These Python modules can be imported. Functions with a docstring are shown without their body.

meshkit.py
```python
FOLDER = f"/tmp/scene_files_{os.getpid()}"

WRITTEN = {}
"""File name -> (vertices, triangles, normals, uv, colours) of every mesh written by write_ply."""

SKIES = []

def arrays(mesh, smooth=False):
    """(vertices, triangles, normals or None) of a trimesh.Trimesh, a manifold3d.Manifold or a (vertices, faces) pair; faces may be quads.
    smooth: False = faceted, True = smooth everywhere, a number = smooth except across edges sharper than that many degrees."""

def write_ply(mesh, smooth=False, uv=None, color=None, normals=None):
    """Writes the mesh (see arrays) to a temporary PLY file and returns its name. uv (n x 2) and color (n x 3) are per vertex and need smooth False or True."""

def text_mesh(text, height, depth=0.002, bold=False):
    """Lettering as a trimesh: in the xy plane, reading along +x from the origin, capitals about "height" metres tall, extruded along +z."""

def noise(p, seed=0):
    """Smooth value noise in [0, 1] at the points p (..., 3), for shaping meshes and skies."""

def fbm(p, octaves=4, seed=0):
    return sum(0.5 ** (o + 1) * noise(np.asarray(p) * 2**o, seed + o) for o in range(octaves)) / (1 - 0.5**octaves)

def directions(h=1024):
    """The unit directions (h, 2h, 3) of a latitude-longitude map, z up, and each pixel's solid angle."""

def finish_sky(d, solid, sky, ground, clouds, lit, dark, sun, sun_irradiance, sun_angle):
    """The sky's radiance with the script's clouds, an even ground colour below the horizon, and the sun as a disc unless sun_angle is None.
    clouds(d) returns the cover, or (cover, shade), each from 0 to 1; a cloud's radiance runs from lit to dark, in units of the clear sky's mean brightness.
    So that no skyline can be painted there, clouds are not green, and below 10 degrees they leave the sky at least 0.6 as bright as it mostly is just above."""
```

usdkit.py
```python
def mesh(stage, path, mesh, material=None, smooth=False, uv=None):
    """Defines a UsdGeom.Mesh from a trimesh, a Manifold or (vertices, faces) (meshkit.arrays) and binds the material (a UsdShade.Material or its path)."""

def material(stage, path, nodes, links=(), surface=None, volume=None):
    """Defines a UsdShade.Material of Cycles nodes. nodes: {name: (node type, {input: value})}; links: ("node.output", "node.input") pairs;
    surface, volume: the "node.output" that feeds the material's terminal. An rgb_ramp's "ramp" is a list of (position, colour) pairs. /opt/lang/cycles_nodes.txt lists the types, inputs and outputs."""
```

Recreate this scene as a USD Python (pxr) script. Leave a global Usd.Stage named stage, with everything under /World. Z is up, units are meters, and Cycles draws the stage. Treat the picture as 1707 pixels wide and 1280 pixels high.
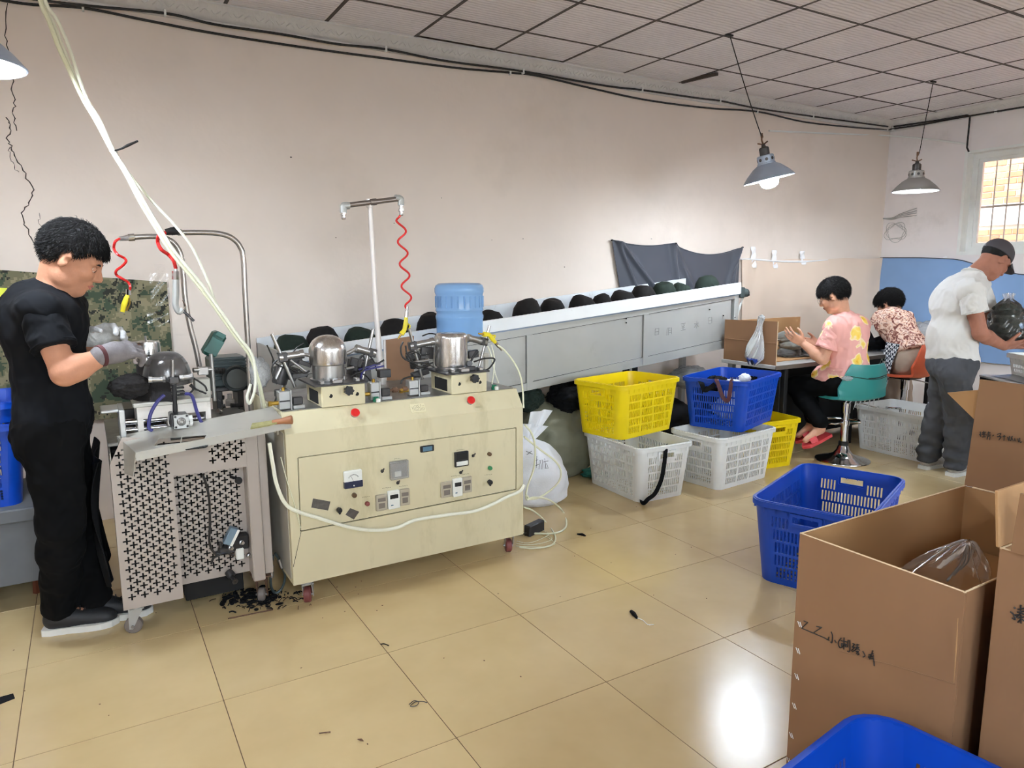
import math, random
import numpy as np, trimesh, manifold3d
import usdkit, meshkit
from shapely.geometry import Polygon, box as sbox
from shapely.ops import unary_union
from pxr import Usd, UsdGeom, UsdLux, UsdShade, Sdf, Gf

PI = math.pi; ZZ0 = np.array([0, 0, 1.0])
stage = Usd.Stage.CreateInMemory()
UsdGeom.SetStageUpAxis(stage, UsdGeom.Tokens.z)
UsdGeom.SetStageMetersPerUnit(stage, 1.0)
world = UsdGeom.Xform.Define(stage, '/World')
UsdGeom.Scope.Define(stage, '/World/Looks')
stage.SetDefaultPrim(world.GetPrim())

# ------------------------------------------------------------------ camera
CAM = np.array([0.0, 0.0, 1.4575]); YAW, PITCH, ROLL, FPX = 0.53646, 0.15534, -0.00643, 1187.2
def cam_axes():
    y, p, r = YAW, PITCH, ROLL
    f = np.array([math.sin(y)*math.cos(p), math.cos(y)*math.cos(p), -math.sin(p)])
    rt = np.array([math.cos(y), -math.sin(y), 0.0]); up = np.cross(rt, f)
    return rt*math.cos(r)+up*math.sin(r), -rt*math.sin(r)+up*math.cos(r), f
RT, UP, FW = cam_axes()
cam = UsdGeom.Camera.Define(stage, '/World/camera')
cam.AddTransformOp().Set(Gf.Matrix4d(*RT, 0, *UP, 0, *(-FW), 0, *CAM, 1))
cam.CreateHorizontalApertureAttr(36.0); cam.CreateVerticalApertureAttr(27.0)
cam.CreateFocalLengthAttr(36.0*FPX/1707.0)
cam.CreateClippingRangeAttr(Gf.Vec2f(0.05, 200))
EXPOSURE = 0.95
cam.CreateExposureAttr(EXPOSURE)
# surveying helpers: where a sight line of the photograph meets a real plane of the room
def ray(u, v): return FW + RT*(u-853.5)/FPX + UP*(640-v)/FPX
def onY(u, v, Y): d = ray(u, v); return CAM + d*((Y-CAM[1])/d[1])
def onX(u, v, X): d = ray(u, v); return CAM + d*((X-CAM[0])/d[0])
def onZ(u, v, Z=0.0): d = ray(u, v); return CAM + d*((Z-CAM[2])/d[2])

# ------------------------------------------------------------------ sky, sun
def S(r, g, b):
    c = np.array([r, g, b])/255.0
    return tuple(np.where(c <= 0.04045, c/12.92, ((c+0.055)/1.055)**2.4))
LOOKS = {}
def material(name, nodes, links, surface='p.BSDF'):
    m = usdkit.material(stage, '/World/Looks/'+name, nodes, links, surface=surface); LOOKS[name] = m; return m
dome = UsdLux.DomeLight.Define(stage, '/World/sky')
SKY_STRENGTH = 0.5
dm = usdkit.material(stage, '/World/Looks/sky_air', {
    's': ('sky_texture', {'sky_type': 'multiple_scattering', 'sun_disc': False, 'sun_elevation': math.radians(52), 'sun_rotation': math.radians(250), 'aerosol_density': 2.0}),
    'h': ('hsv', {'saturation': 0.45}), 'b': ('background_shader', {'strength': SKY_STRENGTH})}, [('s.color', 'h.color'), ('h.color', 'b.color')], surface='b.background')
UsdShade.MaterialBindingAPI.Apply(dome.GetPrim()).Bind(dm)
sun = UsdLux.DistantLight.Define(stage, '/World/sun')
sun.CreateIntensityAttr(9.0); sun.CreateAngleAttr(0.53); sun.CreateColorAttr(Gf.Vec3f(1.0, 0.93, 0.82))
sun.AddRotateXYZOp().Set(Gf.Vec3f(40, 0, -75))       # high in the west: it lights the wall across the alley
BULB_STRENGTH = 210.0

# ------------------------------------------------------------------ helpers: things, parts, meshes
USED = {}
def numbered(parent, name):
    k = (parent, name); n = USED.get(k, 0); USED[k] = n+1
    return name if n == 0 else '%s_%03d' % (name, n)
def annotate(p, label=None, cat=None, group=None, kind=None):
    for k, v in (('label', label), ('category', cat), ('group', group), ('kind', kind)):
        if v: p.SetCustomDataByKey(k, v)
    return p
class Thing:
    """One top-level object; its parts are given in world coordinates (or local ones when built with local=True)."""
    def __init__(s, name, label=None, cat=None, loc=(0, 0, 0), rz=0.0, group=None, kind=None, local=False):
        s.path = '/World/'+numbered('/World', name); s.x = UsdGeom.Xform.Define(stage, s.path)
        s.loc = np.array(loc, float); s.rz = rz; s.local = local
        s.x.AddTranslateOp().Set(Gf.Vec3d(*map(float, s.loc)))
        if rz: s.x.AddRotateZOp().Set(math.degrees(rz))
        annotate(s.x.GetPrim(), label, cat, group, kind)
    def add(s, name, mesh, mat, parent=None, label=None, smooth=35, kind=None, uv=None):
        base = parent or s.path
        path = base+'/'+numbered(base, name)
        v, f, n = meshkit.arrays(mesh, smooth)
        if not s.local:
            c, q = math.cos(-s.rz), math.sin(-s.rz); M = np.array([[c, -q, 0], [q, c, 0], [0, 0, 1]])
            v = (v-s.loc) @ M.T
            if n is not None: n = n @ M.T
        put(path, v, f, n, mat); annotate(stage.GetPrimAtPath(path), label, kind=kind)
        return path
def put(path, v, f, n, mat):
    m = UsdGeom.Mesh.Define(stage, path)
    from pxr import Vt
    m.CreatePointsAttr(Vt.Vec3fArray.FromNumpy(np.ascontiguousarray(v, np.float32)))
    m.CreateFaceVertexCountsAttr(Vt.IntArray.FromNumpy(np.full(len(f), 3, np.int32)))
    m.CreateFaceVertexIndicesAttr(Vt.IntArray.FromNumpy(np.ascontiguousarray(f, np.int32).ravel()))
    m.CreateSubdivisionSchemeAttr('none')
    if n is not None:
        m.CreateNormalsAttr(Vt.Vec3fArray.FromNumpy(np.ascontiguousarray(n, np.float32))); m.SetNormalsInterpolation('vertex')
    UsdShade.MaterialBindingAPI.Apply(m.GetPrim()).Bind(LOOKS[mat] if isinstance(mat, str) else mat)
def single(name, mesh, mat, label=None, cat=None, group=None, kind=None, smooth=35):
    v, f, n = meshkit.arrays(mesh, smooth)
    path = '/World/'+numbered('/World', name)
    put(path, v, f, n, mat); annotate(stage.GetPrimAtPath(path), label, cat, group, kind); return path
def dup(src, loc, rz=0.0, label=None, cat=None, group=None, scale=None, rx=None):
    """A copy of a thing with its parts, placed on its own."""
    was = src.x.GetPrim().GetCustomData(); name = src.path.split('/')[-1]
    if name[-4] == '_' and name[-3:].isdigit(): name = name[:-4]
    path = '/World/'+numbered('/World', name)
    x = UsdGeom.Xform.Define(stage, path)
    x.GetPrim().GetReferences().AddInternalReference(Sdf.Path(src.path))
    x.ClearXformOpOrder()
    ops = [x.AddTranslateOp(opSuffix='place')]; ops[0].Set(Gf.Vec3d(*map(float, loc)))
    o = x.AddRotateXYZOp(opSuffix='turn'); o.Set(Gf.Vec3f(math.degrees(rx[0]) if rx else 0, math.degrees(rx[1]) if rx else 0, math.degrees(rz)))
    if scale is not None:
        o = x.AddScaleOp(opSuffix='size'); o.Set(Gf.Vec3f(*map(float, scale)))
    x.GetPrim().SetInstanceable(True)
    annotate(x.GetPrim(), label or was.get('label'), cat or was.get('category'), group or was.get('group')); return x

def cat_(*ms):
    out = []
    for m in ms:
        if isinstance(m, (list,)): out += m
        else: out.append(m)
    vs, fs, o = [], [], 0
    for m in out:
        v, f, _ = meshkit.arrays(m); vs.append(v); fs.append(f+o); o += len(v)
    return trimesh.Trimesh(np.vstack(vs), np.vstack(fs), process=False)
def box(x0, x1, y0, y1, z0, z1, c=0.0):
    """Box between two corners; c chamfers every edge."""
    lo = np.array([min(x0, x1), min(y0, y1), min(z0, z1)]); hi = np.array([max(x0, x1), max(y0, y1), max(z0, z1)])
    if c <= 0:
        m = trimesh.creation.box(hi-lo); m.apply_translation((lo+hi)/2); return trimesh.Trimesh(m.vertices, m.faces, process=False)
    c = min(c, 0.45*(hi-lo).min())
    h, ctr, pts = (hi-lo)/2, (lo+hi)/2, []
    for sx in (-1, 1):
        for sy in (-1, 1):
            for sz in (-1, 1):
                s = np.array([sx, sy, sz])
                for k in range(3):
                    d = np.full(3, c); d[k] = 0; pts.append(ctr+s*(h-d))
    return trimesh.convex.convex_hull(np.array(pts))
def obox(center, half, ax, ay, c=0.0):
    """Oriented box: half sizes along ax, ay and their cross."""
    ax = unit(ax); ay = unit(np.array(ay)-ax*np.dot(ax, ay)); az = np.cross(ax, ay)
    m = box(-half[0], half[0], -half[1], half[1], -half[2], half[2], c)
    return trimesh.Trimesh(np.array(m.vertices) @ np.array([ax, ay, az])+np.array(center), m.faces, process=False)
def unit(a): a = np.array(a, float); return a/np.linalg.norm(a)
def frame(d):
    d = unit(d); a = np.cross(d, [0, 0, 1.0] if abs(d[2]) < 0.9 else [1.0, 0, 0]); a = unit(a); return a, np.cross(d, a), d
def cyl(p, q, r, r2=None, n=20, caps=True):
    p, q = np.array(p, float), np.array(q, float); r2 = r if r2 is None else r2
    a, b, d = frame(q-p); t = np.arange(n)*2*PI/n
    ring = np.cos(t)[:, None]*a+np.sin(t)[:, None]*b
    v = np.vstack([p+ring*r, q+ring*r2, [p], [q]]); f = []
    for i in range(n):
        j = (i+1) % n; f += [[i, j, n+j], [i, n+j, n+i]]
        if caps: f += [[j, i, 2*n], [n+i, n+j, 2*n+1]]
    return trimesh.Trimesh(v, f, process=False)
def smooth_path(pts, n=8):
    """Catmull-Rom through the points."""
    p = np.array(pts, float)
    if len(p) < 3: return p
    q = np.vstack([2*p[0]-p[1], p, 2*p[-1]-p[-2]]); out = []
    for i in range(1, len(q)-2):
        for t in np.arange(n)/n:
            a, b, c, d = q[i-1], q[i], q[i+1], q[i+2]
            out.append(0.5*((2*b)+(-a+c)*t+(2*a-5*b+4*c-d)*t*t+(-a+3*b-3*c+d)*t**3))
    out.append(p[-1]); return np.array(out)
def tube(pts, r, n=8, smooth=0, caps=True):
    p = smooth_path(pts, smooth) if smooth else np.array(pts, float)
    r = np.broadcast_to(r, (len(p),)) if np.ndim(r) == 0 else np.interp(np.linspace(0, 1, len(p)), np.linspace(0, 1, len(r)), r)
    t = np.gradient(p, axis=0); t /= np.linalg.norm(t, axis=1, keepdims=True)+1e-12
    a = np.cross(t[0], [0, 0, 1.0] if abs(t[0][2]) < 0.9 else [1.0, 0, 0]); A = []
    for i in range(len(p)):
        a = a-t[i]*np.dot(a, t[i]); a = a/(np.linalg.norm(a)+1e-12); A.append(a)
    A = np.array(A); B = np.cross(t, A); th = np.arange(n)*2*PI/n
    v = (p[:, None]+r[:, None, None]*(np.cos(th)[None, :, None]*A[:, None]+np.sin(th)[None, :, None]*B[:, None])).reshape(-1, 3)
    f = []
    for i in range(len(p)-1):
        for j in range(n):
            k = (j+1) % n; f += [[i*n+j, i*n+k, (i+1)*n+k], [i*n+j, (i+1)*n+k, (i+1)*n+j]]
    if caps:
        v = np.vstack([v, p[:1], p[-1:]]); c0, c1, L = len(v)-2, len(v)-1, (len(p)-1)*n
        for j in range(n):
            k = (j+1) % n; f += [[k, j, c0], [L+j, L+k, c1]]
    return trimesh.Trimesh(v, f, process=False)
def lathe(profile, center=(0, 0, 0), n=32, axis=(0, 0, 1)):
    """profile: (radius, height) pairs along the axis."""
    pr = np.array(profile, float); a, b, d = frame(axis)
    if abs(d[2]) > 0.99: a, b = np.array([1.0, 0, 0]), np.array([0, 1.0, 0])*np.sign(d[2])
    t = np.arange(n)*2*PI/n; ring = np.cos(t)[:, None]*a+np.sin(t)[:, None]*b
    v = (np.array(center, float)+pr[:, 0][:, None, None]*ring[None]+pr[:, 1][:, None, None]*d).reshape(-1, 3); f = []
    for i in range(len(pr)-1):
        for j in range(n):
            k = (j+1) % n
            if pr[i, 0] > 1e-9: f.append([i*n+j, i*n+k, (i+1)*n+k])
            if pr[i+1, 0] > 1e-9: f.append([i*n+j, (i+1)*n+k, (i+1)*n+j])
    return trimesh.Trimesh(v, f, process=False)
def plate(poly, origin, ux, uy, t):
    """A shapely polygon (holes allowed) drawn in the plane (ux, uy) at origin and thickened by t along ux x uy."""
    geoms = getattr(poly, 'geoms', [poly]); ux, uy = unit(ux), unit(uy); uz = np.cross(ux, uy); out = []
    for g in geoms:
        m = trimesh.creation.extrude_polygon(g, abs(t), engine='earcut'); v = np.array(m.vertices)
        if t < 0: v[:, 2] -= abs(t)
        out.append(trimesh.Trimesh(np.array(origin)+v[:, :1]*ux+v[:, 1:2]*uy+v[:, 2:]*uz, m.faces, process=False))
    return cat_(out)
def grid_sheet(fn, nu, nv, t=0.0):
    """Surface fn(u, v) -> point over the unit square; t gives it a thickness along its normals."""
    U, V = np.meshgrid(np.linspace(0, 1, nu), np.linspace(0, 1, nv), indexing='ij'); P = fn(U, V).reshape(-1, 3)
    I = np.arange(nu*nv).reshape(nu, nv); a, b, c, d = I[:-1, :-1].ravel(), I[1:, :-1].ravel(), I[1:, 1:].ravel(), I[:-1, 1:].ravel()
    F = np.vstack([np.stack([a, b, c], 1), np.stack([a, c, d], 1)])
    if t == 0: return trimesh.Trimesh(P, F, process=False)
    _, _, N = meshkit.arrays((P, F), True)
    edge = np.concatenate([I[:, 0], I[-1, 1:], I[::-1, -1][1:], I[0, ::-1][1:]]); n = nu*nv; E = []
    for i, j in zip(edge[:-1], edge[1:]): E += [[j, i, i+n], [j, i+n, j+n]]
    return trimesh.Trimesh(np.vstack([P, P-N*t]), np.vstack([F, F[:, ::-1]+n, np.array(E)]), process=False)
def strokes(lines, origin, ux, uy, s, w=0.0018):
    """Handwriting: polylines in a unit square as thin raised ink on a surface."""
    ux, uy = unit(ux), unit(uy); out = []
    for ln in lines:
        p = [np.array(origin)+ux*a*s+uy*b*s for a, b in ln]
        out.append(tube(p, w, n=5))
    return cat_(out)
def place(mesh, loc=(0, 0, 0), rz=0.0, rx=0.0, ry=0.0, s=1.0):
    v, f, _ = meshkit.arrays(mesh); v = v*np.array(s)
    for ang, ax in ((rx, 0), (ry, 1), (rz, 2)):
        if ang:
            c, q = math.cos(ang), math.sin(ang); M = np.eye(3); i, j = [(1, 2), (2, 0), (0, 1)][ax]
            M[i, i] = c; M[i, j] = -q; M[j, i] = q; M[j, j] = c; v = v @ M.T
    return trimesh.Trimesh(v+np.array(loc, float), f, process=False)
def bool_(op, a, b):
    def man(m):
        m = trimesh.Trimesh(*meshkit.arrays(m)[:2], process=True)
        return manifold3d.Manifold(manifold3d.Mesh(np.array(m.vertices, np.float32), np.array(m.faces, np.uint32)))
    A, B = man(a), man(b); R = A-B if op == '-' else A+B if op == '+' else A ^ B
    v, f, _ = meshkit.arrays(R); return trimesh.Trimesh(v, f, process=False)

# ------------------------------------------------------------------ materials
def paint(name, col, rough=0.5, metallic=0.0, var=0.0, scale=6.0, bump=0.0, bscale=60.0, dirt=None, dirt_at=(0.55, 0.75), dscale=3.0, spec=0.5, coat=0.0, sheen=0.0, rvar=0.0, stretch=None):
    """Principled surface: tone varies with noise, optional dirt patches, fine bump."""
    N = {'g': ('texture_coordinate', {}), 'p': ('principled_bsdf', {'base_color': col, 'roughness': rough, 'metallic': metallic, 'specular_ior_level': spec, 'coat_weight': coat, 'sheen_weight': sheen})}; L = []
    src = 'g.object'
    if stretch: N['mp'] = ('mapping', {'scale': stretch}); L.append(('g.object', 'mp.vector')); src = 'mp.vector'
    last = None
    if var:
        N['n'] = ('noise_texture', {'scale': scale, 'detail': 4.0, 'roughness': 0.6})
        lo = tuple(max(0.0, c*(1-var)) for c in col); hi = tuple(min(1.0, c*(1+var)) for c in col)
        N['r'] = ('rgb_ramp', {'ramp': [(0.3, lo), (0.7, hi)]}); L += [(src, 'n.vector'), ('n.fac', 'r.fac')]; last = 'r.color'
        if rvar:
            N['rr'] = ('map_range', {'from_min': 0.3, 'from_max': 0.7, 'to_min': max(0.02, rough-rvar), 'to_max': rough+rvar}); L += [('n.fac', 'rr.value'), ('rr.result', 'p.roughness')]
    if dirt:
        N['dn'] = ('noise_texture', {'scale': dscale, 'detail': 6.0, 'roughness': 0.65}); N['dr'] = ('rgb_ramp', {'ramp': [(dirt_at[0], (0, 0, 0)), (dirt_at[1], (1, 1, 1))]})
        N['dm'] = ('mix', {'color1': col, 'color2': dirt}); L += [(src, 'dn.vector'), ('dn.fac', 'dr.fac'), ('dr.color', 'dm.fac')]
        if last: L.append((last, 'dm.color1'))
        last = 'dm.color'
    if last: L.append((last, 'p.base_color'))
    if bump:
        N['bn'] = ('noise_texture', {'scale': bscale, 'detail': 3.0}); N['b'] = ('bump', {'strength': 1.0, 'distance': bump}); L += [(src, 'bn.vector'), ('bn.fac', 'b.height'), ('b.normal', 'p.normal')]
    return material(name, N, L)
paint('wall_paint', S(231, 217, 205), 0.75, var=0.035, scale=1.3, bump=0.002, bscale=14, dirt=S(216, 202, 189), dirt_at=(0.55, 0.85), dscale=1.1)
paint('right_wall_paint', S(234, 226, 224), 0.75, var=0.035, scale=1.3, bump=0.002, bscale=14, dirt=S(206, 198, 193), dirt_at=(0.58, 0.85), dscale=1.4)
paint('cornice_plaster', S(214, 210, 206), 0.7, var=0.05, scale=9, bump=0.004, bscale=40)
paint('ceiling_bar', S(74, 64, 60), 0.6, var=0.2)
paint('void_dark', S(34, 30, 28), 0.9)
paint('grout', S(104, 80, 54), 0.9, var=0.15); paint('concrete', S(202, 198, 190), 0.9, var=0.06)
# ceiling tile: pressed wavy lines
material('ceiling_tile', {'g': ('texture_coordinate', {}), 'o': ('object_info', {}), 'w': ('wave_texture', {'scale': 9.0, 'distortion': 3.0, 'detail': 2.0, 'detail_scale': 1.2, 'wave_type': 'bands', 'bands_direction': 'y'}),
    'n': ('noise_texture', {'scale': 2.0, 'detail': 3.0}), 'r': ('rgb_ramp', {'ramp': [(0.3, S(228, 222, 224)), (0.7, S(240, 234, 236))]}), 'h': ('hsv', {}), 'mr': ('map_range', {'to_min': 0.94, 'to_max': 1.04}),
    'b': ('bump', {'strength': 0.9, 'distance': 0.007}), 'p': ('principled_bsdf', {'roughness': 0.8})},
    [('g.object', 'w.vector'), ('g.object', 'n.vector'), ('n.fac', 'r.fac'), ('r.color', 'h.color'), ('o.random', 'mr.value'), ('mr.result', 'h.value'), ('h.color', 'p.base_color'), ('w.fac', 'b.height'), ('b.normal', 'p.normal')])
# polished floor tile with a fine speckled glaze
material('floor_tile', {'g': ('texture_coordinate', {}), 'o': ('object_info', {}), 'n': ('noise_texture', {'scale': 2.2, 'detail': 5.0, 'roughness': 0.6}), 'r': ('rgb_ramp', {'ramp': [(0.25, S(196, 170, 122)), (0.75, S(212, 187, 140))]}),
    'h': ('hsv', {}), 'mr': ('map_range', {'to_min': 0.96, 'to_max': 1.03}), 'n2': ('noise_texture', {'scale': 0.9, 'detail': 6.0}), 'rr': ('map_range', {'from_min': 0.35, 'from_max': 0.7, 'to_min': 0.12, 'to_max': 0.26}),
    'v': ('noise_texture', {'scale': 420.0, 'detail': 1.0}), 'b': ('bump', {'strength': 0.35, 'distance': 0.0006}), 'p': ('principled_bsdf', {'specular_ior_level': 0.5})},
    [('g.object', 'n.vector'), ('g.object', 'n2.vector'), ('g.object', 'v.vector'), ('n.fac', 'r.fac'), ('r.color', 'h.color'), ('o.random', 'mr.value'), ('mr.result', 'h.value'), ('h.color', 'p.base_color'), ('n2.fac', 'rr.value'), ('rr.result', 'p.roughness'), ('v.fac', 'b.height'), ('b.normal', 'p.normal')])
paint('window_white', S(232, 232, 228), 0.4, var=0.04, scale=8)
paint('black_cable', S(28, 26, 25), 0.45)
paint('galvanised', S(174, 174, 170), 0.42, metallic=0.35, var=0.05, scale=3, dirt=S(150, 144, 132), dirt_at=(0.58, 0.85), dscale=2.5, bump=0.0004, bscale=30)
paint('white_enamel', S(236, 238, 240), 0.35, var=0.03, dirt=S(190, 184, 172), dirt_at=(0.66, 0.8), dscale=6)
paint('cream_enamel', S(210, 199, 164), 0.42, var=0.03, scale=3, dirt=S(172, 160, 120), dirt_at=(0.55, 0.85), dscale=2.5, bump=0.0004, bscale=30, stretch=(2, 2, 0.7))
paint('grey_enamel', S(176, 170, 158), 0.42, var=0.04, scale=4, dirt=S(150, 138, 120), dirt_at=(0.6, 0.85), dscale=3)
paint('work_steel', S(136, 134, 128), 0.38, metallic=0.6, var=0.18, scale=7, dirt=S(70, 64, 58), dirt_at=(0.52, 0.75), dscale=5)
paint('steel', S(176, 174, 172), 0.28, metallic=0.95, var=0.12, scale=12)
paint('chrome', S(214, 214, 216), 0.12, metallic=1.0)
paint('polished_form', S(214, 212, 210), 0.24, metallic=1.0, var=0.12, scale=9, rvar=0.08, bump=0.0012, bscale=26, stretch=(2.4, 2.4, 0.5))
paint('dark_steel', S(74, 72, 72), 0.4, metallic=0.7, var=0.2, scale=15)
paint('black_iron', S(38, 36, 36), 0.5, metallic=0.4, var=0.2)
paint('aluminium', S(184, 184, 182), 0.36, metallic=0.8, var=0.06)
paint('brass', S(186, 150, 70), 0.3, metallic=0.9)
paint('rust_iron', S(112, 82, 62), 0.7, metallic=0.3, var=0.3, scale=20)
paint('black_plastic', S(26, 26, 28), 0.4)
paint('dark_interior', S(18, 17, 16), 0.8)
paint('red_plastic', S(206, 34, 34), 0.35)
paint('red_hose', S(206, 40, 38), 0.35)
paint('green_plastic', S(20, 116, 84), 0.35)
paint('yellow_gun', S(226, 206, 42), 0.4)
paint('white_hose', S(226, 224, 204), 0.4, var=0.05)
paint('clear_hose', S(222, 220, 190), 0.3, var=0.05)
paint('blue_hose', S(54, 52, 110), 0.4)
paint('rubber_red', S(122, 62, 58), 0.55, var=0.15)
paint('cardboard', S(138, 100, 68), 0.75, var=0.06, scale=3, bump=0.0004, bscale=90, stretch=(1, 1, 0.25))
paint('cardboard_inner', S(168, 126, 82), 0.75, var=0.05, scale=3, bump=0.0004, bscale=90)
paint('cardboard_edge', S(222, 196, 158), 0.8, var=0.1, scale=60)
paint('ink', S(30, 24, 22), 0.6)
paint('paper', S(232, 230, 222), 0.6, var=0.04)
def plastic(name, col, sss=0.0):
    return paint(name, col, 0.36, var=0.04, scale=7, dirt=tuple(0.78*c for c in col), dirt_at=(0.62, 0.9), dscale=5)
plastic('crate_yellow', S(236, 206, 8)); plastic('crate_white', S(228, 228, 224)); plastic('crate_blue', S(3, 64, 170))
# ================================================================== THE SETTING
X0, X1, Y0, Y1, H = -3.2, 7.63, -3.0, 4.80, 3.027
OX, OY, CX, CY = -0.3049, 2.4643, 1.4546, 4.859
fl = Thing('floor', kind='structure')
fl.add('screed', box(X0-0.2, X1+0.2, Y0-0.2, Y1+0.2, -0.15, -0.0015), 'grout')
for i in range(-5, 14):
    for j in range(-4, 10):
        xa, xb, yb, ya = OX+i*0.6, OX+(i+1)*0.6, OY-j*0.6, OY-(j+1)*0.6
        xa, xb, ya, yb = max(xa, X0), min(xb, X1), max(ya, Y0), min(yb, Y1)
        if xb-xa < 0.03 or yb-ya < 0.03: continue
        g = 0.0014
        fl.add('tile', box(xa+g, xb-g, ya+g, yb-g, -0.01, 0.0, 0.0008), 'floor_tile', smooth=False)
# ceiling: pressed tiles in a dark grid; cornices along the walls
ce = Thing('ceiling', kind='structure')
ce.add('slab', box(X0-0.2, X1+0.2, Y0-0.2, Y1+0.2, H+0.12, H+0.3), 'void_dark')
rng = random.Random(5)
for k in range(-8, 11):
    for w in range(0, 14):
        xa, xb, yb, ya = CX+k*0.6, CX+(k+1)*0.6, CY-w*0.6, CY-(w+1)*0.6
        xa, xb, ya, yb = max(xa, X0), min(xb, X1-0.09), max(ya, Y0), min(yb, Y1-0.09)
        if xb-xa < 0.04 or yb-ya < 0.04: continue
        g, dz = 0.0105, rng.uniform(0.0, 0.002)
        if (k, w) == (1, 0): yb -= 0.02                         # this tile has slipped: a dark gap shows
        sh = 0.016 if (k, w) in ((1, 0), (2, 0)) else 0.0
        ce.add('tile', box(xa+g, xb-g, ya+g, yb-g-sh, H+0.001-dz, H+0.017-dz, 0.002), 'ceiling_tile', smooth=False)
for k in range(-7, 11):
    ce.add('grid_bar', box(CX+k*0.6-0.010, CX+k*0.6+0.010, Y0, Y1-0.08, H-0.0015, H+0.05), 'ceiling_bar', smooth=False)
for w in range(1, 14):
    if CY-w*0.6 > Y0: ce.add('grid_bar', box(X0, X1-0.08, CY-w*0.6-0.010, CY-w*0.6+0.010, H-0.001, H+0.05), 'ceiling_bar', smooth=False)
a, b = onZ(1137, 137, H-0.006), onZ(1196, 123, H-0.02)
ce.add('loose_grid_bar', obox((a+b)/2, (np.linalg.norm(b-a)/2, 0.012, 0.012), b-a, (0, 0, 1), 0.002), 'ceiling_bar', label='dark grid bar hanging loose from the ceiling')
def cornice(name, p, q, inward):
    """A coved plaster moulding between two corners, with its row of scrolls."""
    p, q, n = np.array(p), np.array(q), np.array(inward, float); d = unit(q-p); L = np.linalg.norm(q-p)
    prof = [(0, 0.0), (0.1, 0.0), (0.1, 0.012), (0.088, 0.018), (0.07, 0.03), (0.045, 0.06), (0.03, 0.075), (0.012, 0.082), (0.012, 0.098), (0, 0.098)]
    t = Thing(name, kind='structure')
    v = np.vstack([[e+n*a-np.array([0, 0, b]) for a, b in prof] for e in (p, q)]); m = len(prof)
    f = [[i, (i+1) % m, m+(i+1) % m] for i in range(m)]+[[i, m+(i+1) % m, m+i] for i in range(m)]
    t.add('moulding', trimesh.Trimesh(v, f, process=False), 'cornice_plaster', smooth=40)
    tr, k = [], 0
    for s in np.arange(0.1, L-0.05, 0.062):
        c = p+d*s+n*0.058-np.array([0, 0, 0.047]); u = unit(n*0.6+np.array([0, 0, 0.8])); k += 1
        tr.append(tube([c-d*0.026+u*0.012*(-1)**k, c+u*-0.01*(-1)**k, c+d*0.026+u*0.012*(-1)**k], (0.003, 0.006, 0.003), n=5, smooth=3))
    t.add('scroll_relief', cat_(tr), 'cornice_plaster', kind='stuff')
cornice('trim_1', (X0, Y1, H), (X1, Y1, H), (0, -1, 0))
cornice('trim_2', (X1, Y0, H), (X1, Y1, H), (-1, 0, 0))
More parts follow.
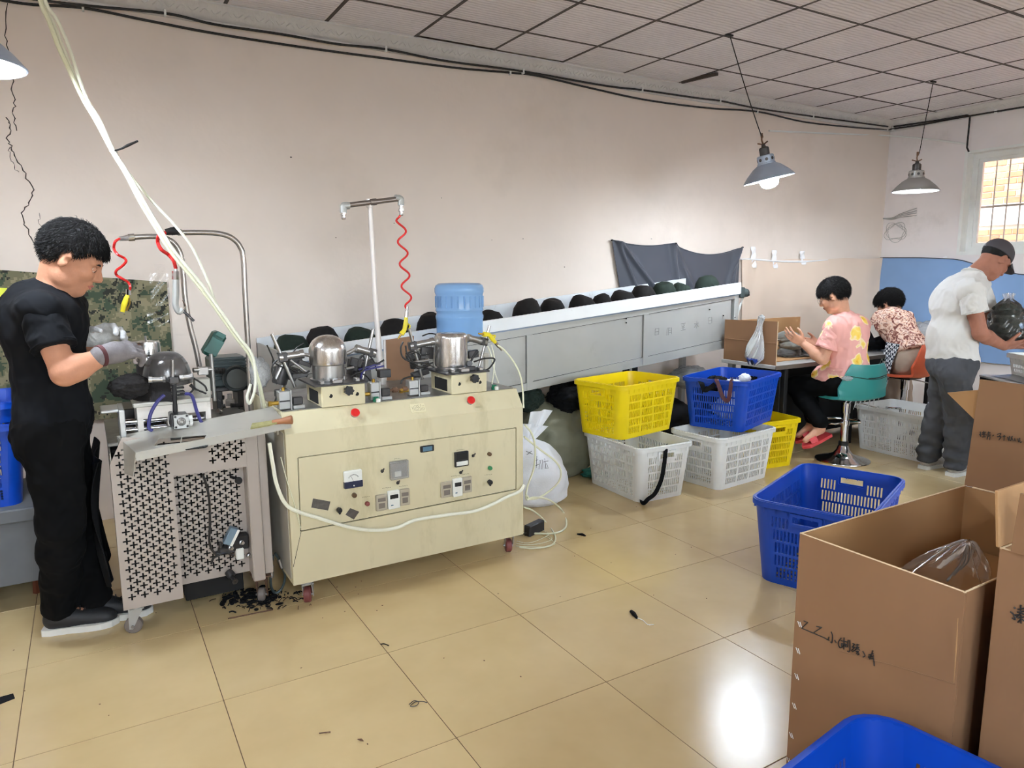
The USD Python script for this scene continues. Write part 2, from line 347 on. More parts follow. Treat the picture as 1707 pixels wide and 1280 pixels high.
# walls
wb = Thing('wall_back', kind='structure')
wb.add('wall_panel', box(X0-0.2, X1+0.24, Y1, Y1+0.24, -0.15, H+0.3), 'wall_paint')
def crack(pts, Y, r=0.0022, seed=0):
    rr = random.Random(seed); P = [onY(u, v, Y) for u, v in pts]; out = []
    for a, b in zip(P[:-1], P[1:]):
        for k in range(4): out.append(a+(b-a)*k/4+np.array([rr.uniform(-.007, .007), 0, rr.uniform(-.006, .006)]))
    out.append(P[-1]); n = len(out)
    return tube(out, [r*(0.45+0.55*abs(math.sin(k*1.7+seed))) for k in range(n)], n=5)
for k, pts in enumerate(([(11, 6), (8, 60), (16, 92), (22, 124), (20, 150), (25, 172), (22, 190), (28, 218)],
        [(12, 197), (18, 212), (12, 232), (20, 246), (27, 262), (41, 290), (55, 317), (50, 337), (36, 355), (42, 375), (55, 405), (66, 424)], [(15, 246), (16, 262), (22, 275), (32, 287)], [(67, 355), (66, 372), (72, 395)])):
    wb.add('crack', crack(pts, Y1-0.0004, (0.003, 0.0036, 0.0018, 0.0016)[k], k), 'ceiling_bar')
rng = random.Random(3)
for u, v, s in ((485, 262, .006), (872, 398, .004), (941, 445, .005), (560, 396, .004), (820, 400, .003), (1086, 398, .004), (736, 330, .003), (657, 372, .004)):
    c = onY(u, v, Y1-0.001); wb.add('wall_chip', place(trimesh.creation.icosphere(1, 1.0), c, s=(s, 0.002, s*0.8)), 'ceiling_bar', smooth=True)
WY0, WY1, WZ0, WZ1 = 2.05, 3.97, 1.632, 2.595          # window 1 opening in the right wall
VY0, VY1 = -1.6, 0.9                                     # window 2, out of frame beside the camera
holes = sbox(WY0, WZ0, WY1, WZ1).union(sbox(VY0, 1.0, VY1, WZ1))
wr = Thing('wall_right', kind='structure')
wr.add('wall_panel', plate(sbox(Y0-0.2, -0.15, Y1, H+0.3).difference(holes), (X1, 0, 0), (0, 1, 0), (0, 0, 1), 0.24), 'right_wall_paint', smooth=False)
single('wall_left', box(X0-0.2, X0, Y0-0.2, Y1, -0.15, H+0.3), 'wall_paint', kind='structure')
wf = Thing('wall_front', kind='structure')                # behind the camera, with two wide windows
FW_ = ((-1.6, 1.2), (2.6, 5.6))
wf.add('wall_panel', plate(sbox(X0-0.2, -0.15, X1+0.24, H+0.3).difference(unary_union([sbox(a, 0.95, b, 2.65) for a, b in FW_])), (0, Y0, 0), (1, 0, 0), (0, 0, 1), 0.2), 'wall_paint', smooth=False)
material('window_glass', {'t': ('transparent_bsdf', {'color': (0.97, 0.98, 0.97)}), 'gl': ('glossy_bsdf', {'roughness': 0.02}), 'f': ('fresnel', {'IOR': 1.45}), 'm': ('mix_closure', {})},
    [('f.fac', 'm.fac'), ('t.BSDF', 'm.closure1'), ('gl.BSDF', 'm.closure2')], surface='m.closure')
paint('window_bar', S(186, 180, 172), 0.5, metallic=0.3)
def window(name, y0, y1, z0, z1):
    t = Thing(name, kind='structure'); xf = X1+0.10
    outer = sbox(y0, z0, y1, z1); mid = (y0+y1)/2
    lights = sbox(y0+0.055, z0+0.055, mid-0.025, z1-0.055).union(sbox(mid+0.025, z0+0.055, y1-0.055, z1-0.055))
    t.add('window_frame', plate(outer.difference(lights), (xf, 0, 0), (0, 1, 0), (0, 0, 1), 0.06), 'window_white', smooth=False)
    for a, b in ((y0+0.055, mid-0.025), (mid+0.025, y1-0.055)):
        s = t.add('sash', plate(sbox(a, z0+0.055, b, z1-0.055).difference(sbox(a+0.035, z0+0.09, b-0.035, z1-0.09)), (xf+0.02, 0, 0), (0, 1, 0), (0, 0, 1), 0.03), 'window_white', smooth=False)
        t.add('pane', box(xf+0.033, xf+0.037, a+0.03, b-0.03, z0+0.085, z1-0.085), 'window_glass', parent=s)
    t.add('reveal', plate(sbox(y0-0.025, z0-0.03, y1+0.025, z1+0.02).difference(sbox(y0+0.004, z0+0.004, y1-0.004, z1-0.004)), (X1-0.008, 0, 0), (0, 1, 0), (0, 0, 1), 0.115), 'window_white', smooth=False)
    n = int((y1-y0)/0.125)
    for k in range(n+1): t.add('security_bar', cyl((X1+0.2, y0+0.06+k*(y1-y0-0.12)/n, z0), (X1+0.2, y0+0.06+k*(y1-y0-0.12)/n, z1), 0.007, n=8), 'window_bar')
    for z in (z0+(z1-z0)*0.46,): t.add('security_bar', box(X1+0.19, X1+0.21, y0, y1, z-0.01, z+0.01, 0.002), 'window_bar')
window('window_1', WY0, WY1, WZ0, WZ1)
window('window_2', VY0, VY1, 1.0, WZ1)
for k, (a, b) in enumerate(FW_):
    t = Thing('window_%d' % (k+3), kind='structure'); n = 3
    t.add('window_frame', plate(sbox(a, 0.95, b, 2.65).difference(unary_union([sbox(a+0.05+(b-a-0.05)*q/n, 1.0, a+(b-a-0.05)*(q+1)/n, 2.6) for q in range(n)])), (0, Y0-0.06, 0), (1, 0, 0), (0, 0, 1), 0.06), 'window_white', smooth=False)
    for q in range(n): t.add('pane', box(a+0.04+(b-a-0.05)*q/n, a+0.01+(b-a-0.05)*(q+1)/n, Y0-0.094, Y0-0.09, 0.99, 2.61), 'window_glass')
single('yard', box(-14, X1+0.24, -16, Y0-0.2, -0.3, -0.1), 'concrete', kind='structure')
# ground and the neighbour's brick wall across the alley
single('ground', box(X1+0.24, 16, -12, 16, -0.3, -0.05), 'concrete', kind='structure')
XB = 9.25
for k, c in enumerate((S(206, 148, 104), S(196, 132, 92), S(214, 160, 118), S(186, 120, 86))): paint('brick_%s' % 'abcd'[k], c, 0.85, var=0.15, scale=20, bump=0.002, bscale=60)
paint('mortar', S(206, 196, 180), 0.9, var=0.1, scale=20)
paint('band_render', S(228, 222, 214), 0.85, var=0.05)
nb = Thing('brick_wall', 'sunlit orange brick wall with a pale band seen through the barred window', 'wall', loc=(XB, 4.5, 0))
nb.add('mortar_core', box(XB+0.008, XB+0.24, -6, 10, -0.1, 4.2), 'mortar')
rng, far, nnear = random.Random(9), {k: [] for k in 'abcd'}, 0
zb0, zb1 = onX(1660, 376, XB)[2], onX(1660, 344, XB)[2]
for r in range(0, 56):
    z = 0.0+r*0.0715
    if z+0.06 > zb0 and z < zb1: continue
    for c in range(-18, 40):
        y = c*0.25+(0.125 if r % 2 else 0)
        if not (-4.5 < y < 9.5): continue
        m = box(XB-rng.uniform(0.0, 0.006), XB+0.05, y+0.005, y+0.244, z, z+0.06, 0.003); kk = rng.choice('abcd')
        if 3.75 < y < 5.6 and 1.2 < z < 3.4 and nnear < 290: nb.add('brick', m, 'brick_'+kk, smooth=False); nnear += 1
        elif -1 < y < 8 and z > 0.8: far[kk].append(m)
for kk in 'abcd': nb.add('brickwork', cat_(far[kk]), 'brick_'+kk, kind='stuff', smooth=False)
nb.add('rendered_band', box(XB-0.03, XB+0.1, -5, 9.8, zb0, zb1, 0.006), 'band_render')

# ------------------------------------------------------------------ pendant lamps
paint('lamp_grey', S(158, 170, 190), 0.35, metallic=0.3, var=0.05)
paint('lamp_white_inside', S(236, 238, 240), 0.4)
paint('lamp_grey_dull', S(150, 146, 142), 0.45, metallic=0.3, var=0.06)
material('bulb_lit', {'e': ('emission', {'color': (0.76, 0.87, 1.0), 'strength': BULB_STRENGTH})}, [], surface='e.emission')
material('bulb_dim', {'e': ('emission', {'color': (0.78, 0.88, 1.0), 'strength': BULB_STRENGTH*0.45})}, [], surface='e.emission')
def pendant(label, hang, foot, tilt, lit, shade_mat, R=0.175, group=None):
    """hang: where the cord leaves the ceiling; foot: the middle of the shade's rim; tilt: lean of the axis (dx, dy)."""
    t = Thing('pendant_lamp', label, 'lamp', loc=hang, group=group); foot = np.array(foot, float)
    ax = unit((tilt[0], tilt[1], 1.0)); P = lambda s: foot+ax*s
    t.add('shade', lathe([(R, 0.0), (R+0.003, 0.004), (R*0.82, 0.045), (R*0.56, 0.088), (R*0.34, 0.112), (R*0.33, 0.1125), (R*0.30, 0.108), (R*0.54, 0.084), (R*0.8, 0.042), (R-0.004, 0.001), (R, 0)], foot, 48, ax), shade_mat)
    t.add('shade_lining', lathe([(R-0.005, 0.0), (R*0.79, 0.0405), (R*0.53, 0.0825), (R*0.28, 0.106), (0.0, 0.108)], foot, 48, ax), 'lamp_white_inside')
    n = t.add('neck', lathe([(R*0.36, 0.108), (R*0.36, 0.118), (R*0.33, 0.12), (R*0.33, 0.165), (R*0.30, 0.172), (0.022, 0.174), (0, 0.174)], foot, 32, ax), shade_mat)
    a, b, _ = frame(ax)
    for k in range(8):
        q = a*math.cos(k*PI/4)+b*math.sin(k*PI/4); t.add('vent_hole', cyl(P(0.142)+q*R*0.325, P(0.142)+q*(R*0.335), 0.011, n=10), 'dark_steel', parent=n)
    t.add('socket', lathe([(0.03, 0.172), (0.034, 0.176), (0.034, 0.222), (0.028, 0.228), (0.016, 0.232), (0.012, 0.25), (0, 0.25)], foot, 24, ax), 'dark_steel')
    t.add('bulb', lathe([(0.0, -0.062), (0.03, -0.058), (0.055, -0.042), (0.066, -0.012), (0.062, 0.018), (0.04, 0.054), (0.024, 0.088), (0.02, 0.106), (0, 0.106)], foot+ax*(0.0 if lit else 0.066), 32, ax), 'bulb_lit' if lit else 'bulb_dim', label='lit bulb' if lit else 'dimly lit bulb')
    top = P(0.25); hang = np.array(hang, float)
    t.add('hook', cat_(tube([top+a*-0.04+ax*0.01, top+ax*0.0, top+a*0.045+ax*0.015], 0.005, 6, 4), tube([top, top+ax*0.03+b*0.008, top+ax*0.05], 0.006, 6, 4), cyl(top+ax*0.045, top+ax*0.075, 0.009)), 'rust_iron')
    t.add('cord', tube([top+ax*0.06, top+(hang-top)*0.12+np.array([0.006, 0, 0]), top+(hang-top)*0.5+np.array([0.004, 0.003, -0.01]), hang], 0.0035, 6, 6), 'black_cable')
    t.add('ceiling_clip', box(hang[0]-0.03, hang[0]+0.03, hang[1]-0.012, hang[1]+0.012, H-0.012, H, 0.003), 'black_iron')
    return t
pendant('lit grey pendant lamp hanging askew over the long metal conveyor', (3.865, 3.616, H), (4.27, 3.57, 2.10), (-0.19, 0.11), True, 'lamp_grey')
pendant('dull grey pendant lamp with a hidden bulb, hanging nearest the window', (6.293, 3.607, H), (6.17, 3.615, 2.118), (-0.03, 0.0), False, 'lamp_grey_dull', 0.182)
pendant('lit pendant lamp cut off by the left edge, high above the man in black', (-0.36, 2.92, H), onY(-66, 108, 2.9), (0.0, 0.0), True, 'lamp_grey')
for x, y, w in ((0.3, -0.6, 'nearest the camera'), (-1.9, 0.6, 'nearest the left wall'), (4.6, -0.6, 'nearest the front right corner')):
    pendant('lit grey pendant lamp outside the photo, '+w, (x, y, H), (x, y, 2.15), (0, 0), True, 'lamp_grey', group='lamps outside the photo')

# ------------------------------------------------------------------ cables along the walls
def wall_line(pts, Y): return [onY(u, v, Y) for u, v in pts]
def cable(name, label, pts, r, mat, clips=(), cat='cable', smooth=6, group=None):
    t = Thing(name, label, cat, loc=pts[len(pts)//2], group=group); t.add('sheath', tube(pts, r, 7, smooth), mat)
    for c in clips: t.add('clip', box(c[0]-0.006, c[0]+0.006, c[1]-0.014, c[1]+0.014, c[2]-0.018, c[2]+0.018, 0.002), 'window_white')
    return t
yc = Y1-0.06
cable('wall_cable', 'upper black cable clipped along the top of the back wall', wall_line([(-60, -26), (30, -6), (130, 8), (275, 22), (360, 41), (470, 57), (560, 73), (643, 82), (740, 101), (872, 119), (1010, 143), (1070, 150), (1160, 163), (1200, 168), (1265, 181), (1355, 194), (1420, 203), (1480, 211)], yc), 0.0075, 'black_cable', clips=wall_line([(275, 22), (643, 82), (872, 119), (1070, 150), (1200, 168), (1355, 194)], yc))
cable('wall_cable', 'lower black cable sagging below the cornice of the back wall', wall_line([(-60, -12), (40, 6), (138, 13), (250, 35), (360, 56), (500, 78), (640, 97), (760, 113), (850, 121), (900, 127), (990, 148), (1080, 167), (1180, 180), (1262, 186), (1340, 203), (1420, 212), (1478, 216)], Y1-0.01), 0.0075, 'black_cable', clips=wall_line([(138, 13), (850, 121), (1262, 186)], Y1-0.01))
xr = X1-0.05
cable('wall_cable', 'black cable running along the right wall above the window', [onX(u, v, xr) for u, v in [(1481, 216), (1540, 207), (1600, 196), (1660, 186), (1720, 176), (1800, 162)]], 0.0085, 'black_cable', clips=[onX(u, v, xr) for u, v in [(1489, 214), (1660, 186)]])
cable('drop_cable', 'short black cable bent down beside the window top corner', [onX(u, v, xr-0.008) for u, v in [(1490, 211), (1560, 201), (1612, 192), (1617, 193), (1616, 205), (1613, 235), (1612, 246), (1615, 253)]], 0.0085, 'black_cable', smooth=0)
cable('stretched_cable', 'thin white cord stretched from the back wall to the window corner', [onY(1282, 218, Y1-0.01), onY(1400, 223, Y1-0.02), onY(1478, 226, Y1-0.015), onX(1540, 231, X1-0.02), onX(1612, 240, X1-0.01)], 0.008, 'window_white', cat='cable')
cp = []
for k in range(60):
    a = k*2*PI/17; c = onX(1493+4*math.sin(k*0.31), 387, X1-0.02); rr = 0.085+0.022*math.sin(k*0.9)
    cp.append(c+np.array([-0.012*((k*7) % 5)/5, math.cos(a)*rr, math.sin(a)*rr*1.05]))
t = Thing('wire_coil', 'loose coil of thin grey wire hanging on the right wall', 'wire', loc=cp[0])
t.add('coil', tube(cp, 0.0022, 5, 2), 'galvanised')
t.add('wire_bundle', cat_(*[tube([onX(1468, 364, X1-0.012), onX(1487, 363+k, X1-0.02), onX(1502, 356+k*2, X1-0.03), onX(1528, 347+k*4, X1-0.02)], 0.0035, 5, 5) for k in range(4)]), 'galvanised')
# ================================================================== CREAM PRESS MACHINE
def rect_on(u0, v0, u1, v1, Y):
    """x0, x1, z0, z1 of a panel element seen in the photograph on a plane facing the room."""
    a, b = onY(u0, (v0+v1)/2, Y), onY(u1, (v0+v1)/2, Y); m = (u0+u1)/2
    return a[0], b[0], onY(m, v1, Y)[2], onY(m, v0, Y)[2]
def caster(t, x, y, wheel_mat, zt, turn=0.0, r=0.036, plate_mat='galvanised'):
    c, s = math.cos(turn), math.sin(turn); d = np.array([c, s, 0]); n = np.array([-s, c, 0]); o = np.array([x, y, 0.0])
    p = t.add('caster', cat_(box(x-0.04, x+0.04, y-0.04, y+0.04, zt-0.006, zt, 0.001), cyl((x, y, zt-0.022), (x, y, zt-0.004), 0.026)), plate_mat)
    fk = []
    for e in (-1, 1):
        q = o+n*0.021*e
        pts = np.array([[-0.028, zt-0.02], [0.028, zt-0.02], [0.012+0.018, r-0.012], [-0.002+0.018, r-0.012]])
        fk.append(plate(Polygon(pts), q-n*0.0015, d, (0, 0, 1), 0.003))
    t.add('fork', cat_(*fk, box(x-0.026, x+0.026, y-0.024, y+0.024, zt-0.024, zt-0.019)), plate_mat, parent=p)
    w = o+d*0.016+np.array([0, 0, r])
    t.add('wheel', cat_(lathe([(0, -0.016), (r*0.5, -0.016), (r-0.006, -0.016), (r, -0.011), (r, 0.011), (r-0.006, 0.016), (r*0.5, 0.016), (0, 0.016)], w, 24, n)), wheel_mat, parent=p)
    t.add('axle', cyl(w-n*0.026, w+n*0.026, 0.006), 'steel', parent=p)
MY = 3.0; MXL, MXR = 0.674, 1.846; MZB, MZ1, MZT = 0.118, 0.79, 0.874; MYB = 3.66
cm = Thing('cream_press_machine', 'cream metal press cabinet on red casters with two shiny hat forms on top', 'machine', loc=(1.26, 3.3, 0))
prof = [(MY, MZB), (MY, MZ1), (MY+0.062, MZT), (MYB, MZT), (MYB, MZB)]
def prism_x(prof, x0, x1, c=0.0):
    n = len(prof); v = [(x, y, z) for x in (x0, x1) for y, z in prof]; f = []
    for i in range(n): j = (i+1) % n; f += [[i, n+i, n+j], [i, n+j, j]]
    for i in range(1, n-1): f += [[0, i, i+1], [n, n+i+1, n+i]]
    return trimesh.Trimesh(np.array(v), f, process=False)
body = prism_x(prof, MXL, MXR)
P_ = [onY(u, v, MY) for u, v in ((497.4, 763.6), (860, 713.6), (860, 815.4), (502, 885))]
ppoly = Polygon([(p[0], p[2]) for p in P_])
rec = plate(ppoly.buffer(0.004), (0, MY+0.012, 0), (1, 0, 0), (0, 0, 1), 0.05)
cm.add('body', bool_('-', body, rec), 'cream_enamel', smooth=20)
pan = cm.add('control_panel', plate(ppoly.buffer(-0.001), (0, MY+0.013, 0), (1, 0, 0), (0, 0, 1), 0.011), 'cream_enamel', smooth=20)
cm.add('panel_gap', plate(ppoly.buffer(0.0035).difference(ppoly.buffer(0.0005)), (0, MY+0.0115, 0), (1, 0, 0), (0, 0, 1), 0.002), 'dark_interior', parent=pan)
cm.add('seam', tube([onY(502, 886, MY-0.0005), onY(489, 945, MY-0.0005)], 0.0011, 5), 'dark_interior')
cm.add('side_panel', box(MXL-0.003, MXL, MY+0.03, MYB-0.02, MZB+0.02, MZ1, 0.001), 'grey_enamel')
cm.add('louvre', cat_(*[box(MXL-0.012, MXL+0.01, MY+0.10+k*0.05, MY+0.115+k*0.05, MZ1-0.02, MZT-0.012, 0.002) for k in range(7)]), 'grey_enamel')
cm.add('top_plate', box(MXL+0.01, MXR-0.01, MY+0.075, MYB-0.01, MZT, MZT+0.003, 0.001), 'work_steel')
for x, y in ((0.742, 3.05), (1.805, 3.08), (0.742, 3.58), (1.78, 3.58)): caster(cm, x, y, 'rubber_red', MZB, 1.2)
# controls on the front
ZF = MY+0.002
def knob(u, v, r, mat, depth=0.016, name='indicator_lamp', Y=ZF, ring='steel', label=None):
    c = onY(u, v, Y); q = cm.add(name, lathe([(r, 0), (r, depth*0.7), (r*0.8, depth), (0, depth*1.05)], c, 20, (0, -1, 0)), mat, parent=pan, label=label)
def unit_rect(name, u0, v0, u1, v1, mat, depth=0.012, c=0.003, Y=ZF, parent=None, label=None):
    x0, x1, z0, z1 = rect_on(u0, v0, u1, v1, Y)
    return cm.add(name, box(x0, x1, Y-depth, Y, z0, z1, c), mat, parent=parent or pan, label=label), (x0, x1, z0, z1)
paint('beige_plastic', S(176, 166, 146), 0.35); paint('grey_plastic', S(120, 112, 104), 0.3); paint('white_plastic', S(226, 226, 218), 0.35)
paint('meter_navy', S(44, 48, 70), 0.3); paint('lcd_blue', S(92, 122, 140), 0.3); paint('bulb_brown', S(96, 72, 50), 0.3); paint('lamp_green', S(56, 132, 84), 0.3)
material('clear_cover', {'p': ('principled_bsdf', {'base_color': (0.9, 0.88, 0.84), 'roughness': 0.1, 'transmission_weight': 0.85, 'ior': 1.3})}, [])
_, r_ = unit_rect('ammeter', 572, 783, 602, 811, 'white_plastic', 0.018)
x0, x1, z0, z1 = r_; m3 = z0+(z1-z0)*0.38
mt = pan
cm.add('ammeter_base', box(x0-0.001, x1+0.001, ZF-0.021, ZF, z0-0.001, m3, 0.002), 'meter_navy', parent=pan)
xc = (x0+x1)/2; yf = ZF-0.0195
cm.add('meter_scale', cat_(*[tube([(xc+0.022*math.cos(a), yf, m3+0.006+0.022*math.sin(a)), (xc+0.027*math.cos(a), yf, m3+0.006+0.027*math.sin(a))], 0.0006, 4) for a in np.linspace(0.5, PI-0.5, 11)], tube([(xc, yf, m3), (xc-0.012, yf, m3+0.026)], 0.0006, 4), tube([(xc+0.0245*math.cos(a), yf, m3+0.006+0.0245*math.sin(a)) for a in np.linspace(0.5, PI-0.5, 12)], 0.0005, 4)), 'ink', parent=pan)
cm.add('meter_screw', lathe([(0.003, 0), (0.003, 0.003), (0, 0.003)], (xc, ZF-0.02, z0+0.01), 12, (0, -1, 0)), 'white_plastic', parent=pan)
knob(590, 825, 0.011, 'bulb_brown', label='brown indicator lamp'); knob(611.6, 839, 0.0105, 'rubber_red', label='reddish indicator lamp')
knob(815, 756.4, 0.010, 'bulb_brown'); knob(816, 779.7, 0.0105, 'lamp_green', label='green indicator lamp')
for u, v in ((564.8, 849.6), (815.7, 803)):
    knob(u, v, 0.012, 'black_plastic', 0.02, 'selector_knob'); c = onY(u, v, ZF-0.02)
    cm.add('knob_pointer', obox(c+np.array([-0.003, -0.005, -0.006]), (0.004, 0.006, 0.014), (1, 0, 0.5), (0, 1, 0), 0.001), 'black_plastic', parent=pan)
for u, v in ((637, 785), (663, 804.6), (788.6, 759.5), (767.8, 787.5)):
    c = onY(u, v, ZF); cm.add('toggle_switch', cat_(lathe([(0.008, 0), (0.008, 0.003), (0.005, 0.006), (0, 0.006)], c, 14, (0, -1, 0)), cyl(c+np.array([0, -0.004, 0]), c+np.array([0.001, -0.02, 0.014]), 0.0025, 0.0035, 10)), 'dark_steel', parent=pan)
def black_tape(pts):
    cm.add('black_tape', plate(Polygon([(onY(u, v, MY)[0], onY(u, v, MY)[2]) for u, v in pts]), (0, MY+0.0016, 0), (1, 0, 0), (0, 0, 1), 0.0008), 'tape_dark', parent=pan)
paint('tape_dark', S(84, 78, 72), 0.5, var=0.25, scale=60)
black_tape([(519, 846), (522, 831), (551, 836), (547, 851)]); black_tape([(576, 858), (584, 847), (599, 853), (590, 866)])
# covered timer, digital counters, temperature controller
_, (x0, x1, z0, z1) = unit_rect('timer', 650.5, 770, 677, 795, 'grey_plastic', 0.012)
unit_rect('timer_cover', 648.5, 767, 679, 797, 'clear_cover', 0.022); unit_rect('timer_dial', 656, 784, 667, 793, 'white_plastic', 0.0135, 0.001)
for (a, b, c_) in (((625.6, 823.5, 644, 850), (645, 816.5, 664.4, 846.5), (665.3, 814, 681.5, 841)), ((734, 802, 752, 828), (753, 796.5, 768.5, 826), (769.3, 794, 785, 820))):
    for k, (u0, v0, u1, v1) in enumerate((a, b, c_)):
        q, (x0, x1, z0, z1) = unit_rect('counter_module', u0, v0, u1, v1, 'white_plastic' if k == 1 else 'beige_plastic', 0.02 if k == 1 else 0.014)
        d = 0.021 if k == 1 else 0.015; h = z1-z0; w = x1-x0
        cm.add('counter_display', box(x0+w*0.15, x1-w*0.15, ZF-d, ZF, z1-h*0.42, z1-h*0.2, 0.0005), 'black_plastic' if k == 1 else 'grey_plastic', parent=pan)
        if k != 1: cm.add('counter_wheel', box(x0+w*0.22, x1-w*0.22, ZF-d, ZF, z0+h*0.16, z0+h*0.48, 0.0005), 'grey_plastic', parent=pan)
        else: cm.add('counter_mark', box(x0+w*0.2, x0+w*0.4, ZF-d+0.0002, ZF, z0+h*0.2, z0+h*0.26), 'lcd_blue', parent=pan)
unit_rect('hour_meter', 700, 742, 722.5, 752.5, 'black_plastic', 0.01); unit_rect('hour_meter_display', 703.5, 743.6, 719, 751, 'lcd_blue', 0.011, 0.0005)
unit_rect('temperature_controller', 756.7, 752, 779.3, 776.6, 'black_plastic', 0.016); unit_rect('controller_strip', 758.5, 767.5, 777.6, 774.5, 'white_plastic', 0.0168, 0.0005)
unit_rect('controller_window', 759, 754, 777, 764.5, 'dark_interior', 0.0165, 0.0005)
mk = []
rr = random.Random(4)
for u, v, n in ((663, 764, 5), (768, 749.5, 7), (815, 791, 6), (645, 813, 7), (673, 810, 7), (760, 793, 7), (777, 790, 6), (611, 828, 6), (590, 812, 5)):
    for k in range(n):
        c = onY(u+(k-n/2)*2.1, v-(k-n/2)*0.25, ZF-0.0003); a = rr.uniform(0, PI)
        mk.append(tube([c+np.array([-.0016, 0, rr.uniform(-.002, .002)]), c+np.array([.0016, 0, rr.uniform(-.002, .002)])], 0.0005, 4)); mk.append(tube([c+np.array([0, 0, -.002]), c+np.array([rr.uniform(-.001, .001), 0, .002])], 0.0005, 4))
cm.add('panel_lettering', cat_(*mk), 'ink', parent=pan)
# sloping shoulder: emergency buttons and name plate
nsl = unit((0, -(MZT-MZ1), 0.062)); up_s = unit((0, 0.062, MZT-MZ1))
def shoulder(u, v):
    d = ray(u, v); p0 = np.array([0, MY, MZ1]); t = np.dot(p0-CAM, nsl)/np.dot(d, nsl); return CAM+d*t
for u, v in ((590.8, 690.5), (783.3, 669.5)):
    c = shoulder(u, v); q = cm.add('button_collar', lathe([(0.017, -0.002), (0.017, 0.006), (0.012, 0.008), (0, 0.008)], c, 20, nsl), 'steel')
    cm.add('emergency_button', lathe([(0.010, 0.006), (0.019, 0.012), (0.020, 0.02), (0.017, 0.025), (0, 0.027)], c, 24, nsl), 'red_plastic', label='red mushroom button')
q = [shoulder(u, v) for u, v in ((680.5, 675.5), (709, 671), (712, 684.5), (683.5, 690))]
c = sum(q)/4; nm = cm.add('name_plate', obox(c+nsl*0.001, (0.037, 0.022, 0.0014), (1, 0, -0.01), up_s, 0.0004), 'beige_light') if paint('beige_light', S(222, 212, 176), 0.4) else None
pl = []
for r in range(5):
    for k in range(9 if r != 0 else 5):
        a = c+nsl*0.0026+np.array([(k-(4 if r else 2))*0.0072, 0, 0])+up_s*(0.014-r*0.0068)
        if r == 1 and abs(k-4) < 2: continue
        pl.append(tube([a, a+np.array([rr.uniform(.002, .004), 0, 0])+up_s*rr.uniform(-.002, .002)], 0.0005, 4)); pl.append(tube([a+np.array([.0015, 0, 0])-up_s*0.002, a+np.array([.002, 0, 0])+up_s*0.002], 0.0005, 4))
pl.append(tube([c+nsl*0.0026+up_s*0.007+np.array([0.004*math.cos(a), 0, 0])+up_s*0.004*math.sin(a) for a in np.linspace(0, 2*PI, 13)], 0.0006, 4))
cm.add('plate_lettering', cat_(*pl), 'ink', parent=nm)
# ------------------------------------------------------------------ press stations on the top
def star_knob(t, c, r, parent):
    pts = [(r*(1+0.13*math.cos(7*a))*math.cos(a), r*(1+0.13*math.cos(7*a))*math.sin(a)) for a in np.linspace(0, 2*PI, 56)[:-1]]
    t.add('star_knob', cat_(plate(Polygon(pts), c+np.array([0, -0.012, 0]), (1, 0, 0), (0, 0, 1), 0.022), cyl(c, c+np.array([0, 0.03, 0]), r*0.4)), 'black_plastic', parent=parent)
def clamp(t, rod0, rod1, bar0, bar1, Y, rod_r=0.0075, foot=None):
    """An upright steel rod leaning outward, carrying an air cylinder that bears on the form."""
    a, b = onY(*rod0, Y), onY(*rod1, Y); b[2] = max(b[2], MZT)
    q = t.add('clamp_rod', tube([a, b], rod_r, 12), 'steel')
    c, d = onY(*bar0, Y), onY(*bar1, Y-0.01); m = (c+d)/2; w = unit(d-c)
    t.add('clamp_cylinder', cat_(cyl(c, d, 0.017, n=18), cyl(c-w*0.004, c+w*0.012, 0.020, n=18), cyl(d-w*0.014, d+w*0.003, 0.020, n=18)), 'steel', parent=q)
    t.add('clamp_block', obox(c+w*0.012, (0.02, 0.017, 0.02), w, (0, 1, 0), 0.003), 'dark_steel', parent=q)
    return q
def valve(t, u0, v0, u1, v1, Y, reg=True, zf=None):
    x0, x1, z0, z1 = rect_on(u0, v0, u1, v1, Y); z0 = MZT+0.003 if zf is None else zf
    q = t.add('air_cylinder', cat_(box(x0, x1, Y, Y+0.05, z0+0.004, z1, 0.003), box(x1, x1+0.006, Y-0.002, Y+0.052, z0, z1+0.003, 0.001)), 'aluminium')
    t.add('cylinder_slide', box(x1+0.012, x1+0.055, Y+0.006, Y+0.04, z0+(z1-z0)*0.2, z0+(z1-z0)*0.62, 0.004), 'dark_steel', parent=q); t.add('slide_foot', box(x1+0.010, x1+0.062, Y+0.002, Y+0.044, z0, z0+(z1-z0)*0.2, 0.003), 'aluminium', parent=q); t.add('cylinder_groove', box(x0+0.002, x1-0.002, Y-0.001, Y+0.002, z0+(z1-z0)*0.44, z0+(z1-z0)*0.52), 'dark_steel', parent=q)
    t.add('port_fitting', cat_(cyl((x0-0.03, Y+0.02, (z0+z1)/2-0.01), (x0+0.001, Y+0.02, (z0+z1)/2-0.01), 0.009), cyl((x0-0.042, Y+0.02, (z0+z1)/2-0.01), (x0-0.029, Y+0.02, (z0+z1)/2-0.01), 0.012, n=6)), 'brass', parent=q); t.add('port_plug', cyl(((x0+x1)/2, Y+0.02, z1), ((x0+x1)/2, Y+0.02, z1+0.014), 0.007), 'brass', parent=q)
    return q
def regulator(t, u, v, Y, z0):
    c = onY(u, v, Y); c[2] = z0
    q = t.add('air_regulator', lathe([(0.015, 0), (0.015, 0.012), (0.012, 0.014), (0.012, 0.022)], c, 18), 'green_plastic', label='green air regulator')
    t.add('regulator_cap', lathe([(0.0105, 0.0), (0.0105, 0.014), (0.006, 0.017), (0, 0.017)], c+np.array([0.004, -0.016, 0.001]), 16), 'white_plastic', parent=q)
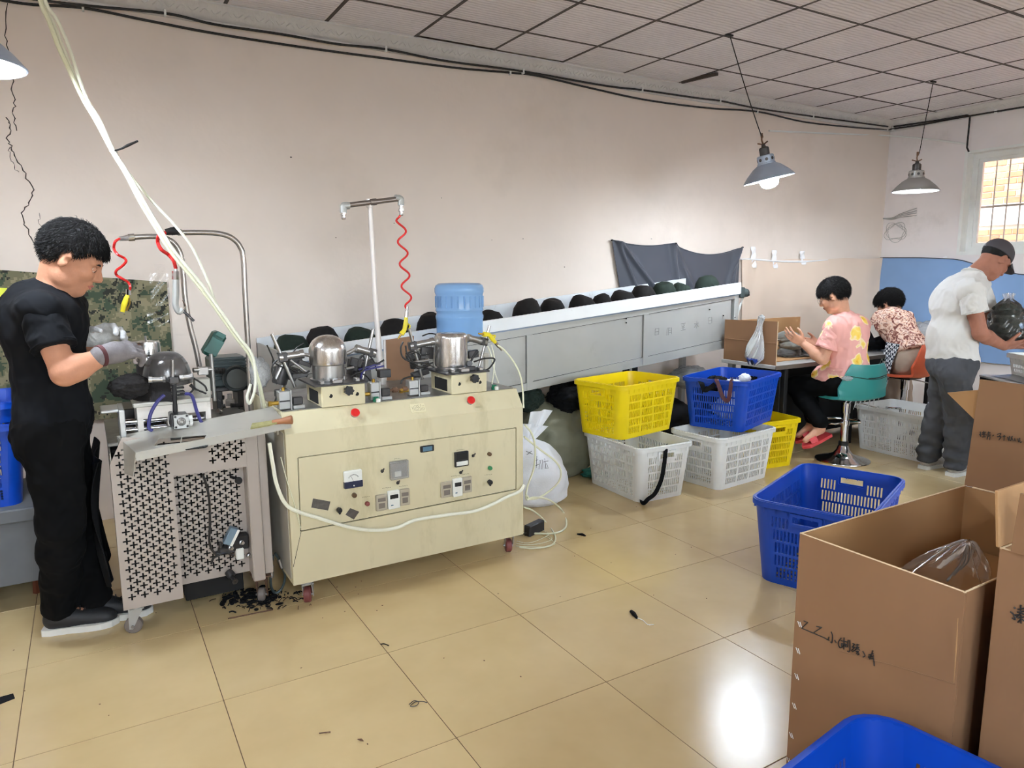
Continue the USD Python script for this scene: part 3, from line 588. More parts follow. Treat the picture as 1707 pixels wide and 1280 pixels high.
def station(t, blk, Yb, form, flat, zt, knob_px, bolts, Yform, depth=0.24, block_mat='cream_enamel', plate_mat='dark_steel'):
    """blk: front face in the picture; form: (left, right, top, foot) in the picture."""
    x0, x1, z0, z1 = rect_on(*blk, Yb); z0 = zt
    q = t.add('press_block', box(x0, x1, Yb, Yb+depth, z0, z1, 0.004), block_mat)
    t.add('block_opening', box(x0-0.002, x0+0.03, Yb+0.05, Yb+depth-0.05, z0+0.01, z1-0.03), 'dark_interior', parent=q)
    for u, v in bolts: t.add('block_hole', cyl(onY(u, v, Yb+0.003), onY(u, v, Yb-0.0015), 0.0085, n=16), 'dark_interior', parent=q)
    if knob_px: star_knob(t, onY(*knob_px, Yb-0.01), 0.019, q)
    pt = t.add('press_plate', box(x0-0.035, x1+0.01, Yb-0.015, Yb+depth+0.01, z1, z1+0.008, 0.002), plate_mat)
    t.add('plate_lug', cat_(*[box(x0+f*(x1-x0), x0+f*(x1-x0)+w, Yb-0.008, Yb+0.03, z1+0.008, z1+0.026, 0.003) for f, w in ((-0.02, 0.02), (0.26, 0.045), (0.78, 0.02))]), 'steel', parent=pt)
    ul, ur, vt, vf = form
    a, b = onY(ul, (vt+vf)/2, Yform), onY(ur, (vt+vf)/2, Yform); R = (b-a)[0]/2*0.955; c = (a+b)/2; zp = z1+0.008; ztop = onY((ul+ur)/2, vt, Yform+R*0.35)[2]; zf = onY((ul+ur)/2, vf, Yform-R)[2]
    zf = max(zf, zp+0.012); hh = ztop-zf
    if flat:
        pr = [(R*0.98, 0), (R, hh*0.08), (R*0.99, hh*0.7)]+[(R*0.99-0.024+0.024*math.cos(k), hh-0.024+0.024*math.sin(k)) for k in np.linspace(0, PI/2, 7)]+[(R*0.3, hh+0.001), (0, hh+0.001)]
    else:
        k0 = hh-R*0.86; pr = [(R*0.97, 0), (R, hh*0.1), (R, k0)]+[(R*math.cos(k)**0.88, k0+R*0.86*math.sin(k)) for k in np.linspace(0.1, PI/2, 18)]
        pr[-1] = (0.0, pr[-1][1])
    f = t.add('hat_form', lathe(pr, (c[0], c[1], zf), 56), 'polished_form', label='polished metal hat form with %s top' % ('flat' if flat else 'domed'))
    t.add('form_pedestal', lathe([(R*0.99, zp+0.001-zf), (R*0.99, zp+0.006-zf), (R*0.86, zp+0.008-zf), (R*0.86, -0.004), (R*0.97, 0.0), (0, 0)], (c[0], c[1], zf), 48), 'steel', parent=f)
    return c, R, zp
TT = MZT+0.003
c1, R1, zp1 = station(cm, (535.6, 641, 609, 675), 3.055, (513.7, 577.4, 557, 610), False, TT, (579, 650), ((551.5, 660), (595.3, 656.5)), 3.20)
c2, R2, zp2 = station(cm, (752.9, 622, 811.6, 652.5), 3.055, (725.5, 778, 553.5, 613), True, TT, (788, 630), ((765.5, 640), (800, 637)), 3.20)
for k in range(4):
    a = -2.2+k*0.45; cm.add('pedestal_bolt', cyl((c1[0]+R1*0.98*math.cos(a), c1[1]+R1*0.98*math.sin(a), zp1), (c1[0]+R1*0.98*math.cos(a), c1[1]+R1*0.98*math.sin(a), zp1+0.016), 0.005, n=8), 'steel')
clamp(cm, (453, 556.6), (491.8, 645), (467, 596), (505, 590), 3.22)
clamp(cm, (622, 548.6), (603, 640), (623, 588.4), (594, 581), 3.24)
clamp(cm, (682, 548), (704, 632), (684, 577), (722, 569), 3.24)
clamp(cm, (816, 543), (797, 618), (809, 570), (780, 563), 3.24)
valve(cm, 465, 652, 484, 671, 3.09); valve(cm, 618, 637.6, 632.6, 657, 3.09); valve(cm, 682.6, 634, 698, 651.5, 3.12)
regulator(cm, 627, 664, 3.075, TT); regulator(cm, 824, 646, 3.085, TT)
# pipe run between the stations, hoses, small fittings
pa, pb = onY(634, 645, 3.14), onY(681, 642, 3.14); pa[2] = pb[2] = TT+0.035
cm.add('air_pipe', cat_(tube([pa, pb], 0.006, 10), *[cyl(pa+(pb-pa)*f, pa+(pb-pa)*(f+0.16), 0.012, n=8) for f in (0.0, 0.42, 0.78)]), 'rust_iron')
def hoses(t, rows, Y, mat, r=0.004, name='air_hose', parent=None):
    for pts in rows: t.add(name, tube([onY(p[0], p[1], Y+(p[2] if len(p) > 2 else 0)) for p in pts], r, 7, 6), mat, parent=parent)
hoses(cm, [[(640, 610), (620, 614), (604, 620), (600, 640, .06)], [(634, 606), (612, 612), (598, 616)]], 3.2, 'blue_hose', 0.0045)
hoses(cm, [[(596, 612), (600, 596), (606, 594), (608, 606), (604, 618), (592, 622)], [(462, 600), (455, 608), (454, 622), (462, 640)], [(478, 652), (470, 648), (462, 660), (458, 670)],
           [(486, 612), (500, 618), (508, 622), (516, 618)], [(672, 570), (668, 580), (672, 596), (690, 604), (715, 604)], [(676, 576), (680, 592), (700, 612), (722, 604)],
           [(790, 603), (806, 598), (822, 597), (824, 602), (815, 614), (806, 617), (790, 616)], [(668, 640), (672, 632), (684, 628), (700, 628)], [(640, 600), (628, 606), (616, 602)]], 3.15, 'black_cable', 0.0042)
for (u, v, Y, hx, hy, hz, ang) in ((487, 603, 3.26, 0.045, 0.012, 0.014, 0.35), (476, 620, 3.30, 0.05, 0.02, 0.03, -0.3), (499, 625, 3.24, 0.035, 0.014, 0.012, 0.1), (508, 606, 3.22, 0.03, 0.01, 0.01, -0.4), (593, 604, 3.26, 0.03, 0.012, 0.02, -0.3), (612, 607, 3.28, 0.03, 0.014, 0.018, 0.3), (604, 626, 3.30, 0.04, 0.02, 0.03, 0.1),
        (690, 592, 3.28, 0.04, 0.014, 0.016, 0.3), (711, 588, 3.27, 0.035, 0.012, 0.03, -0.1), (700, 622, 3.26, 0.045, 0.016, 0.014, 0.2), (788, 590, 3.27, 0.03, 0.012, 0.02, 0.1), (470, 655, 3.2, 0.03, 0.02, 0.016, 0.0), (640, 622, 3.30, 0.03, 0.02, 0.02, 0.0)):
    cm.add('linkage_bracket', obox(onY(u, v, Y), (hx, hy, hz), (math.cos(ang), 0, math.sin(ang)), (0, 1, 0), 0.003), 'dark_steel')
for a, b, Y, r in (((505, 590), (517, 593), 3.21, 0.008), ((594, 581), (577, 590), 3.23, 0.009), ((722, 569), (728, 571), 3.22, 0.008), ((484, 600), (514, 622), 3.2, 0.005), ((590, 612), (577, 615), 3.16, 0.006), ((455, 610), (480, 600), 3.24, 0.007), ((690, 604), (716, 600), 3.2, 0.006), ((460, 632), (472, 606), 3.27, 0.009)):
    cm.add('push_rod', tube([onY(*a, Y), onY(*b, Y)], r, 10), 'steel')
hoses(cm, [[(445, 575), (452, 590), (460, 606), (478, 614), (500, 616)], [(462, 588), (470, 604), (490, 618), (512, 628)], [(506, 572), (494, 580), (484, 596), (480, 616)], [(600, 598), (610, 590), (622, 600), (628, 618)], [(585, 628), (598, 622), (612, 628), (620, 640)], [(676, 590), (690, 586), (704, 592), (716, 590)], [(684, 608), (698, 614), (712, 608), (724, 612)], [(704, 560), (716, 556), (728, 558), (734, 566)]], 3.23, 'black_cable', 0.0034)
cm.add('release_lever', tube([onY(785, 603, 3.13), onY(788, 596, 3.13), onY(796, 585, 3.13)], (0.005, 0.006, 0.009), 10), 'black_iron')
cm.add('lever_pivot', cat_(cyl(onY(783, 606, 3.12), onY(783, 606, 3.16), 0.014), box(c2[0]+R2*0.3, c2[0]+R2*0.9, 3.08, 3.1, zp2, zp2+0.02, 0.003)), 'dark_steel')
for m_ in (place(lathe([(0.03, 0), (0.034, 0.006), (0.034, 0.075), (0.028, 0.082), (0, 0.082)], n=18), onY(465, 640, 3.3), ry=0.3), place(lathe([(0.05, 0), (0.05, 0.085), (0, 0.085)], n=18), onY(700, 612, 3.36), ry=-0.1), place(lathe([(0.044, 0), (0.044, 0.1), (0, 0.1)], n=18), onY(592, 632, 3.34), ry=0.1)): cm.add('cylinder_housing', m_, 'dark_steel')
rr = random.Random(11); wl = []
for k in range(16):
    c = onY(rr.uniform(690, 722), rr.uniform(585, 618), 3.26); d = np.array([rr.uniform(-.05, .05), rr.uniform(-.04, .04), rr.uniform(-.03, .05)]); wl.append(tube([c, c+d*0.5+np.array([0, 0, .012]), c+d], 0.0011, 4, 4))
cm.add('loose_wires', cat_(*wl), 'galvanised', kind='stuff')
# hopper of wire mesh beside the second form
cm.add('wire_guard', cat_(*[tube([onY(696+3.4*k, 576-0.6*k, 3.3), onY(694+3.4*k, 612-0.4*k, 3.3)], 0.0012, 4) for k in range(9)], *[tube([onY(695, 577+9*k, 3.3), onY(724, 573+9*k, 3.3)], 0.0012, 4) for k in range(5)]), 'steel')
# T-shaped air pipe: pole, cross pipe, elbows, couplings
yp = 3.40
pole = cm.add('pipe_pole', cat_(tube([onY(617, 340, yp), onY(625, 490, yp), onY(636, 637, yp)], (0.0125, 0.0125, 0.0155), 14), cyl(onY(636, 628, yp), onY(636, 640, yp), 0.024), cyl(onY(616.8, 332, yp), onY(617.2, 346, yp), 0.018)), 'galvanised_pale') if paint('galvanised_pale', S(214, 206, 200), 0.4, metallic=0.25, var=0.06) else None
a, b = onY(572, 343, yp-0.02), onY(668, 331, yp)
cm.add('cross_pipe', cat_(tube([a, b], 0.0125, 14), cyl(a+(b-a)*0.45, a+(b-a)*0.56, 0.0165, n=14)), 'steel_pipe', parent=pole) if paint('steel_pipe', S(140, 130, 124), 0.32, metallic=0.85, var=0.1) else None
for (u, v, v2, Yq, s) in ((572, 343, 364, yp-0.02, 1), (668, 331, 358, yp, -1)):
    p = onY(u, v, Yq); e = onY(u, v2, Yq)
    cm.add('pipe_elbow', tube([p+np.array([0.03*s, 0, 0.002]), p+np.array([0.004*s, 0, 0]), p+np.array([0, 0, -0.008]), p+np.array([0, 0, -0.032])], 0.0165, 12, 4), 'galvanised', parent=pole)
    cm.add('coupling', lathe([(0.009, 0), (0.011, 0.004), (0.011, 0.018), (0.014, 0.02), (0.014, 0.032), (0.010, 0.034), (0.010, 0.05)], (p[0], p[1], e[2]-0.004), 14), 'chrome', parent=pole)
# spiral red air hose and yellow blow gun
def spiral(a, b, turns, rad, r, Y, sway=0.0, lead=0.06):
    P = []
    for k in range(int(turns*18)+1):
        s = k/(turns*18); c = onY(a[0]+(b[0]-a[0])*s+sway*math.sin(s*PI), a[1]+(b[1]-a[1])*s, Y)
        e = min(1, s/lead, (1-s)/lead); P.append(c+np.array([math.cos(s*turns*2*PI+PI/2)*rad*e, math.sin(s*turns*2*PI+PI/2)*rad*e*0.35, 0]))
    return tube(P, r, 8)
def gun(name, label, pts, Y, nut):
    t = Thing(name, label, 'air gun', loc=onY(*pts[0], Y)); P = [onY(u, v, Y) for u, v in pts]
    t.add('gun_body', tube(P, (0.009, 0.012, 0.011, 0.014), 10, 4), 'yellow_gun'); e = P[-1]; w = unit(P[-1]-P[-2])
    t.add('trigger', tube([P[1]+np.array([0.012, -0.004, 0]), (P[1]+P[2])/2+np.array([0.026, -0.004, 0.004]), P[2]+np.array([0.02, -0.004, -0.004])], 0.004, 6, 3), 'yellow_gun')
    t.add('hose_nut', cat_(cyl(P[0], P[0]-unit(P[1]-P[0])*0.03, 0.010, n=8), cyl(P[0]-unit(P[1]-P[0])*0.028, P[0]-unit(P[1]-P[0])*0.055, 0.007)), 'chrome')
    t.add('nozzle', cyl(e, e+w*0.03, 0.006, 0.004), 'brass'); return P
gp = gun('air_gun', 'yellow air blow gun hanging on a red spiral hose over the cream machine', [(677, 529), (676, 540), (674, 550), (669, 557)], yp, 1)
t = Thing('spiral_hose', 'red spiral air hose hanging from the T-shaped pipe', 'hose', loc=onY(668, 360, yp)); t.add('hose', spiral((667, 358), (680, 517), 4.3, 0.024, 0.0052, yp), 'red_hose')
gp = gun('air_gun', 'yellow air blow gun lying beside the flat-topped hat form', [(826, 571), (820, 564), (815, 558), (806, 557)], 3.2, 1)
cable('air_line', 'clear air line curving down from the gun at the right end of the cream machine', [onY(u, v, 3.2-k*0.04) for k, (u, v) in enumerate(((828, 574), (840, 583), (855, 601), (866, 622), (871, 645), (873, 680)))], 0.0045, 'clear_hose', cat='hose')
cm.add('white_lead', cat_(*[tube([onY(u, v, 3.2) for u, v in pts], 0.004, 6, 5) for pts in ([(813, 577), (818, 590), (822, 608), (826, 625), (831, 638)], [(819, 575), (824, 598), (823, 620), (820, 640)])]), 'white_hose')
# the white cable slung along the front
P = [onY(u, v, MY-0.014) for u, v in ((449, 738), (455, 775), (462, 810), (476, 840), (497, 853), (530, 863), (580, 878), (622, 884), (660, 880), (692, 867), (740, 859), (790, 852), (822, 840), (845, 828), (866, 819), (874, 808))]
cable('white_power_cable', 'thick white cable sagging across the front of the cream machine', P, 0.0085, 'white_hose')
cable('thin_wire', 'thin pale wire dangling at the left front of the cream machine', [onY(u, v, MY-0.006) for u, v in ((468, 762), (478, 800), (492, 845), (501, 880))], 0.002, 'clear_hose', cat='wire')
# ================================================================== LEFT PRESS CABINET WITH PUNCHED PANELS
LY = 3.1; ZT = 0.80
lp = Thing('press_cabinet', 'grey press cabinet on casters with cross-shaped holes and a dark domed form on top', 'machine', loc=(0.31, 3.4, 0))
def plus_holes(poly, x0, x1, z0, z1, px=0.046, pz=0.039, s=0.014, w=0.0032):
    hs, r = [], 0
    z = z0
    while z < z1:
        x = x0+(px/2 if r % 2 else 0)
        while x < x1:
            hs.append(sbox(x-s, z-w, x+s, z+w).union(sbox(x-w, z-s, x+w, z+s))); x += px
        z += pz/2; r += 1
    return poly.difference(unary_union(hs))
paint('cab_paint', S(172, 160, 150), 0.42, var=0.04, scale=4, dirt=S(140, 126, 112), dirt_at=(0.62, 0.85), dscale=3.5)
A = [onY(u, v, LY) for u, v in ((206, 1018), (306, 996), (183, 775), (203, 729))]
xl, xr_, zb = A[0][0], A[1][0], (A[0][2]+A[1][2])/2
left = Polygon([(xl, zb), (xr_, zb), (xr_, ZT+0.01), (A[3][0], A[3][2]), (A[2][0], A[2][2])])
lp.add('punched_panel', plate(plus_holes(left, xl+0.034, xr_-0.02, zb+0.05, 0.80), (0, LY, 0), (1, 0, 0), (0, 0, 1), 0.003), 'cab_paint', smooth=False)
OPX0, OPX1 = xr_, onY(416, 860, LY)[0]; OPZ1 = onY(355, 785, LY)[2]; OPZ0 = onY(360, 962, LY+0.09)[2]
PXR = onY(437, 870, LY)[0]; PX2 = onY(452, 870, LY)[0]
head = sbox(xr_, OPZ1, PXR, ZT)
lp.add('punched_header', plate(plus_holes(head, OPX1-0.13, PXR-0.06, OPZ1+0.045, 0.82, 0.046, 0.039), (0, LY, 0), (1, 0, 0), (0, 0, 1), 0.003), 'cab_paint', smooth=False)
lp.add('scratched_patch', tube([onY(u, v, LY-0.0004) for u, v in ((280, 778), (300, 770), (320, 778), (310, 770), (290, 772), (318, 764))], 0.0006, 4), 'dark_steel')
rec = sbox(OPX0-0.02, OPZ0, OPX1+0.005, OPZ1+0.01)
lp.add('punched_panel', plate(plus_holes(rec, OPX0+0.02, OPX1-0.01, OPZ0+0.04, OPZ1), (0, LY+0.085, 0), (1, 0, 0), (0, 0, 1), 0.003), 'cab_paint', smooth=False)
lp.add('opening_side', box(OPX1, OPX1+0.003, LY, LY+0.09, OPZ0, OPZ1), 'cab_paint')
zp_ = onY(440, 966, LY)[2]
lp.add('post', box(OPX1+0.001, PXR, LY-0.004, LY+0.05, zp_, ZT, 0.003), 'cab_paint'); lp.add('post', box(PXR+0.002, PX2, LY+0.01, LY+0.07, zp_+0.02, ZT, 0.003), 'cab_paint')
lp.add('carcass', cat_(box(xl+0.004, xl+0.008, LY+0.02, 3.7, zb+0.03, ZT-0.03), box(PX2-0.006, PX2, LY+0.09, 3.7, zb+0.03, ZT-0.01), box(xl+0.005, PX2, 3.69, 3.7, zb+0.03, ZT-0.01), box(xl+0.01, PX2, LY+0.1, 3.7, zb+0.02, zb+0.03)), 'grey_enamel')
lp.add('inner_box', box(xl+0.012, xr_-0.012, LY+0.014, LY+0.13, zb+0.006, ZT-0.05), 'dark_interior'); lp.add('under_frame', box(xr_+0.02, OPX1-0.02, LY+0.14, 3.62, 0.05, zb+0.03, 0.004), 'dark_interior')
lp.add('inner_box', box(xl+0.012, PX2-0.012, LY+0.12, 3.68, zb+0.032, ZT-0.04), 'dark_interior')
lp.add('side_return', box(xl+0.001, xl+0.004, LY+0.003, LY+0.2, zb, A[2][2], 0.0008), 'cab_paint')
lp.add('table_top', box(xl, PX2+0.004, LY+0.06, 3.72, ZT-0.012, ZT+0.002, 0.003), 'work_steel')
# the bent tray in front, higher at its right end, with a slot
tq = [np.array(p) for p in ((0.062, LY+0.075, 0.826), (0.114, 2.955, 0.800), (0.690, 2.955, 0.856), (0.690, LY+0.075, 0.852))]
ux = unit(tq[2]-tq[1]); uy = unit(tq[0]-tq[1]-ux*np.dot(tq[0]-tq[1], ux)); nz = np.cross(ux, uy)
def on_tray(u, v): d = ray(u, v); return CAM+d*(np.dot(tq[1]-CAM, nz)/np.dot(d, nz))
loc2 = lambda p: (np.dot(p-tq[1], ux), np.dot(p-tq[1], uy))
slot = Polygon([loc2(on_tray(u, v)) for u, v in ((259, 742), (266, 731), (342, 725.5), (338, 733))]).buffer(0.004)
tray = lp.add('tray', plate(Polygon([loc2(p) for p in (tq[0], tq[1], tq[2], np.array([0.69, 2.988, 0.8562]), np.array([0.668, 2.99, 0.854]), np.array([0.668, LY+0.075, 0.850]))]).difference(slot), tq[1], ux, uy, -0.003), 'tray_steel', smooth=False) if paint('tray_steel', S(178, 174, 164), 0.36, metallic=0.35, var=0.05, dirt=S(140, 132, 116), dirt_at=(0.6, 0.8), dscale=5) else None
lp.add('tray_slot_bar', tube([on_tray(301, 737.5)-nz*0.002, on_tray(303, 728)-nz*0.002], 0.002, 5), 'grey_enamel', parent=tray)
lp.add('slot_box', plate(slot.buffer(0.01), tq[1]-nz*0.03, ux, uy, 0.004), 'dark_interior', parent=tray)
lp.add('tray_lip', cat_(plate(Polygon([(0, 0), (np.linalg.norm(tq[2]-tq[1]), 0), (np.linalg.norm(tq[2]-tq[1]), -0.030), (0, -0.033)]), tq[1], ux, (0, 0, 1), 0.003)), 'tray_steel', parent=tray)
g0, g1, g2, g3 = tq[1], tq[0], np.array([0.075, 3.095, 0.69]), np.array([0.1, 2.99, 0.70])
gv = np.array([g0, g1, g2, g3]); lp.add('tray_gusset', trimesh.Trimesh(np.vstack([gv, gv+[0.003, 0, 0]]), [[0, 1, 2], [0, 2, 3], [4, 6, 5], [4, 7, 6], [0, 4, 5], [0, 5, 1], [3, 2, 6], [3, 6, 7], [0, 3, 7], [0, 7, 4], [1, 5, 6], [1, 6, 2]], process=False), 'tray_steel', parent=tray, smooth=False)
caster(lp, 0.075, 3.16, 'grey_rubber', zb, 2.9, 0.034) if paint('grey_rubber', S(120, 110, 102), 0.5, var=0.15) else None
caster(lp, PXR-0.01, 3.17, 'grey_rubber', zp_, 1.2, 0.03, 'rust_iron'); caster(lp, 0.09, 3.6, 'grey_rubber', zb, 2.0, 0.034); caster(lp, 0.5, 3.6, 'grey_rubber', zb, 2.0, 0.034)
# valve cluster in the opening
yv = LY+0.055
lp.add('valve_body', cat_(box(*rect_on(386, 890, 414, 914, yv)[:2], yv-0.02, yv+0.025, *rect_on(386, 890, 414, 914, yv)[2:], 0.005)), 'black_iron')
c = onY(385, 893, yv-0.03); lp.add('pressure_unit', obox(c, (0.038, 0.018, 0.02), (0.55, 0, 1.0), (0, 1, 0), 0.003), 'pale_blue_metal') if paint('pale_blue_metal', S(120, 142, 158), 0.35, metallic=0.5) else None
lp.add('unit_label', obox(c+np.array([0.013, -0.019, -0.006]), (0.037, 0.0008, 0.0055), (0.55, 0, 1.0), (0, 1, 0)), 'paper')
x0, x1, z0, z1 = rect_on(392, 911, 405.5, 930, yv); lp.add('solenoid', box(x0, x1, yv-0.025, yv+0.02, z0, z1, 0.004), 'white_plastic')
x0, x1, z0, z1 = rect_on(364, 906, 392, 926, yv); lp.add('manifold', cat_(box(x0, x1, yv-0.012, yv+0.02, z0+0.01, z1-0.012, 0.006), cyl((x0+0.01, yv, z1-0.014), (x0+0.01, yv, z1+0.01), 0.008), cyl((x0-0.012, yv, z0+0.016), (x0+0.004, yv, z0+0.016), 0.01)), 'dark_steel')
for u, v in ((401, 903), (414, 925), (383, 912)): lp.add('fitting', lathe([(0.011, 0), (0.011, 0.012), (0.007, 0.014), (0.007, 0.024), (0, 0.024)], onY(u, v, yv-0.01), 10, (0.3, -1, 0)), 'steel')
lp.add('knob_fitting', cat_(lathe([(0.014, 0), (0.016, 0.01), (0.014, 0.02), (0, 0.02)], onY(397, 800, LY+0.08), 12, (0, -1, 0)), cyl(onY(398, 798, LY+0.085), onY(385, 795, LY+0.07), 0.006)), 'black_iron')
lp.add('drain_fitting', cat_(lathe([(0.016, 0), (0.018, 0.012), (0.018, 0.03), (0.010, 0.034), (0, 0.034)], onY(380, 952, LY+0.06), 12, (0.4, -0.6, -0.6)), tube([onY(381, 955, LY+0.05), onY(386, 962, LY+0.03), onY(391, 968, LY+0.01)], 0.008, 8, 3), lathe([(0.006, 0), (0.014, 0.0), (0.014, 0.008), (0.006, 0.008)], onY(391, 968, LY+0.008), 6, (0.2, -1, -0.2))), 'dark_steel')
hoses(lp, [[(338, 791), (345, 812), (349, 835), (350, 870), (349, 900), (352, 915)], [(352, 915), (362, 925), (375, 921), (390, 926)], [(366, 925), (356, 930), (352, 940)]], LY+0.045, 'black_cable', 0.005, 'black_hose')
# press station with the dark domed form
bx0, bx1, bz0, bz1 = rect_on(228, 668, 351.5, 702, 3.19); bz0 = ZT+0.002; bz1 = onY(228, 680, 3.19)[2]; bw = bx1-bx0
br = sbox(bx0, bz0, bx1, bz1).difference(sbox(bx0+bw*0.075, bz0-0.01, bx0+bw*0.4, bz0+(bz1-bz0)*0.62)).difference(sbox(bx0+bw*0.61, bz0-0.01, bx1-bw*0.075, bz0+(bz1-bz0)*0.68))
lp.add('press_bridge', plate(br, (0, 3.19, 0), (1, 0, 0), (0, 0, 1), -0.22), 'bridge_paint', smooth=False) if paint('bridge_paint', S(214, 206, 196), 0.4, var=0.04, dirt=S(150, 140, 128), dirt_at=(0.58, 0.8), dscale=6) else None
lp.add('bridge_plate', box(bx0-0.012, bx1+0.004, 3.185, 3.43, bz1, bz1+0.018, 0.004), 'tray_steel')
for dz in (0.028, 0.062): lp.add('guide_shaft', cyl((bx0-0.06, 3.25, bz0+dz), (bx0+bw*0.4, 3.25, bz0+dz), 0.012), 'chrome')
lp.add('guide_shaft', cyl((bx0+bw*0.6, 3.25, bz0+0.05), (bx1-0.01, 3.25, bz0+0.05), 0.012), 'chrome')
x0, x1, z0, z1 = rect_on(199, 684, 209.5, 727, 3.13)
lp.add('end_bracket', cat_(box(x0, x1, 3.13, 3.32, ZT, z1, 0.003), box(x0-0.06, x0+0.004, 3.16, 3.30, z1-0.012, z1, 0.003)), 'aluminium')
regulator(lp, 220, 722, 3.13, ZT+0.002)
cd = np.array([onY(280, 640, 3.31)[0], 3.31, 0]); RD = (onY(320.6, 635, 3.31)-onY(239, 635, 3.31))[0]/2*0.97; zpd = bz1+0.018
zdt = onY(280, 588, 3.31)[2]; zd0 = onY(280, 645, 3.31-RD)[2]
ped = lp.add('form_pedestal', lathe([(RD*0.62, zpd), (RD*0.62, zpd+0.03), (RD*0.66, zpd+0.034), (RD*0.66, zd0), (0, zd0)], cd, 40), 'tray_steel')
lp.add('pedestal_ribs', cat_(*[box(cd[0]-RD*0.6, cd[0]+RD*0.62, cd[1]-RD*0.70, cd[1]-RD*0.4, zpd+0.006+k*0.016, zpd+0.012+k*0.016, 0.002) for k in range(3)]), 'dark_steel', parent=ped)
hd = zdt-zd0
paint('dark_felt', S(58, 54, 52), 0.6, var=0.12, scale=20, bump=0.0006, bscale=200, sheen=0.3); paint('dark_gloss', S(92, 88, 86), 0.22, metallic=0.5, var=0.08)
lp.add('domed_form', lathe([(RD*0.96, 0), (RD, hd*0.1), (RD*0.98, hd*0.4), (RD*0.9, hd*0.66), (RD*0.72, hd*0.86), (RD*0.42, hd*0.97), (0, hd)], (cd[0], cd[1], zd0), 56), 'dark_gloss', label='dark glossy domed hat form')
def shell_sector(R, h, a0, a1, lo, hi, c, t=0.006):
    def fn(U, V):
        a = a0+(a1-a0)*U; e = lo+(hi-lo)*V; ca, sa = np.cos(e), np.sin(e)
        return np.stack([c[0]+(R+t)*np.cos(a)*ca**0.7, c[1]+(R+t)*np.sin(a)*ca**0.7, c[2]+(h+t)*sa], -1)
    return grid_sheet(fn, 40, 14, 0.004)
lp.add('felt_cover', shell_sector(RD, hd, -0.62, PI+0.62, 0.02, PI/2-0.01, (cd[0], cd[1], zd0)), 'dark_felt', label='dark felt body stretched over the form')
lp.add('felt_cover', shell_sector(RD, hd, PI+0.6, 2*PI-0.6, 0.95, PI/2-0.01, (cd[0], cd[1], zd0)), 'dark_felt', label='front edge of the felt body')
yc_ = cd[1]-RD-0.03
rod = lp.add('press_rod', cat_(tube([onY(290, 640, yc_), onY(292.5, 692, yc_)], 0.0095, 12)), 'black_iron')
lp.add('rod_tip', tube([onY(287.6, 600, yc_), onY(288.5, 640, yc_)], 0.0065, 12), 'steel', parent=rod)
for (a, b) in (((248, 633), (276, 632)), ((300, 630), (322, 627))):
    p, q = onY(*a, yc_+0.01), onY(*b, yc_); w = unit(q-p)
    lp.add('clamp_cylinder', cat_(cyl(p, q, 0.012, n=16), cyl(p, p+w*0.014, 0.015, n=16), cyl(q-w*0.01, q, 0.014, n=6)), 'steel', parent=rod)
lp.add('clamp_block', cat_(box(onY(290, 634, yc_)[0]-0.018, onY(290, 634, yc_)[0]+0.018, yc_-0.016, yc_+0.016, onY(290, 639, yc_)[2], onY(290, 628, yc_)[2], 0.003), tube([onY(274, 633, yc_), onY(304, 631, yc_)], 0.006, 8)), 'dark_steel', parent=rod)
x0, x1, z0, z1 = rect_on(289.7, 691, 314.5, 713.5, 3.115)
ac = lp.add('front_cylinder', cat_(box(x0, x1, 3.115, 3.19, z0, z1, 0.004), box(x0-0.012, x0+0.004, 3.125, 3.19, z0+0.006, z1+0.006, 0.004)), 'dark_steel')
xm, zm = (x0+x1)/2, (z0+z1)/2; hw = (x1-x0)/2
face = sbox(x0, z0, x1, z1).difference(Polygon([(xm+hw*0.62*math.cos(a), zm+hw*0.62*math.sin(a)) for a in np.linspace(0, 2*PI, 28)])).difference(unary_union([Polygon([(xm+sx*hw*0.78+0.005*math.cos(a), zm+sz*hw*0.78+0.005*math.sin(a)) for a in np.linspace(0, 2*PI, 12)]) for sx in (-1, 1) for sz in (-1, 1)]))
lp.add('cylinder_face', plate(face, (0, 3.114, 0), (1, 0, 0), (0, 0, 1), 0.006), 'aluminium', parent=ac, smooth=False)
lp.add('cylinder_boss', cat_(lathe([(hw*0.55, 0), (hw*0.55, 0.004), (hw*0.4, 0.006), (hw*0.36, 0.002), (0.006, 0.004), (0.006, 0.010), (0, 0.010)], (xm, 3.112, zm), 24, (0, -1, 0))), 'steel', parent=ac)
lp.add('cylinder_fitting', cat_(lathe([(0.010, 0), (0.013, 0.006), (0.013, 0.016), (0, 0.016)], (x1, 3.13, zm+0.006), 8, (1, 0, 0)), lathe([(0.010, 0), (0.012, 0.004), (0.012, 0.012), (0, 0.012)], (x1+0.004, 3.13, zm-0.012), 8, (1, 0, -0.3))), 'white_plastic', parent=ac)
hoses(lp, [[(274, 658), (262, 670), (251, 690), (248, 712), (254, 718)], [(308, 656), (320, 660), (328, 685), (335, 702), (342, 709)]], 3.15, 'blue_hose', 0.007, 'braided_hose')
hoses(lp, [[(318, 640), (326, 648), (334, 652), (344, 656)], [(322, 630), (332, 636), (342, 644), (345, 652)], [(300, 657), (316, 655), (322, 648), (316, 642)]], 3.24, 'black_cable', 0.004, 'thin_hose')
lp.add('back_block', box(*rect_on(324, 632, 350, 656, 3.42)[:2], 3.40, 3.46, ZT+0.1, onY(337, 630, 3.42)[2], 0.004), 'tray_steel')
lp.add('side_clamp', cat_(tube([onY(351.5, 590, 3.42), onY(358, 668, 3.42)], 0.009, 12), tube([onY(322, 617, 3.4), onY(353, 615, 3.42)], 0.011, 12), obox(onY(338, 618, 3.41), (0.022, 0.014, 0.018), (1, 0, 0), (0, 1, 0), 0.003)), 'steel')
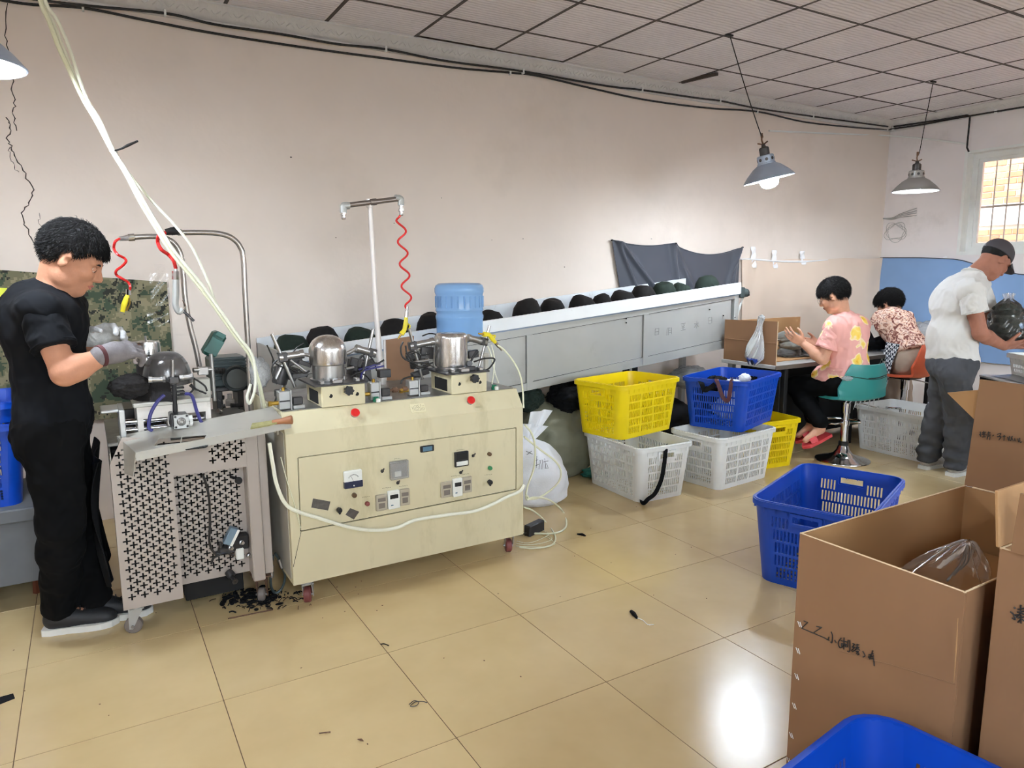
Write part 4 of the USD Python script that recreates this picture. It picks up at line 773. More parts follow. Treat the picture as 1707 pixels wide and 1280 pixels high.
# the second, flat-topped form behind
x0, x1, z0, z1 = rect_on(219, 568, 270, 616, 3.58); RB = (x1-x0)/2*0.96; cb = ((x0+x1)/2, 3.58, 0)
bs = lp.add('back_hat_form', lathe([(RB*0.9, 0.03), (RB, 0.034), (RB, (z1-z0)*0.45), (RB*0.97, (z1-z0)*0.47), (RB*0.97, (z1-z0)*0.53), (RB, (z1-z0)*0.55), (RB*0.98, z1-z0-0.012), (RB*0.94, z1-z0-0.002), (RB*0.3, z1-z0), (0, z1-z0)], (cb[0], cb[1], z0), 48), 'polished_form', label='second polished form, flat topped')
lp.add('back_pedestal', cat_(lathe([(RB*0.8, ZT), (RB*0.8, z0+0.03), (0, z0+0.03)], cb, 32), box(cb[0]-0.12, cb[0]+0.12, 3.48, 3.69, ZT, ZT+0.08, 0.004)), 'dark_steel')
lp.add('form_bar', cat_(tube([onY(216, 597, 3.46), onY(246, 594, 3.46)], 0.006, 8), tube([onY(242, 560, 3.48), onY(243, 570, 3.48)], 0.005, 8), obox(onY(232, 595, 3.46), (0.016, 0.008, 0.009), (1, 0, 0), (0, 1, 0), 0.002)), 'steel')
# gooseneck air pipes with red hoses
paint('pipe_chrome', S(172, 166, 160), 0.25, metallic=0.9, var=0.08)
yp1, yp2 = 3.36, 3.52
lp.add('gooseneck_pipe', tube([onY(u, v, yp1) for u, v in ((419.5, 694), (417, 650), (414, 586), (409, 500), (405.5, 430), (400, 411), (391, 400), (378, 392.5), (358, 388.5), (330, 387.5), (296, 388))], 0.0115, 14, 5), 'pipe_chrome')
lp.add('pipe_foot', lathe([(0.026, 0), (0.026, 0.006), (0.015, 0.01), (0.015, 0.03)], (onY(419.5, 694, yp1)[0], yp1, ZT+0.002), 20), 'galvanised')
lp.add('swivel_joint', cat_(tube([onY(302, 387.5, yp1), onY(290, 385, yp1), onY(276, 387, yp1)], (0.012, 0.018, 0.013), 10, 3), tube([onY(290, 381, yp1), onY(284, 390, yp1)], 0.011, 8)), 'black_iron')
lp.add('gooseneck_pipe', tube([onY(u, v, yp2) for u, v in ((334, 620), (327, 583), (316, 540), (309, 500), (305, 455), (302, 428), (296, 413), (286, 402), (270, 395.5), (250, 394), (222, 395.5))], 0.0115, 14, 5), 'pipe_chrome')
lp.add('pipe_union', cat_(tube([onY(224, 395.4, yp2), onY(214, 396, yp2)], 0.016, 10), tube([onY(216, 396, yp2), onY(199, 398, yp2)], (0.013, 0.009), 8)), 'chrome')
def hose_thing(label, pts, Y, r=0.0055):
    t = Thing('spiral_hose', label, 'hose', loc=onY(*pts[0], Y)); t.add('hose', tube([onY(u, v, Y+0.012*(-1)**k) for k, (u, v) in enumerate(pts)], r, 8, 6), 'red_hose')
hose_thing('red spiral air hose hanging from the left pipe before the camouflage cloth', [(199, 398), (192, 403), (190, 414), (196, 424), (207, 430), (210, 436), (203, 444), (194, 451), (194, 458), (203, 464), (213, 470), (217, 478), (215, 487)], yp2-0.03)
hose_thing('short red air hose looping under the bend of the left pipe', [(275, 388), (265, 392), (263, 404), (269, 416), (280, 424), (289, 434), (293, 447)], yp1-0.02, 0.0075)
t = Thing('air_gun', 'brass-yellow air gun hanging on the left red hose', 'air gun', loc=onY(213, 488, yp2-0.03))
P = [onY(u, v, yp2-0.03) for u, v in ((214.5, 487), (211, 497), (207, 508), (204, 520))]
t.add('gun_body', tube(P, (0.006, 0.011, 0.012, 0.009), 10, 4), 'yellow_gun'); t.add('trigger', tube([P[1]+np.array([0.01, -0.01, 0]), P[2]+np.array([0.02, -0.01, 0.004]), P[3]+np.array([0.015, -0.008, 0.004])], 0.004, 6, 3), 'brass')
t.add('hose_nut', cyl(P[0]+np.array([0, 0, 0.012]), P[0]-np.array([0.002, 0, 0.012]), 0.010, n=8), 'chrome')
t = Thing('air_gun', 'grey metal air gun hanging on the short red hose', 'air gun', loc=onY(293, 455, yp1-0.02))
P = [onY(u, v, yp1-0.02) for u, v in ((293, 448), (293, 466), (293, 490), (292.5, 508), (298, 520), (305, 516))]
t.add('gun_body', tube(P, (0.007, 0.013, 0.014, 0.013, 0.012, 0.012), 10, 5), 'galvanised'); t.add('hose_nut', cyl(onY(293, 452, yp1-0.02), onY(293, 466, yp1-0.02), 0.015, n=8), 'chrome')
t.add('nozzle', tube([onY(303, 517, yp1-0.02), onY(312, 524, yp1-0.03), onY(323, 535, yp1-0.04)], 0.006, 8), 'dark_steel'); t.add('trigger', tube([onY(305, 500, yp1-0.02), onY(309, 510, yp1-0.02), onY(306, 519, yp1-0.02)], 0.004, 6, 3), 'chrome')
# hoses from the ceiling
def bundle(label, pts, r, Y, mat, group=None):
    t = Thing('ceiling_hose', label, 'hose', loc=onY(*pts[0], Y)); t.add('hose', tube([onY(u, v, Y) for u, v in pts], r, 8, 6), mat)
tail = [(187, 252), (210, 290), (234.6, 338), (261, 381.6), (285, 420), (327, 471), (356, 509), (392, 560), (416, 592), (428, 625), (436, 655), (442.5, 688)]
bundle('thickest pale hose of the bundle dropping from the ceiling to the presses', [(28, -215), (52, -80), (67, 0), (82, 36), (98, 79), (113, 111), (138, 164), (161, 203)]+tail, 0.0082, 3.28, 'clear_hose')
bundle('whitish hose of the ceiling bundle, beside the thickest one', [(34, -215), (60, -80), (75, 0), (95, 33), (115, 79), (131, 128), (146, 167), (166, 200), (190, 252), (214, 290), (240, 336), (267, 381), (291, 419), (333, 470), (361, 509), (397, 560), (421, 594), (426, 640), (417, 672), (412, 662), (418, 640)], 0.0065, 3.262, 'white_hose')
bundle('thin white hose leaving the ceiling bundle to the right', [(30, -215), (56, -80), (71, 0), (90, 40), (108, 85), (124, 128), (142, 172), (164, 206), (189, 252), (220, 296), (258, 340), (291, 375), (321, 414), (347.5, 471), (359, 503), (384, 545), (421, 600), (431, 640), (440, 690)], 0.006, 3.295, 'white_hose')
t = Thing('hose_tie', 'dark tie with a long tail knotted round the ceiling hoses', 'tie', loc=onY(189, 252, 3.26))
t.add('knot', tube([onY(u, v, 3.265) for u, v in ((183, 250), (189, 254), (195, 252))], 0.006, 6, 3), 'galvanised'); t.add('tail', tube([onY(u, v, 3.255) for u, v in ((191, 251), (202, 248), (214, 242), (230, 235))], (0.0035, 0.004, 0.006, 0.004), 6, 4), 'black_iron')
# scraper left on the tray
paint('scraper_wood', S(150, 98, 64), 0.55, var=0.15, scale=14); paint('crusty_yellow', S(150, 144, 96), 0.8, var=0.25, scale=40, bump=0.001, bscale=60)
c0, c1_ = on_tray(420, 712)+nz*0.008, on_tray(489, 706)+nz*0.018
t = Thing('scraper', 'worn scraper with a wooden handle and crusted blade lying on the tray', 'scraper', loc=c0)
w = unit(c1_-c0); L = np.linalg.norm(c1_-c0)
sd = unit(np.cross(nz, w))
bp = [c0+sd*0.02, c0-sd*0.035, c0+w*L*0.42-sd*0.028, c0+w*L*0.62-sd*0.012, c0+w*L*0.62+sd*0.012, c0+w*L*0.42+sd*0.02]
t.add('blade', plate(Polygon([(np.dot(p-c0, w), np.dot(p-c0, np.cross(nz, w))) for p in bp]), c0-nz*0.004, w, np.cross(nz, w), 0.006), 'crusty_yellow')
t.add('handle', tube([c0+w*L*0.5, c0+w*L*0.72, c0+w*L*0.86, c0+w*L*0.97, c0+w*L], (0.010, 0.012, 0.016, 0.019, 0.012), 12, 4), 'scraper_wood')
# dark green case, blower motor, plastic bag, loose things behind the cabinet
paint('dark_green', S(22, 62, 54), 0.4, var=0.1); paint('motor_grey', S(62, 72, 72), 0.4, metallic=0.3, var=0.15)
a, b, c = onY(334, 585, 3.66), onY(353, 553, 3.66), onY(374, 562, 3.66); m = (a+c)/2+np.array([0.005, 0, 0.0])
t = Thing('plastic_case', 'dark green plastic case leaning up behind the left cabinet', 'case', loc=m)
w = unit(b-a); t.add('case_body', obox(m, (np.linalg.norm(b-a)/2+0.01, 0.05, np.linalg.norm(c-b)/2), w, (0, 1, 0), 0.012), 'dark_green')
sidev = unit(np.cross(w, (0, 1, 0)))
t.add('case_rim', obox(m+w*0.052-np.array([0, 0.052, 0]), (0.012, 0.006, np.linalg.norm(c-b)/2-0.01), w, (0, 1, 0), 0.003), 'green_dull') if paint('green_dull', S(60, 100, 92), 0.4) else None
t.add('case_recess', obox(m-w*0.01-np.array([0, 0.051, 0]), (0.04, 0.004, 0.03), w, (0, 1, 0), 0.002), 'green_dull')
ym = 3.86
x0, x1, z0, z1 = rect_on(352, 596, 412, 646, ym)
t = Thing('blower_motor', 'dark ribbed blower motor with a round fan grille between the machines', 'motor', loc=((x0+x1)/2, ym+0.1, 0))
t.add('ribbed_casing', cat_(box(x0, x1, ym+0.01, ym+0.2, z0, z1, 0.012), *[box(x0+0.01, x1+0.004, ym-0.004, ym+0.21, z1-0.012-k*0.017, z1-0.005-k*0.017, 0.002) for k in range(7)]), 'motor_grey')
c = onY(393, 630, ym-0.03); t.add('fan_housing', lathe([(0.066, 0.05), (0.066, 0.0), (0.058, -0.004), (0.05, 0.004), (0.05, 0.03), (0, 0.03)], c, 40, (0, -1, 0.0)), 'fan_grey') if paint('fan_grey', S(84, 86, 84), 0.45, metallic=0.3, var=0.15) else None
t.add('fan_grille', cat_(*[lathe([(r-0.002, -0.001), (r, 0.002), (r+0.002, -0.001)], c+np.array([0, -0.012, 0]), 32, (0, -1, 0)) for r in (0.012, 0.024, 0.036, 0.047)], *[tube([c+np.array([0, -0.012, 0]), c+np.array([0.05*math.cos(a), -0.012, 0.05*math.sin(a)])], 0.002, 4) for a in np.linspace(0, 2*PI, 9)[:-1]]), 'motor_grey')
cc = [onY(358+k*0.28, 612+4*math.sin(k*0.75)+6, ym-0.04+0.02*math.cos(k*0.75)) for k in range(60)]
t.add('coiled_lead', tube(cc, 0.004, 6, 3), 'black_cable')
t.add('stand', cat_(box(x0+0.02, x0+0.05, ym+0.02, ym+0.18, 0.0, z0, 0.004), box(x1-0.05, x1-0.02, ym+0.02, ym+0.18, 0.0, z0, 0.004), box(x0, x1, ym+0.01, ym+0.2, z0-0.02, z0+0.002, 0.004)), 'dark_steel')
# ================================================================== LONG METAL CONVEYOR WITH HATS
KY, KYB = 4.12, 4.75
def kz(u, v): p = onY(u, v, KY); return p[0], p[2]
kx0, kx1 = 0.92, kz(1231, 500)[0]
def line(p, q):
    (xa, za), (xb, zb_) = kz(*p), kz(*q); s = (zb_-za)/(xb-xa); return lambda x: za+s*(x-xa)
Ltop, Llip, Lpan, Lpb, Lbot = line((800.5, 535.7), (1230, 471)), line((820, 553), (1230, 489.5)), line((832, 567), (1224, 498)), line((894, 635), (1224, 563)), line((874, 652), (1224, 577))
cv = Thing('conveyor', 'long sloping galvanised conveyor trough with a white lip along the back wall', 'conveyor', loc=((kx0+kx1)/2, 4.35, 0))
def strip(x0, x1, lo, hi, y0, y1, c=0.0):
    """A bar that follows the slope between two lines."""
    v = [(x, y, f(x)) for x in (x0, x1) for f in (lo, hi) for y in (y0, y1)]
    return trimesh.convex.convex_hull(np.array(v))
cv.add('lip', strip(kx0, kx1+0.004, Llip, Ltop, KY-0.02, KY+0.004), 'white_enamel', smooth=20)
cv.add('lip_fold', strip(kx0, kx1+0.004, lambda x: Llip(x)-0.012, lambda x: Llip(x)+0.001, KY-0.006, KY+0.004), 'blue_grey', smooth=20) if paint('blue_grey', S(128, 142, 160), 0.4, metallic=0.4) else None
cv.add('rail', strip(kx0, kx1, Lpan, lambda x: Llip(x)-0.006, KY, KY+0.03), 'galvanised', smooth=20)
cv.add('rail', strip(kx0, kx1, Lbot, Lpb, KY-0.004, KY+0.03), 'galvanised', smooth=20)
posts = [(882.5, 600), (1076, 560)]
px_ = [kz(u, v)[0] for u, v in posts]
for x in px_: cv.add('post', strip(x-0.024, x+0.024, lambda q: Lbot(q)+0.002, Lpan, KY-0.007, KY+0.028), 'galvanised', smooth=20)
ends = [kx0]+[kz(650, 640)[0]]+px_+[kx1-0.05]
for a, b in zip(ends[:-1], ends[1:]):
    cv.add('panel', strip(a+0.026, b-0.026, Lpb, Lpan, KY+0.006, KY+0.012), 'galvanised', smooth=20)
    cv.add('panel_seam', cat_(tube([(a+0.026, KY+0.005, Lpan(a+0.026)-0.002), (b-0.026, KY+0.005, Lpan(b-0.026)-0.002)], 0.0016, 4), tube([(b-0.026, KY+0.005, Lpan(b)), (b-0.026, KY+0.005, Lpb(b))], 0.0016, 4), tube([(a+0.026, KY+0.005, Lpb(a+0.026)+0.002), (b-0.026, KY+0.005, Lpb(b-0.026)+0.002)], 0.0016, 4)), 'dark_steel')
for x, y in ((kx1-0.022, KY), (kx1-0.022, KYB-0.05)): cv.add('leg', box(x-0.024, x+0.024, y-0.004, y+0.045, 0, Llip(x)-0.01, 0.003), 'galvanised')
for y in (KY+0.01, KYB-0.05): cv.add('leg', box(2.42, 2.465, y, y+0.045, 0, Lbot(2.44)+0.02, 0.003), 'galvanised'); cv.add('leg', box(1.25, 1.295, y, y+0.045, 0, Lbot(1.27)+0.02, 0.003), 'galvanised')
cv.add('back_lip', strip(kx0, kx1, lambda x: Lbot(x), lambda x: Ltop(x)+0.03, KYB-0.02, KYB), 'white_enamel', smooth=20)
cv.add('belt', strip(kx0+0.03, kx1-0.03, lambda x: Llip(x)-0.07, lambda x: Llip(x)-0.062, KY+0.035, KYB-0.025), 'belt_green', smooth=20) if paint('belt_green', S(70, 88, 82), 0.6, var=0.15) else None
cv.add('end_wall', strip(kx0, kx0+0.01, Lbot, lambda x: Ltop(x)-0.0, KY, KYB), 'galvanised', smooth=20)
cv.add('end_wall', (strip(kx1-0.012, kx1-0.004, lambda x: Lbot(x)+0.05, lambda x: Llip(x)-0.07, KY+0.03, KYB-0.03)), 'galvanised', smooth=20)
mtr = onY(1241, 489, KY-0.02)
g = cv.add('drive_motor', cat_(cyl(mtr+np.array([-0.03, 0.04, 0]), mtr+np.array([0.05, 0.04, 0.004]), 0.038, n=18), box(mtr[0]-0.04, mtr[0]+0.01, mtr[1], mtr[1]+0.1, mtr[2]-0.035, mtr[2]+0.05, 0.006)), 'motor_grey')
cv.add('motor_cap', cat_(lathe([(0.028, 0), (0.034, 0.006), (0.034, 0.02), (0.022, 0.026), (0, 0.026)], mtr+np.array([0.05, 0.04, 0.002]), 18, (1, 0, 0)), cyl(mtr+np.array([0.07, 0.04, -0.012]), mtr+np.array([0.105, 0.04, -0.016]), 0.006)), 'black_iron', parent=g)
cv.add('brace', tube([mtr+np.array([0.02, 0.03, -0.03]), (kx1-0.005, KY+0.02, mtr[2]-0.22)], 0.011, 4), 'galvanised')
rr = random.Random(8)
cv.add('screw', cat_(*[cyl(onY(u, v, KY-0.006), onY(u, v, KY+0.01), 0.006, n=8) for u, v in ((1187, 474), (1170, 487), (1044, 531), (1044, 538), (1183, 516), (1206, 526), (1225, 529), (935, 528))]), 'black_iron', kind='stuff')
# faint stencilled characters on the panels
GL = {'a': [[(0, .8), (.8, .8)], [(.4, 1), (.4, 0)], [(.05, .45), (.75, .45)], [(.1, .2), (.4, .45), (.75, .15)]], 'b': [[(0, 1), (0, 0)], [(.25, 1), (.25, 0)], [(.25, .9), (.75, .9), (.75, .05)], [(.25, .6), (.75, .6)], [(.25, .3), (.75, .3)]],
      'c': [[(0, .95), (.8, .95)], [(.1, .7), (.4, .5), (.7, .75)], [(.4, .95), (.4, .1)], [(0, .1), (.8, .1)], [(.15, .4), (.65, .4)]], 'd': [[(.4, 1), (.4, 0)], [(0, .65), (.8, .65)], [(.4, .6), (.05, .15)], [(.4, .6), (.78, .15)]],
      'e': [[(.1, .9), (.1, .1), (.7, .1), (.7, .9), (.1, .9)], [(.1, .5), (.7, .5)]]}
paint('faded_ink', S(136, 134, 132), 0.6)
for ch, u, v in (('e', 1091, 560), ('b', 1112, 559), ('c', 1135, 552), ('d', 1157, 548), ('e', 1180, 541)):
    o = onY(u, v, KY+0.0055); cv.add('stencil_mark', strokes(GL[ch], o, (1, 0, 0.1), (0, 0, 1), 0.06, 0.0022), 'faded_ink')
# hats lying in the trough: each its own felt body
paint('hat_black', S(30, 27, 26), 0.85, var=0.2, scale=30, spec=0.25, bump=0.0008, bscale=220)
paint('hat_green', S(36, 46, 39), 0.85, var=0.25, scale=18, spec=0.25, bump=0.0008, bscale=220)
paint('hat_grey', S(84, 82, 78), 0.75, var=0.15, scale=30, sheen=0.4, bump=0.0008, bscale=220)
def hat_mesh(R, h, seed, brim=0.0):
    """A soft felt hat body: domed, slightly dented and uneven."""
    pr = [(R*1.0, 0), (R*1.02, h*0.12), (R*0.98, h*0.4), (R*0.86, h*0.68), (R*0.62, h*0.9), (R*0.3, h*0.995), (0, h)]
    if brim: pr = [(R+brim, -0.004), (R+brim, 0.0), (R+brim*0.4, 0.006)]+pr
    q = [pr[0]]
    for a, b in zip(pr[:-1], pr[1:]): q += [((a[0]+b[0])/2, (a[1]+b[1])/2), b]
    m = lathe(q, n=40); v = np.array(m.vertices); nz_ = meshkit.fbm(v*7+seed*7.3, 2, seed)-0.5
    v[:, 0] *= 1+0.08*math.sin(seed*2.1); v[:, :2] *= (1+0.09*nz_)[:, None]; v[:, 2] *= 1+0.14*nz_
    v[:, 2] -= 0.02*np.exp(-((v[:, 0]-0.2*R*math.cos(seed))**2+(v[:, 1]-0.2*R*math.sin(seed))**2)/(0.002))*(v[:, 2] > h*0.7)
    return trimesh.Trimesh(v, m.faces, process=False)
def hat(label, loc, R, h, seed, mat, rz=0.0, tilt=(0, 0), brim=0.0, band=True, group=None):
    t = Thing('felt_hat', label, 'hat', loc=loc, rz=rz, group=group, local=True)
    t.add('crown', place(hat_mesh(R, h, seed, brim), rx=tilt[0], ry=tilt[1]), mat, smooth=True)
    t.add('sewn_edge', place(lathe([(R*0.99, -0.004), (R*1.04, 0.0), (R*1.03, 0.016), (R*0.97, 0.02)], n=32), rx=tilt[0], ry=tilt[1]), mat, smooth=True)
    return t
HX = [(482, 'hat_green', 'dark green hat lowest in the conveyor, left of the domed form', 0.125), (535, 'hat_black', 'black hat in the conveyor directly behind the domed form', 0.13), (598, 'hat_green', 'green-black hat in the conveyor right of the domed form', 0.135), (657, 'hat_black', 'black hat in the conveyor just right of the pipe pole', 0.13), (716, 'hat_black', 'black hat in the conveyor left of the blue water jug', 0.12),
      (817, 'hat_black', 'black hat in the conveyor touching the right side of the water jug', 0.12), (879, 'hat_black', 'wide flat black hat, second right of the water jug', 0.14), (921, 'hat_black', 'black hat in the conveyor, third right of the water jug', 0.135), (971, 'hat_black', 'tall rounded black hat, fourth right of the water jug', 0.145), (1003, 'hat_black', 'small black hat, fifth right of the water jug', 0.095),
      (1038, 'hat_black', 'black hat under the left edge of the grey wall cloth', 0.13), (1072, 'hat_black', 'black hat under the middle of the grey wall cloth', 0.13), (1106, 'hat_green', 'creased dark green hat under the grey wall cloth, third from the conveyor top', 0.12), (1135, 'hat_green', 'dark green hat second from the top end of the conveyor', 0.11), (1178, 'hat_green', 'dark green hat at the top end of the conveyor', 0.14)]
slope = math.atan((Ltop(4)-Ltop(2))/2)
for k, (u, mt_, lab, R) in enumerate(HX):
    yy = KY+0.19+0.03*((k*5) % 3); x = onY(u, 500, yy)[0]; z = Llip(x)-0.062
    R = min(R, 0.128)
    hat(lab, (x, yy, z+0.004+0.02*abs(slope)), R*0.86, 0.212+0.02*math.sin(k*2.3)-(0.03 if R < 0.1 else 0), k+1, mt_, rz=k*1.3, tilt=(0.0, 0.0))
# ------------------------------------------------------------------ blue water jug on a stand
material('jug_blue', {'p': ('principled_bsdf', {'base_color': S(112, 168, 226), 'roughness': 0.14, 'transmission_weight': 0.55, 'ior': 1.25})}, [])
material('jug_body', {'p': ('principled_bsdf', {'base_color': S(150, 192, 236), 'roughness': 0.18, 'transmission_weight': 0.5, 'ior': 1.12, 'coat_weight': 0.4})}, [])
jx, jy = onY(766, 520, 3.86)[0], 3.86; jr = (onY(803, 520, jy)[0]-onY(729, 520, jy)[0])/2*0.97; jt = onY(766, 471, jy+jr*0.3)[2]; jb = jt-0.42
t = Thing('water_jug', 'blue plastic water jug standing upside down behind the flat-topped form', 'water jug', loc=(jx, jy, jb))
t.add('jug_shell', lathe([(0, 0.0), (0.03, 0.0), (0.032, 0.045), (0.05, 0.06), (jr*0.8, 0.085), (jr*0.97, 0.11), (jr*0.97, 0.20), (jr*1.0, 0.212), (jr*1.0, 0.224), (jr*0.955, 0.236), (jr*0.955, 0.246), (jr*1.0, 0.258), (jr*0.98, 0.272), (jr*0.98, 0.345), (jr*0.985, 0.352), (jr*1.02, 0.366), (jr*1.02, 0.388), (jr*0.97, 0.406), (jr*0.85, 0.417), (jr*0.5, 0.42), (0, 0.415)], (jx, jy, jb), 48), 'jug_body')
t.add('jug_ribs', cat_(*[tube([(jx+jr*0.985*math.cos(a), jy+jr*0.985*math.sin(a), jb+0.275), (jx+jr*0.985*math.cos(a), jy+jr*0.985*math.sin(a), jb+0.342)], 0.004, 6) for a in np.linspace(0, 2*PI, 25)[:-1]]), 'jug_body')
t.add('jug_collar', lathe([(0.034, 0.0), (0.042, 0.0), (0.042, 0.05), (0.034, 0.056)], (jx, jy, jb), 24), 'white_plastic')
t = Thing('jug_stand', 'plain grey metal stand under the blue water jug', 'stand', loc=(jx, jy, 0))
t.add('stand_top', box(jx-0.13, jx+0.13, jy-0.13, jy+0.13, jb-0.02, jb, 0.004), 'grey_enamel')
for sx in (-1, 1):
    for sy in (-1, 1): t.add('stand_leg', box(jx+sx*0.115-0.012, jx+sx*0.115+0.012, jy+sy*0.115-0.012, jy+sy*0.115+0.012, 0, jb-0.02, 0.002), 'grey_enamel')
# brown board leaning behind the machine, between the stations
a, b, c, d = onY(641, 567, 3.74), onY(690, 560, 3.74), onY(690, 634, 3.71), onY(643, 634, 3.71)
t = Thing('brown_board', 'brown hardboard sheet standing behind the T-shaped pipe pole', 'board', loc=d)
t.add('board', trimesh.convex.convex_hull(np.array([p+np.array([0, e, 0]) for p in (a, b, c, d) for e in (0, 0.01)])), 'cardboard_dark') if paint('cardboard_dark', S(150, 112, 82), 0.6, var=0.12, scale=4, bump=0.0004, bscale=80) else None
t.add('board_edge', tube([a, d], 0.007, 6), 'galvanised_pale')
# ================================================================== PLASTIC CRATES
def rrect(L, W, r, n=5):
    return sbox(-L/2+r, -W/2+r, L/2-r, W/2-r).buffer(r, quad_segs=n)
def make_crate(name, label, mat, loc, rz, L=.62, W=.44, l=.55, w=.375, Hc=.36, r=0.05, group=None, rows=5, handle=True, pitch=0.0165, sw=0.0085, tagged=None):
    t = Thing(name, label, 'crate', loc=loc, rz=rz, group=group, local=True); th = 0.004
    def wall(half_b, half_t, off_b, off_t, ang, short):
        """one pierced side: a trapezoid in its own slanting plane"""
        slant = math.hypot(Hc, off_t-off_b); rb = r
        poly = Polygon([(-(half_b-rb), 0), (half_b-rb, 0), (half_t-rb, slant), (-(half_t-rb), slant)]); hs = []
        y0, y1 = 0.028, slant-0.06; rh = (y1-y0)/rows
        for k in range(rows):
            ya, yb = y0+k*rh+0.005, y0+(k+1)*rh-0.006
            hw_ = half_b+(half_t-half_b)*(ya/slant)-rb-0.012; n = int(hw_*2/pitch); x = -hw_+(hw_*2-n*pitch)/2
            for i in range(n):
                if short and k == rows-1 and abs(x+pitch/2) < 0.075: x += pitch; continue
                if not short and (i % 8 == 7): x += pitch; continue
                hs.append(sbox(x+(pitch-sw)/2, ya, x+(pitch+sw)/2, yb)); x += pitch
        if short and handle: hs.append(sbox(-0.058, slant-0.078, 0.058, slant-0.046).buffer(0.006))
        poly = poly.difference(unary_union(hs)); c, s = math.cos(ang), math.sin(ang)
        ux = np.array([-s, c, 0]); out = np.array([c, s, 0]); uy = unit(np.array([0, 0, Hc])+out*(off_t-off_b))
        return plate(poly, out*off_b, ux, uy, -th)
    walls = [wall(w/2, W/2, l/2, L/2, 0, True), wall(w/2, W/2, l/2, L/2, PI, True), wall(l/2, L/2, w/2, W/2, PI/2, False), wall(l/2, L/2, w/2, W/2, -PI/2, False)]
    for k, m in enumerate(walls): t.add('crate_wall', m, mat, smooth=False)
    n = 7
    for sx, sy in ((1, 1), (-1, 1), (-1, -1), (1, -1)):
        a0 = math.atan2(sy, sx)-PI/4; A = np.linspace(a0, a0+PI/2, n); v = []
        for (hx, hy, z) in ((l/2-r, w/2-r, 0), (L/2-r, W/2-r, Hc)):
            for rad in (r, r-th): v += [(sx*hx+rad*math.cos(a), sy*hy+rad*math.sin(a), z) for a in A]
        f = []
        for i in range(n-1):
            o0, o1, i0, i1 = i, 2*n+i, n+i, 3*n+i
            f += [[o0, o0+1, o1+1], [o0, o1+1, o1], [i0, i1+1, i0+1], [i0, i1, i1+1]]
        t.add('crate_corner', trimesh.Trimesh(np.array(v), f, process=False), mat, smooth=60)
    outer, inner = rrect(L+0.026, W+0.026, r+0.013), rrect(L-0.008, W-0.008, r-0.004)
    t.add('rim', cat_(plate(outer.difference(inner), (0, 0, Hc-0.004), (1, 0, 0), (0, 1, 0), 0.006), plate(outer.difference(rrect(L+0.018, W+0.018, r+0.009)), (0, 0, Hc-0.024), (1, 0, 0), (0, 1, 0), 0.022), plate(rrect(L+0.010, W+0.010, r+0.005).difference(inner), (0, 0, Hc+0.002), (1, 0, 0), (0, 1, 0), 0.004)), mat, smooth=30)
    base = rrect(l, w, r); hs = [sbox(x-0.02, y-0.02, x+0.02, y+0.02) for x in np.arange(-l/2+0.06, l/2-0.05, 0.05) for y in np.arange(-w/2+0.06, w/2-0.05, 0.05)]
    t.add('crate_base', plate(base.difference(unary_union(hs)), (0, 0, 0.004), (1, 0, 0), (0, 1, 0), 0.005), mat, smooth=False)
    t.add('stiffening_ribs', cat_(*[box(sx*(L/2-0.001)-0.004, sx*(L/2-0.001)+0.006*sx, y-0.002, y+0.002, Hc-0.05, Hc-0.022) for sx in (-1, 1) for y in np.linspace(-W/2+0.06, W/2-0.06, 8)], *[box(x-0.002, x+0.002, sy*(W/2-0.001)-0.004, sy*(W/2-0.001)+0.006*sy, Hc-0.05, Hc-0.022) for sy in (-1, 1) for x in np.linspace(-L/2+0.06, L/2-0.06, 11)]), mat, smooth=False, kind='stuff')
    if handle:
        for sx in (-1, 1):
            o = sx*(L/2-(L-l)/2*0.17); t.add('handle_frame', plate(sbox(-0.068, -0.026, 0.068, 0.026).buffer(0.004).difference(sbox(-0.056, -0.015, 0.056, 0.015)), (o-0.004 if sx < 0 else o+0.004, 0, Hc-0.062), (0, sx, 0), (0, 0, 1), 0.006), mat, smooth=False)
    return t
make_crate('crate', 'lower white slatted crate with a black belt over its rim, under the yellow one', 'crate_white', (3.117, 3.604, 0), 1.535)
make_crate('crate', 'bright yellow slatted crate stacked on a white crate beside the cream machine', 'crate_yellow', (3.17, 3.775, 0.367), 0.19)
make_crate('crate', 'white slatted crate under the blue crate in the middle stack', 'crate_white', (3.800, 3.470, 0), 0.095)
make_crate('crate', 'blue slatted crate with a dark strap, stacked on a white crate before the conveyor leg', 'crate_blue', (3.977, 3.565, 0.367), 0.33, L=.65, W=.47, l=.58, w=.40, Hc=.35)
make_crate('crate', 'yellow slatted crate on the floor behind the blue and white stack', 'crate_yellow', (4.36, 3.72, 0), 1.45)
make_crate('crate', 'white slatted crate on the floor between the teal stool and the man in the cap', 'crate_white', (5.62, 3.15, 0), -1.62, L=.74, W=.50, l=.68, w=.43, Hc=.36)
make_crate('crate', 'white crate on the floor behind the legs of the man in the cap', 'crate_white', (5.86, 2.42, 0), -1.55)
make_crate('crate', 'big blue crate on the floor behind the open carton', 'crate_blue', (3.07, 2.10, 0), 0.355, L=.80, W=.50, l=.72, w=.43, Hc=.40, r=0.07)
make_crate('crate', 'blue crate cut off by the bottom edge, nearest the camera', 'crate_blue', (1.135, 0.565, 0), 0.13, L=.80, W=.56, l=.70, w=.46, Hc=.44, r=0.085)
